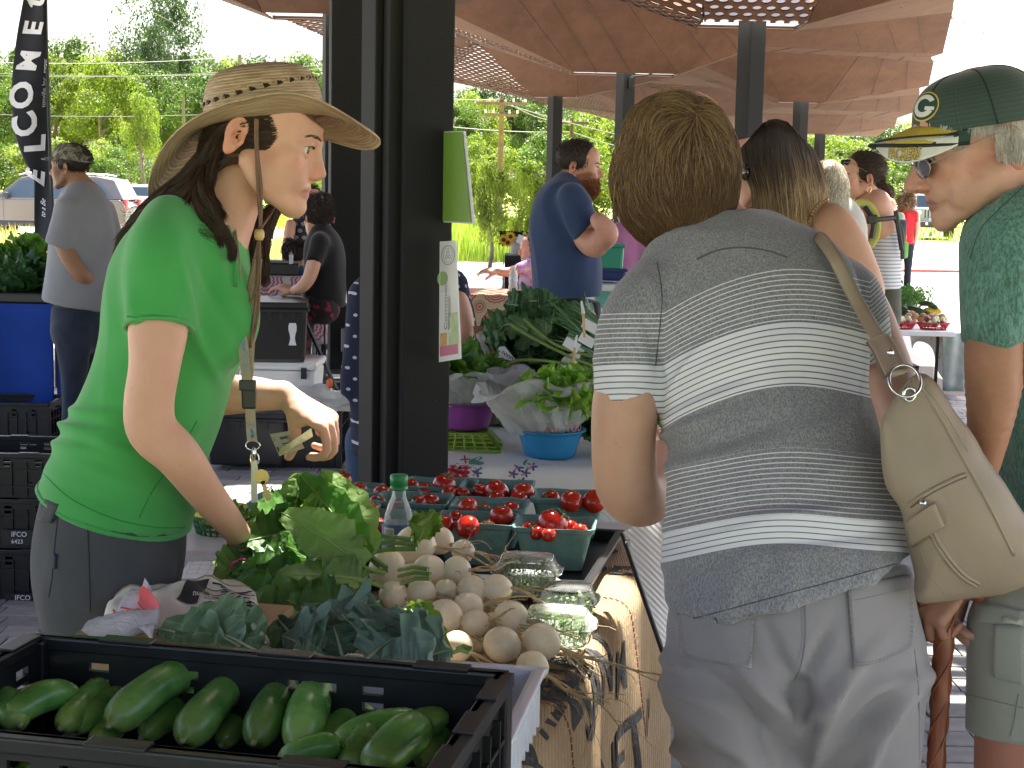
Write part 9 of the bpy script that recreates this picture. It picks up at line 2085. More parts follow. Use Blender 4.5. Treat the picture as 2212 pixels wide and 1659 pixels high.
def bagbowl(label,c,r0,r1,h,seed,side=1.0,jag=.5):
 e=empty('plastic_bag',c,0,label,'plastic bag');c=Ve(c);r=random.Random(seed);ph=[r.uniform(0,6.28) for _ in range(6)]
 def fn(u,v):
  a=u*2*pi;f=lambda k,p:sin(a*k+ph[p]);rr=r0+(r1-r0)*min(1,v*1.25)**.8*(1+.13*f(3,0)+.07*f(7,1));rr*=1+.035*sin(a*17+v*9+ph[2])+.02*sin(a*31+v*21)
  top=h*(1+.32*f(2,3)*jag+.18*f(5,4)*jag);z=top*min(1,v*1.1) - (.025*max(0,v-.85)/.15*(1+f(4,5)) if v>.85 else 0);rr+= .018*max(0,v-.8)/.2*(1+.6*f(3,1))
  return c+Ve((rr*cos(a),rr*sin(a)*.85,z+.006*sin(a*9+v*12)))
 b=MB();b.grid(fn,90,22);b.bd('film',M_BAG,e,smooth=1);return e
M_LET=veinleaf('lettuce_leaf',(.20,.42,.045),(.28,.50,.07),(.34,.48,.14),.4,.4,22,.05);M_LED=veinleaf('lettuce_leaf_deep',(.07,.19,.025),(.11,.25,.035),(.22,.34,.10),.35,.45,22,.05)
def lettuce(label,c,R,H,n,m,seed,name='lettuce',frill=.02,w=.10,cat='lettuce'):
 e=empty(name,c,0,label,cat);r=random.Random(seed);c=Ve(c)
 for k in range(n):
  a=r.uniform(0,6.28);q=(k+.5)/n;rad=R*sqrt(q)*.8;base=c+Ve((rad*.25*cos(a),rad*.25*sin(a),0));tip=c+Ve((rad*cos(a)*1.15,rad*sin(a)*1.15-.02,H*(1.15-.55*q)*r.uniform(.85,1.1)))
  putleaf(e,base,tip,w*r.uniform(.8,1.25),m,M_RIB,(-cos(a)*.9,-sin(a)*.9-.2,.5),seed=seed*100+k,ruf=frill,lobe=.10,nl=2.2,bend=r.uniform(-.2,.9),cup=.3,nv=26,nu=12,rr=.0012)
 return e
M_BLUP=mat('blue_plastic',(.02,.20,.42),rough=.35,ns=5);M_PURP=mat('purple_plastic',(.22,.045,.26),rough=.35);M_LIMEP=mat('lime_plastic',(.22,.34,.03),rough=.4)
q=G(1187,1000,TZ2);d=4.62;c=P(1187,1000,d);c=Ve((c.x,d,TZ2));bowl('round blue plastic bowl under the bag of curly lettuce',c,.103,.085,M_BLUP)
bgo=bagbowl('crumpled white thank you bag in the blue bowl holding curly lettuce',c+Ve((-.03,0,.075)),.088,.19,.16,3)
lettuce('bright curly green lettuce heaped above the blue bowl',c+Ve((.05,-.01,.13)),.20,.14,54,M_LET,5,frill=.022,w=.10)
M_THX=mat('faded_red_print',(.50,.25,.22),rough=.6)
puttext('THANK YOU',lambda u,v:c+Ve((sin(-.9+u/.10)*.098,-cos(-.9+u/.10)*.098*.9,.085+v)),.036,M_THX,'print',bgo,.0,1)
d=4.80;c=P(1005,925,d);c=Ve((c.x-.0,d,P(1005,923,d).z));
bk=empty('upturned_basket',(c.x,d,TZ2),0,'lime green perforated basket turned upside down under the purple bowl','basket');b=MB();o=Ve((P(995,960,d-.03).x,d-.03,TZ2));H=c.z-TZ2-.006
def bkw(p,q,nx,nz):
 for i in range(nx):
  for j in range(nz+1):
   u0,u1=(i+.18)/nx,(i+.82)/nx;v=j/nz;A=p[0].lerp(p[1],u0).lerp(q[0].lerp(q[1],u0),v);B=p[0].lerp(p[1],u1).lerp(q[0].lerp(q[1],u1),v);b.tube([A+(A-B)*.3,B+(B-A)*.3],H/nz*.26,4)
 for i in range(nx+1):
  u=i/nx;b.tube([p[0].lerp(p[1],u),q[0].lerp(q[1],u)],.0045,4)
L0,L1=.125,.085;bot=[o+Ve((x*L0,y*L0*.8,0)) for x,y in ((-1,-1),(1,-1),(1,1),(-1,1))];tp_=[o+Ve((x*L1,y*L1*.8,H)) for x,y in ((-1,-1),(1,-1),(1,1),(-1,1))]
for i in range(4): bkw((bot[i],bot[(i+1)%4]),(tp_[i],tp_[(i+1)%4]),7,4)
b.bd('perforated_sides',M_LIMEP,bk);b=MB();b.box(o+Ve((0,0,H-.003)),(L1*2.05,L1*1.65,.006));b.bd('base',M_LIMEP,bk);b=MB();b.box(o+Ve((0,0,.006)),(L0*2.1,.008+0,.012));b.tube([bot[0],bot[1],bot[2],bot[3]],.006,6,closed=True);b.bd('rim',M_LIMEP,bk)
bowl('round purple plastic bowl standing on the lime green basket, half behind the column',c,.098,.085,M_PURP)
bagbowl('white plastic bag in the purple bowl with leafy lettuce, by the column',c+Ve((-.02,0,.065)),.085,.16,.12,11,jag=.4)
lettuce('loose leafy green lettuce above the purple bowl beside the column',c+Ve((0,.02,.09)),.17,.16,26,M_LED,8,frill=.012,w=.11)
bagbowl('white thank you bag slumped behind the curly lettuce',Ve((P(1150,800,5.05).x,5.05,.80)),.07,.15,.22,17,jag=.6)
kp=empty('cardboard_flap',P(1070,800,5.1),0,'open brown cardboard box flap with dark print leaning behind the purple bowl','cardboard');k0,k1,k2,k3=P(1020,706,5.1),P(1052,706,5.14),P(1128,790,5.05),P(1040,800,4.98)
b=MB();kf=lambda u,v,o=0:(k0*(1-u)+k1*u)*(1-v)+(k3*(1-u)+k2*u)*v+Ve((0,-o,0));b.sheet(lambda u,v:kf(u,v),6,6,.005);b.bd('flap',mat('kraft_brown',(.40,.24,.145),(.33,.19,.11),rough=.85,ns=10),kp)
for (u,v) in ((.3,.4),(.5,.55),(.35,.7),(.6,.75)): b=MB();b.add([kf(u,v,.004),kf(u+.14,v+.02,.004),kf(u+.17,v+.08,.004),kf(u+.03,v+.06,.004)],[(0,1,2,3)]);b.bd('dark_print',mat('print_brown',(.12,.07,.05),rough=.9),kp)
wb=empty('wooden_box',P(1085,925,5.2),0,'dark wooden crate in the shade behind the two bowls','crate');c=P(1085,925,5.35)
for k in range(3): b=MB();b.box((c.x+.03,c.y-.15,TZ2+.03+k*.055),(.42,.012,.048));b.bd('slat',mat('dark_wood',(.09,.05,.035),(.13,.075,.05),rough=.8,ns=14,stretch=(1,1,6)),wb)
for x in (-.19,.25): b=MB();b.box((c.x+x,c.y,TZ2+.085),(.012,.30,.16));b.bd('end_panel',MATS['dark_wood'],wb)
b=MB();b.box((c.x+.03,c.y+.15,TZ2+.085),(.42,.012,.16));b.bd('back_panel',MATS['dark_wood'],wb)
hs=empty('price_card',P(1098,770,4.95),0,'white hand written price card by the cardboard flap','card');b=MB();A_,B_,C_,D_=P(1078,750,4.97),P(1090,748,4.97),P(1118,782,4.95),P(1072,772,4.96);b.sheet(lambda u,v:(A_*(1-u)+B_*u)*(1-v)+(D_*(1-u)+C_*u)*v,2,2,.002);b.bd('card',M_PAP,hs)
b=MB();
for k in range(4): b.tube([P(1084+k*6,762+k*4,4.945),P(1088+k*6,758+k*4,4.945),P(1090+k*6,768+k*3,4.945)],.0014,4)
b.bd('handwriting',M_CK,hs)
for (x0,y0,x1,y1,lb) in ((1238,772,1246,724,'white plastic plant label on a wooden stick standing in the lettuce'),(1263,700,1256,650,'thin clear label clip standing in the scallions')):
 e=empty('price_stick',P(x0,y0,4.6),0,lb,'label');b=MB();a,c=P(x0,y0,4.6),P(x1,y1,4.6);m=a.lerp(c,.45);b.tube([a-Ve((0,0,.04)),m],.004,6);b.bd('stick',mat('stick_wood',(.6,.38,.2),rough=.7),e);b=MB();b.tube([m,c],[.006,.003],6,flat=.3);b.bd('label_strip',M_PAP,e)
hg=empty('dark_greens_heap',P(1160,780,5.2),0,'big heap of dark kale and mustard greens behind the lettuce','greens');rd=random.Random(14)
M_DG=veinleaf('dark_green_leaf',(.030,.10,.038),(.06,.155,.055),(.12,.22,.10),.25,.45,12,.04);M_DG2=veinleaf('grey_green_leaf',(.09,.17,.09),(.13,.22,.12),(.22,.32,.18),.3,.5,12,.04)
bb=MB();bb.lathe([(.0,.28),(.12,.26),(.22,.16),(.26,.02),(.26,-.1)],(P(1170,760,5.3).x,5.32,.86),20,sx=1.0,sy=.6);o=bb.bd('leaf_mass',M_DG,hg,smooth=1);o['kind']='stuff'
for i in range(95):
 x=rd.uniform(1060,1290);t=(x-1060)/230;ytop=745-105*sin(min(1,t*1.3+.22)*1.9)+15;y=rd.uniform(ytop+20,800);d=5.05+(800-y)*.0015;a=rd.uniform(2.0,4.6);l=rd.uniform(35,60);b0=P(x,y,d+.05)
 putleaf(hg,b0,P(x+l*cos(a)*.9,y-abs(l*sin(a))*.4+rd.uniform(-12,18),d-rd.uniform(0,.1)),rd.uniform(.08,.13),M_DG2 if rd.random()<.12 else M_DG,M_RIBK,(rd.uniform(-.5,.5),-.7,.5),seed=i+300,bend=rd.uniform(0,.9),ruf=.010,lobe=.2,nl=3,cup=.25,nv=12,nu=6,rr=.002)
for i,(a,t,w,m) in enumerate([((1168,690),(1160,622),.10,M_DG),((1190,700),(1205,640),.11,M_DG),((1215,700),(1262,655),.09,M_DG),((1180,720),(1178,632),.06,M_DG2),((1140,712),(1078,672),.11,M_DG2),((1175,735),(1130,700),.12,M_DG2),((1120,660),(1090,655),.08,M_DG),((1100,700),(1040,715),.10,M_DG),((1090,720),(1045,740),.09,M_DG),((1160,650),(1100,650),.09,M_DG),((1200,660),(1150,655),.08,M_DG)]):
 putleaf(hg,P(*a,5.0),P(*t,5.02),w*1.2,m,M_RIBK,(0,-.9,.3),seed=i+500,bend=.3,ruf=.010,lobe=.16,nl=3,cup=.2,rr=.002)
for pts in ([(1100,700),(1160,735),(1230,770),(1290,795)],[(1080,795),(1120,778),(1200,782),(1290,800)],[(1130,690),(1200,745),(1280,770)]):
 b=MB();b.tube(crv([tuple(P(x,y,4.93)) for x,y in pts],5),.005,6);b.bd('stalk',M_RIB,hg,smooth=1)
sc_=empty('scallions',P(1260,780,4.8),0,'bundle of long scallion tops fanning out to the left of the striped woman','scallions');M_SCA=mat('scallion_green',(.055,.15,.05),(.10,.22,.08),rough=.4,ns=20);rd=random.Random(4)
for k in range(34):
 t=k/33;x1=1310+rd.uniform(-6,20);y1=790-80*t+rd.uniform(-15,15);x0=1180+70*t+rd.uniform(-15,25);y0=700-30*t+rd.uniform(-25,40) if k%6 else 640+rd.uniform(0,40)
 a,c=P(x0,y0,4.9),P(x1,y1,4.72);b=MB();b.tube([c,c.lerp(a,.5)+Ve((0,0,.012)),a],[.0055,.0045,.0012],6);b.bd('leaf_blade',M_SCA,sc_,smooth=1)
for (x,y) in ((1235,745),(1275,705),(1268,735)): b=MB();c=P(x,y,4.68);b.box(c,(.05,.004,.03),RY(.5));b.bd('white_tag',M_PAP,sc_)
lettuce('dark spinach like greens at the right end of the middle table beside the elbow',Ve((P(1300,960,4.75).x,4.75,TZ2+.02)),.13,.13,22,M_DG,21,name='leafy_greens',frill=.006,w=.08,cat='greens')
lettuce('pale green lettuce glimpsed between the elbow and the striped shirt',Ve((P(1425,975,4.7).x,4.7,TZ2+.02)),.12,.14,18,M_LET,23,frill=.012,w=.08)
M_POS=mat('poster_white',(.62,.62,.60),rough=.3);ps=empty('laminated_poster',P(973,780,3.92),0,'laminated vegetable poster with crest and pink foot hanging on the right of the column','poster');A_,B_,C_,D_=P(952,522,3.95),P(986,520,3.90),P(997,774,3.90),P(950,782,3.95)
pf2=lambda u,v,o=0:(A_*(1-u)+B_*u)*(1-v)+(D_*(1-u)+C_*u)*v+Ve((0,-o,0))
b=MB();b.sheet(lambda u,v:pf2(u,v),6,12,.0015);b.bd('sheet',M_POS,ps);b=MB();b.tube([pf2(0,0,.001),pf2(1,0,.001),pf2(1,1,.001),pf2(0,1,.001)],.0022,5,closed=True);b.bd('laminate_edge',M_CLEAR,ps)
def prect(u0,u1,v0,v1,m,name='print',o=.0022): b=MB();b.grid(lambda u,v:pf2(u0+(u1-u0)*u,v0+(v1-v0)*v,o),3,3);b.bd(name,m,ps)
prect(.0,.86,.87,.955,mat('poster_pink',(.50,.12,.22),rough=.4));prect(.0,.55,.42,.76,mat('poster_light',(.70,.70,.68),rough=.4));prect(.42,.90,.60,.87,mat('poster_leaf',(.35,.50,.22),(.5,.6,.35),rough=.5,ns=50));prect(0,.35,.76,.87,mat('poster_orange',(.60,.28,.10),(.6,.45,.15),rough=.5,ns=60))
def pdisc(cu,cv,r,m,hole=0,o=.003):
 b=MB();N=24;V=[];
 for rr in ((hole,1) if hole else (0,1)):
  for t in range(N): a=6.283*t/N;V.append(pf2(cu+r*rr*cos(a),cv+r*rr*sin(a)*.20,o))
 b.add(V,[(t,(t+1)%N,N+(t+1)%N,N+t) for t in range(N)]);b.bd('print',m,ps)
pdisc(.12,.305,.30,mat('poster_green',(.25,.42,.12),rough=.5));pdisc(.45,.115,.42,mat('poster_crest',(.30,.30,.32),rough=.5),.88);pdisc(.45,.115,.30,MATS['poster_crest'],.93)
for (u,v) in ((.45,.09),(.36,.13),(.54,.13)): pdisc(u,v,.085,MATS['poster_crest'],.6)
puttext('Community',lambda u,v:pf2(.34-v/.055*.35,.74-u/.30*1.0,.004),.030,MATS['poster_crest'],'print',ps,.02)
for k in range(3): prect(.40+.05*k,.42+.05*k,.46,.74-.05*k,MATS['poster_crest'],o=.004)
gs_=empty('green_sign_board',P(990,480,3.95),0,'bright green blank sign board with white edge fixed to the right side of the column','sign');A_,B_,C_,D_=P(957,284,3.98),P(1002,283,3.90),P(1023,484,3.88),P(955,480,3.98);gf=lambda u,v,o=0:(A_*(1-u)+B_*u)*(1-v)+(D_*(1-u)+C_*u)*v+Ve((0,-o,0))
b=MB();b.sheet(lambda u,v:gf(u,v),2,2,-.006);b.bd('board',M_POS,gs_);b=MB();b.grid(lambda u,v:gf(.93*u,.01+.975*v,.003),2,2);b.bd('green_face',mat('sign_lime',(.16,.30,.035),rough=.45),gs_)
def mandala(name,base,c1,c2,sc=3.2,ax='XZ'):
 n=NT(name);s=n.n('ShaderNodeSeparateXYZ');n.l(n.obj(),s.inputs[0])
 def fr(o,k,off=0): return n.math('SUBTRACT',n.math('FRACT',n.math('ADD',n.math(MU,o,k),100+off)),.5)
 c=None;col=None
 xo=n.math('ADD',s.outputs[0],n.math(MU,s.outputs[1],.0));zo=n.math('ADD',s.outputs[2],s.outputs[1])
 base_=tuple(base);cur=None
 for (off,rad,cc) in ((0,.42,c1),(.5,.20,c2)):
  x,z=fr(xo,sc,off),fr(zo,sc,off);d=n.math('SQRT',n.math('ADD',n.math(MU,x,x),n.math(MU,z,z)));a=n.math('ARCTAN2',z,x);pt=n.math('SINE',n.math(MU,a,16.0));rg=n.math('SINE',n.math('ADD',n.math(MU,d,70.0),n.math(MU,pt,.9)))
  m=n.math(MU,n.math('LESS_THAN',d,rad),n.math('GREATER_THAN',rg,-.25));cur=n.mix(m,cur if cur is not None else base_,tuple(cc))
 n.l(cur,n.b.inputs['Base Color']);si(n.b,'Roughness',.85);return n.m
M_MAN=mandala('mandala_cloth',(.62,.50,.30),(.50,.11,.13),(.45,.12,.10),4.2);M_MAN2=mandala('mandala_cloth_pale',(.52,.50,.44),(.42,.10,.20),(.28,.34,.16),3.4)
def clothbox(label,x0,x1,y0,y1,z,drop,m,name='patterned_tablecloth',tl='folding table hidden under the patterned cloth'):
 c=((x0+x1)/2,(y0+y1)/2,0);ftable(tl,c,Matrix.Identity(3),x1-x0-.04,y1-y0-.06,z-.006);e=empty(name,(c[0],c[1],z),0,label,'tablecloth')
 def fn(u,v):
  x=x0+(x1-x0)*u
  if v<.4: return Ve((x,y1+(y0-y1)*v/.4,z+.001*sin(x*9)))
  h=(v-.4)/.6*drop;return Ve((x,y0-.012+.014*sin(x*14)*min(1,h*5),z-h))
 b=MB();b.sheet(fn,40,20,.003);b.bd('cloth',m,e,smooth=1)
 for sx,xx in ((0,x0),(1,x1)): b=MB();b.sheet(lambda u,v:Ve((xx+(.01 if sx else -.01)+.01*sin(u*12)*v,y0+(y1-y0)*(u if sx else 1-u),z-.002-drop*v)),16,8,.003);b.bd('cloth_side',m,e,smooth=1)
 return e
d=11.6;xa,xb=P(985,640,d).x-.6,P(1260,640,d).x;zt=P(1100,638,d).z
clothbox('red mandala patterned tablecloth on the far table with the water bottle',xa,xb,d,d+.75,zt,.55,M_MAN,tl='far folding table under the red mandala cloth')
def smallbottle(label,x,y0,y1,d,name='water_bottle'):
 a,c=P(x,y1,d),P(x,y0,d);H=c.z-a.z;r=H*.155;e=empty(name,a,0,label,'bottle');b=MB();b.lathe([(0,0),(r,0),(r,H*.30),(r*.9,H*.36),(r,H*.42),(r,H*.66),(r*.75,H*.80),(r*.35,H*.90),(r*.35,H*.93)],a,20);b.bd('bottle_body',mat('frosted_plastic',(.80,.84,.86),rough=.25,alpha=.8),e,smooth=1)
 b=MB();b.lathe([(r*1.02,H*.48),(r*1.02,H*.64)],a,20);b.bd('label',mat('light_blue_label',(.25,.5,.75),(.8,.85,.9),rough=.4,ns=60,lo=.45,hi=.5),e,smooth=1);b=MB();b.lathe([(0,H),(r*.42,H),(r*.42,H*.92),(0,H*.92)],a,14);b.bd('cap',M_WHITE,e,smooth=1)
smallbottle('small water bottle with blue label standing on the mandala cloth table',1108,574,636,11.8)
sc0=empty('digital_scale',P(1118,640,11.7),0,'flat black kitchen scale under the small water bottle','scale');b=MB();c=P(1118,638,11.75);b.box((c.x+.02,c.y,zt+.012),(.20,.16,.018),bev=.004);b.bd('scale_body',M_BP,sc0);b=MB();b.box((c.x+.05,c.y-.075,zt+.023),(.08,.02,.003));b.bd('lime_display',M_LIMEP,sc0)
d=10.4;clothbox('pale paisley patterned tablecloth on the table behind the black tote',P(540,600,d).x,P(700,600,d).x,d,d+.8,P(600,598,d).z,.45,M_MAN2,tl='folding table hidden under the pale paisley cloth')
smallbottle('drinking bottle with black top on the paisley table',629,540,570,10.5)
cs=empty('cash_box',P(605,598,10.5),0,'black and grey cash box on the paisley table','box');b=MB();c=P(608,590,10.6);zc=P(600,598,10.4).z;b.box((c.x,c.y,zc+.045),(.26,.18,.08),bev=.008);b.bd('case',M_BP,cs);b=MB();b.box((c.x+.02,c.y,zc+.095),(.22,.16,.02),bev=.006);b.bd('lid',M_GRYM,cs)
d=14.5;zt=P(1120,553,d).z;x0,x1=P(1090,560,d).x,P(1175,560,d).x
clothbox('black tablecloth on the far table carrying the flower bucket',x0,x1,d,d+.6,zt,.62,cloth('black_cover',(.02,.02,.022),bs=100),name='black_tablecloth',tl='small far table under the black cloth')
bu=empty('flower_bucket',(P(1118,553,d).x,d+.3,zt),0,'white plastic bucket with wire handle full of flowers','bucket');c=Ve((P(1118,553,d+.3).x,d+.3,zt));b=MB();b.lathe([(0,0),(.068,0),(.078,.16),(.084,.16),(.084,.172),(.076,.172),(.066,.004),(0,.004)],c,28);b.bd('pail',M_WHITE,bu,smooth=1);b=MB();b.tube([c+Ve((-.06,-.05,.15)),c+Ve((.0,-.09,.10)),c+Ve((.06,-.06,.07))],.003,5);b.bd('handle',M_GRYM,bu)
M_SUNY=mat('sunflower_yellow',(.75,.42,.02),rough=.6);M_SUNC=mat('sunflower_brown',(.06,.03,.015),rough=.9)
for i,(x,y,lb) in enumerate(((1103,511,'sunflower with brown centre, upper one in the bucket'),(1097,524,'sunflower lower left in the bucket'),(1088,518,'sunflower facing sideways at the far left of the bucket'))):
 e=empty('sunflower',P(x,y,d+.2),0,lb,'flower','sunflowers in the white bucket');c=P(x,y,d+.18);q=MB()
 for k in range(16): a=k*.393;u=Ve((cos(a),-.15,sin(a)));q.add([c,c+u*.026+Ve((-sin(a),0,cos(a)))*.009,c+u*.054,c+u*.026-Ve((-sin(a),0,cos(a)))*.009],[(0,1,2,3)])
 q.bd('petals',M_SUNY,e);q=MB();q.ico(c+Ve((0,-.006,0)),(.021,.010,.021),2);q.bd('disc',M_SUNC,e,smooth=1);q=MB();q.tube([c+Ve((0,.01,0)),Ve((P(1118,540,d+.3).x,d+.3,zt+.12))],.004,5);q.bd('stem',M_RIB,e)
fo_=empty('bouquet_foliage',P(1120,520,d+.3),0,'dark leaves and red flowers filling the white bucket','foliage');q=MB();rd=random.Random(6)
for k in range(160): c=P(rd.uniform(1080,1150),rd.uniform(500,530),d+.3+rd.uniform(-.06,.06));a=rd.uniform(0,6.28);u=Ve((cos(a),0,sin(a)))*.02;w=Ve((-sin(a),.4,cos(a)))*.009;q.add([c-u,c-w,c+u,c+w],[(0,1,2,3)])
q.bd('leaves',ML[1],fo_);q=MB();
for k in range(6): q.ico(P(1140+rd.uniform(-5,10),508+rd.uniform(-6,10),d+.25),.012,1)
q.bd('red_blooms',M_FR,fo_)
nc=empty('flower_price_card',P(1124,520,d+.15),0,'white price card tucked into the flower bucket','card');b=MB();c=P(1124,517,d+.15);b.box(c,(.06,.003,.08),RY(.35));b.bd('card',M_PAP,nc)
for (x,y,w,h,m,lb) in ((1318,560,.16,.16,(.03,.28,.18),'green lidded plastic tub right of the bearded man'),(1316,595,.2,.06,(.02,.035,.14),'dark blue tray under the green tub'),(1304,640,.12,.14,(.15,.50,.42),'mint green bin low beside the bearded man')):
 c=P(x,y,9.6);e=empty('plastic_tub',c-Ve((0,0,h/2)),0,lb,'tub');q=MB();q.box(c,(w,.2,h),bev=.02,taper=.9);q.bd('tub_body',mat('tub_%d'%x,m,rough=.45),e);q=MB();q.box(c+Ve((0,0,h/2+.008)),(w*1.08,.22,.02),bev=.006);q.bd('lid',MATS['tub_%d'%x],e)
ftable('far folding table carrying the tubs right of the bearded man',(P(1330,600,9.6).x,9.6,0),Matrix.Identity(3),.7,.5,P(1316,610,9.6).z,M_WHITE)
# ================================================================ left side
d=11.5;fl_=empty('feather_flag',(P(118,560,d).x,d,0),0,'tall black feather flag reading WELCOME at the left edge','flag')
L_=[(62,-60),(50,0),(36,80),(27,160),(26,220),(33,290),(52,345),(72,380),(74,420),(74,470),(76,540)];R_=[(92,-60),(95,0),(98,70),(101,140),(104,210),(107,280),(110,340),(113,400),(116,450),(118,490),(116,540)]
Lc,Rc_=cat(L_,5),cat(R_,5)
def flg(u,v,o=0):
 i=v*(len(Lc)-1);k=min(int(i),len(Lc)-2);t=i-k;a=Lc[k]*(1-t)+Lc[k+1]*t;c=Rc_[k]*(1-t)+Rc_[k+1]*t;p=a*(1-u)+c*u;return P(p[0],p[1],d+.05*sin(u*3.5+v*9)*u-o)
b=MB();b.sheet(lambda u,v:flg(u,v),12,50,.002);b.bd('banner',cloth('banner_black',(.018,.020,.028),(.03,.032,.042),ns=2,bs=80),fl_,smooth=1)
b=MB();b.tube([P(97,-120,d),P(100,100,d),P(108,330,d),P(118,560,d),(P(118,560,d).x,d,0)],.014,8);b.bd('pole',M_BP,fl_,smooth=1)
M_FW=mat('banner_white',(.80,.80,.86),rough=.8);
def inv(x,y):
 ks=np.arange(len(Lc));v=np.interp(y,Lc[:,1],ks)/(len(Lc)-1);i=v*(len(Lc)-1);k=min(int(i),len(Lc)-2);t=i-k;a=Lc[k]*(1-t)+Lc[k+1]*t;c=Rc_[k]*(1-t)+Rc_[k+1]*t;return (x-a[0])/(c[0]-a[0]),v
def letter(ch,x,y,h,ang,sx=1.0,m=M_FW,bold=.035):
 h*=1.38;y+=4;x+=2
 ca,sa=cos(ang),sin(ang)
 def fn(u,v):
  u*=sx;px=x+u*sa-v*ca;py=y-u*ca-v*sa;uu,vv=inv(px,py);return flg(uu,vv,.012)
 puttext(ch,fn,h,m,'lettering',fl_,bold,1)
for ch,x,y,h,a,s in (('E',91,388,40,.10,.95),('L',93,330,44,.05,1.15),('C',82,287,52,-.25,1.0),('O',70,231,50,-.10,1.0),('M',72,163,44,.32,.95),('E',84,81,40,.22,1.15),('t',88,14,44,.2,1.2)): letter(ch,x,y,h,a,s)
for (tx,x,y,h,a) in (('tonville Inc. exper',98,240,13,.04),('to a Be',98,458,15,.0),):
 ca,sa=cos(a),sin(a)
 def fn(u,v,x=x,y=y,ca=ca,sa=sa):
  px=x+u*sa-v*ca-(.00055*(u-80)**2*.1);py=y-u*ca-v*sa;uu,vv=inv(px,py);return flg(uu,vv,.010)
 puttext(tx,fn,h,M_FW,'small_lettering',fl_,.0,1)
d=9.3;zt=P(50,658,d).z;xl,xr=P(-120,660,d).x,P(117,660,d).x
clothbox('royal blue tablecloth on the stall at the far left',xl,xr,d,d+.8,zt,zt-P(50,880,d).z,cloth('royal_blue_cloth',(.012,.05,.30),(.018,.07,.38),ns=3,bs=200),name='blue_tablecloth',tl='folding table under the royal blue cloth')
for i,(x,y,w,m,lb) in enumerate(((35,640,.30,M_DG,'heap of dark leafy greens in a black tray on the blue cloth'),(62,572,.34,M_LED,'farther heap of mixed greens behind the flag'))):
 lettuce(lb,Ve((P(x,y,d+.25+.3*i).x,d+.25+.3*i,zt+.03+.10*i)),.34,.26,44,m,60+i,name='leafy_greens',frill=.02,w=.17,cat='greens')
bx=empty('black_tray',(P(30,655,d).x,d+.2,zt),0,'black plastic tray under the leafy greens on the blue cloth','tray');b=MB();b.box((P(30,655,d).x,d+.22,zt+.035),(.62,.36,.065),bev=.012);b.bd('tray_body',M_CR,bx)
I3=Matrix.Identity(3)
crate('black slatted crate under the blue tablecloth at the left',(P(20,900,9.1).x,9.1,.0),I3,w=.6,l=.4,h=.26)
xs=P(30,1200,5.55).x
for k,(h,lb) in enumerate(((.20,'lowest black crate of the stack behind the hat woman, marked IFCO'),(.19,'second black crate from the bottom of the stack, marked IFCO'),(.17,'third crate of the black stack behind the hat woman'),(.0,''))):
 if h: crate(lb,(xs-.12,5.75,.002+[0,.20,.39][k]),RZ(.03),w=.6,l=.4,h=h-.004,group='black produce crates stacked behind the hat woman')
 e=bpy.data.objects[[o.name for o in bpy.data.objects if o.name.startswith('produce_crate')][-1]]
for (x,y,t1,t2) in ((12,1161,'IFCO','6423'),(20,1298,'IFCO','6418')):
 dd=5.75-.215;c=P(x,y,dd);par=[o for o in bpy.data.objects if o.name.startswith('produce_crate')][-1]
 b=MB();b.box(c+Ve((.055,.006,.0)),(.14,.004,.055));b.bd('marking_plate',M_BP,par)
 puttext(t1,lambda u,v:c+Ve((u+.02,.001,v+.004)),.026,M_PAP,'lettering',par,.01);puttext(t2,lambda u,v:c+Ve((u+.02,.001,v-.022)),.022,M_PAP,'lettering',par,.01)
def tote(label,x,y0,y1,d,w,l,m,name='storage_tote',lid=True,rz=0.0):
 a,c=P(x,y1,d),P(x,y0,d);H=c.z-a.z;e=empty(name,a,rz,label,'storage box');R=RZ(rz);o=Ve(a);b=MB();b.box(o+Ve((0,0,H*.42)),(w,l,H*.84),R,bev=.015,taper=.93);b.bd('box_body',m,e)
 if lid:
  b=MB();b.box(o+Ve((0,0,H*.86)),(w*1.07,l*1.07,H*.06),R,bev=.008);b.bd('flange',m,e);b=MB();b.box(o+Ve((0,0,H*.94)),(w*1.03,l*1.03,H*.11),R,bev=.010);b.bd('lid',m,e)
  b=MB()
  for k in range(6): b.box(o+R@Ve((-w*.45+k*w*.18,-l*.505,H*.80)),(.02,.012,.06),R)
  tag(b.bd('lid_hooks',m,e),kind='stuff')
 return e,o,H
dT=8.55
e,o,H=tote('black lidded storage tote with torn white label on top of the white cooler',598,645,772,dT,.34,.5,M_BP,rz=.12);b=MB();c=P(632,722,dT-.30);b.sheet(lambda u,v:c+Ve((.035*(u-.5)*(1+.3*sin(v*7)),0,.12*(.5-v))),3,6,.002);b.bd('torn_label',M_PAP,e)
c0=P(610,850,dT);coz=c0.z;e=empty('white_cooler',(c0.x,dT,coz),0,'white hard cooler with rope latch under the black tote','cooler');Hc=P(610,772,dT).z-coz;b=MB();b.box((c0.x,dT,coz+Hc*.38),(.42,.42,Hc*.76),bev=.02,taper=.95);b.bd('cooler_body',M_WHITE,e);b=MB();b.box((c0.x,dT,coz+Hc*.88),(.44,.44,Hc*.22),bev=.02);b.bd('lid',M_WHITE,e);b=MB();b.box((c0.x+.15,dT-.225,coz+Hc*.7),(.03,.014,.06));b.bd('latch',M_BP,e)
for (x,w,lb) in ((545,.42,'black tote standing on the pavers under the white cooler, left one'),(680,.36,'black slatted crate on the pavers right of the black tote')):
 if x<600: tote(lb,x,P(0,0,1) and 878,992,dT-.1,w,.45,M_BP)
 else:
  cc=P(x,980,dT);crate(lb,(cc.x,dT,.0),I3,w=.34,l=.4,h=coz-.01)
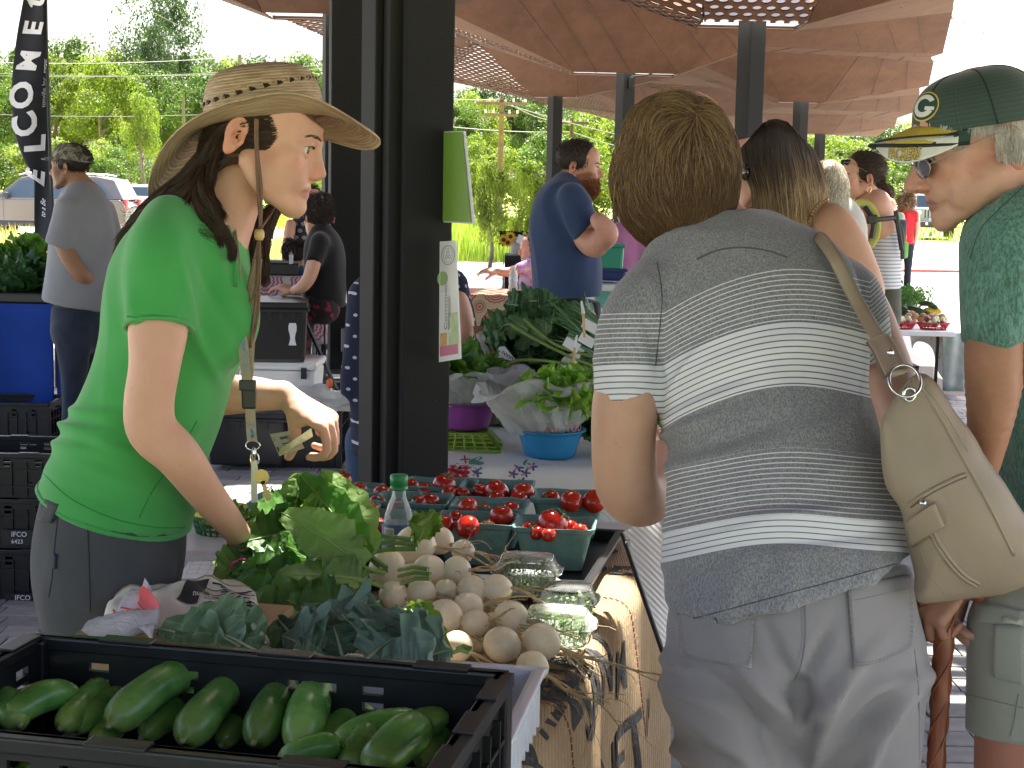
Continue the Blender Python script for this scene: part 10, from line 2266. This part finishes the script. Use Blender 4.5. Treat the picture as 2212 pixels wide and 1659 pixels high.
b=MB();cc=P(545,878,dT-.1);zz=cc.z;b.box((P(600,870,dT).x,dT,(zz+coz)/2),(.9,.45,max(.01,coz-zz-.004)));tag(b.bd('board',M_TBL),'flat board between the white cooler and the black tote','board')
wb_=empty('white_plastic_bag',P(700,850,8.2),0,'crumpled white plastic bag with orange tip lying on the crates behind the raised hand','plastic bag');b=MB();c=P(690,862,8.25);r=random.Random(3)
b.ico(c,(.15,.13,.07),4,fn=lambda p:p*(1+.22*sin(p.x*7+p.y*3)+.14*sin(p.z*11+p.x*5)+.10*sin(p.y*17)));b.bd('film',M_BAG,wb_,smooth=1);b=MB();b.ico(P(712,828,8.2),(.018,.012,.03),2);b.bd('orange_tip',mat('orange_plastic',(.75,.16,.03),rough=.4),wb_)
mh=empty('manhole_cover',G(655,960,0),0,'round dark iron cover set in the pavers behind the banknote','manhole cover');b=MB();q=G(610,962,0);b.lathe([(0,.012),(.30,.012),(.30,.006),(.33,.006),(.33,.011),(.36,.011),(.36,-.01)],(q.x,q.y,0),40);b.bd('iron_lid',mat('cast_iron',(.05,.05,.05),(.09,.085,.08),rough=.6,metal=.6,ns=30,bs=60,bst=.6),mh,smooth=False)
cp_=empty('blue_cap_bottle',P(470,1035,4.4),0,'blue rounded lid glimpsed between the green shirt and the forearm','bottle');b=MB();b.ico(P(455,1040,4.4),(.03,.03,.03),2);b.bd('lid',mat('light_blue_plastic',(.08,.30,.50),rough=.4),cp_,smooth=1);b=MB();c=P(455,1040,4.4);b.lathe([(0,0),(.035,0),(.035,c.z-.03),(0,c.z-.02)],(c.x,c.y,0),16);b.bd('bottle_body',M_PET,cp_,smooth=1)
# ================================================================ right: low vegetable table
d=12.0;zt=P(1980,714,d).z;x0,x1=P(1880,714,d).x,P(2062,714,d).x
e=ftable('low white topped folding table with red baskets of onions on the right',((x0+x1)/2,d+.75,0),I3,x1-x0,1.6,zt,M_WHITE,legm=M_BP)
rc=[]
for (x,y,lb) in ((1943,706,'left red basket of onions on the low white table'),(2016,706,'right red basket of onions on the low white table'),(1922,690,'red basket behind the left one, holding small onions')):
 dd=d+.12 if y>700 else d+.42;c=Ve((P(x,y,dd).x,dd,zt+.002));basket(lb,c,.125,.085,.05,MATS['red_canvas'],n=24,rows=4,name='red_basket',group='red oval baskets of onions');rc.append((x,c))
M_ONP=mat('onion_purple',(.16,.02,.06),(.24,.05,.10),rough=.3,ns=20);M_ONW=mat('onion_white',(.62,.66,.40),(.5,.58,.3),rough=.4,ns=20);rd=random.Random(9)
for j,(x,c) in enumerate(rc):
 for k in range(16):
  a=k*2.4;r=.085*sqrt((k%9)/9);p=c+Ve((r*1.2*cos(a),r*.8*sin(a),.035+(.035 if k>8 else 0)+rd.uniform(0,.012)));wh=k%3==1 or k in (10,15);e=empty('onion',p-Ve((0,0,.02)),0,('pale green white onion' if wh else 'small purple onion')+(' in the left red basket',' in the right red basket',' in the rear red basket')[j],'onion','onions in the red baskets')
  b=MB();b.ico(p,(.024,.022,.021),2,fn=lambda q:q*(1+.5*max(0,q.z)**5));b.bd('bulb',M_ONW if wh else M_ONP,e,smooth=1)
for k in range(40):
 x=rd.uniform(1955,2040);dd=d+.50+rd.uniform(0,.25);p=Ve((P(x,690,dd).x,dd,zt+.03+rd.uniform(0,.05)));b=MB();b.ico(p,(.028,.024,.022),2);tag(b.bd('potato',mat('potato_skin',(.48,.30,.14),(.38,.22,.10),rough=.7,ns=20),smooth=1),'yellow brown potato in the heap behind the red baskets','potato','potatoes heaped behind the red baskets')
M_ZUC=mat('zucchini_green',(.012,.035,.014),(.03,.07,.025),rough=.3,ns=30);M_SQY=mat('squash_yellow',(.70,.50,.05),rough=.35)
for (xa,ya,xb_,yb,yel) in ((1925,672,1962,668,0),(1955,664,2000,676,0),(1965,674,2012,684,0),(1985,656,2020,660,0),(2000,656,2026,668,0),(1995,668,2030,682,1),(2005,664,2034,676,1),(1935,680,1968,678,0)):
 dd=d+.95;a,c=P(xa,ya,dd),P(xb_,yb,dd-.05);a.z=max(zt+.03,a.z);c.z=max(zt+.03,c.z);q=MB();pts=crv([a,a.lerp(c,.5)+Ve((0,0,.01)),c],5);n=len(pts);q.tube(pts,[.024*(max(.03,1-abs(2*i/(n-1)-1)**4))**.5 for i in range(n)],12);tag(q.bd('squash' if yel else 'zucchini',M_SQY if yel else M_ZUC,smooth=1),('%s yellow squash on the low white table'%('lower','upper')[ya<666] if yel else 'dark green zucchini on the low white table, %s from the left'%ORD[[1925,1935,1955,1965,1985,2000].index(xa)]),'squash' if yel else 'zucchini','zucchini and squash on the low table')
hb=empty('herb_bunch',P(1955,650,d+1.2),0,'bunch of curly green herbs at the back of the low white table','herbs');q=MB();s_=MB()
for k in range(900):
 x=rd.gauss(1950,26);y=rd.gauss(642,11)
 if not (1905<x<2015): continue
 c=P(x,y,d+1.2+rd.uniform(-.15,.15));c.z=max(c.z,zt+.01);a=rd.uniform(0,6.28);u=Ve((cos(a),rd.uniform(-.5,.5),sin(a)))*.018;w=Ve((-sin(a),.4,cos(a)))*.010;q.add([c-u,c-w,c+u,c+w],[(0,1,2,3)])
for k in range(40): a_,c=P(rd.uniform(1920,1990),rd.uniform(640,665),d+1.1),P(rd.uniform(1905,2010),rd.uniform(622,655),d+1.15);s_.tube([a_,a_.lerp(c,.5)+Ve((0,-.02,.03)),c],.004,4)
tag(q.bd('herb_leaves',leafmat('herb_green',(.04,.13,.03),(.09,.22,.05),.3),hb),kind='stuff');s_.bd('herb_stems',M_RIB,hb)
hc_=empty('hanging_cloth',(x1+.05,d+.8,zt),0,'flowered cloth hanging over the right end of the low white table','tablecloth');M_RHF=mat('red_green_floral',(.72,.71,.66),(.55,.10,.10),rough=.8,ns=16,lo=.62,hi=.66,det=2)
b=MB();b.sheet(lambda u,v:Ve((x1+.02+.05*v+.02*sin(u*13)*v,d+.05+1.5*u,zt-.01-.46*v*(.7+.3*sin(u*5+1)))),24,8,.003);b.bd('cloth',M_RHF,hc_,smooth=1)
b=MB();b.sheet(lambda u,v:Ve((x1-.10+.17*u+.03*v,d-.02+.012*sin(u*9+v*3),zt-.01-.46*v)),10,8,.003);b.bd('cloth_corner',mat('grey_green_floral',(.5,.5,.46),(.30,.40,.33),rough=.8,ns=12),hc_,smooth=1)
cc=P(1962,818,12.6);crate('small black crate on the ground under the low white table',(cc.x,12.9,0),I3,w=.24,l=.3,h=.17)
for (x,y,s) in ((2055,40,8),(2124,72,5),(2083,49,4),(2158,50,4)):
 c=P(x,y,30);k=s/FP*30;e=empty('flying_bird',c,0,'small blurred bird in the white sky, %s'%({2055:'the roof edge',2124:'the middle',2083:'the left of the three',2158:'the highest right'}[x]),'bird','birds in the sky at the right');b=MB();b.ico(c,(k*.6,k*.4,k*.28),2);b.bd('bird_body',mat('bird_grey',(.25,.22,.2),rough=.9),e,smooth=1)
 b=MB();
 for sd in (-1,1): b.add([c+Ve((-k*.2,0,0)),c+Ve((k*.3,0,0)),c+Ve((k*.1,sd*k*.7,k*.7)),c+Ve((-k*.15,sd*k*.6,k*.6))],[(0,1,2,3)])
 b.bd('wings',MATS['bird_grey'],e)
bpy.data.scenes.remove(TS)
print('done',time.time()-T00)
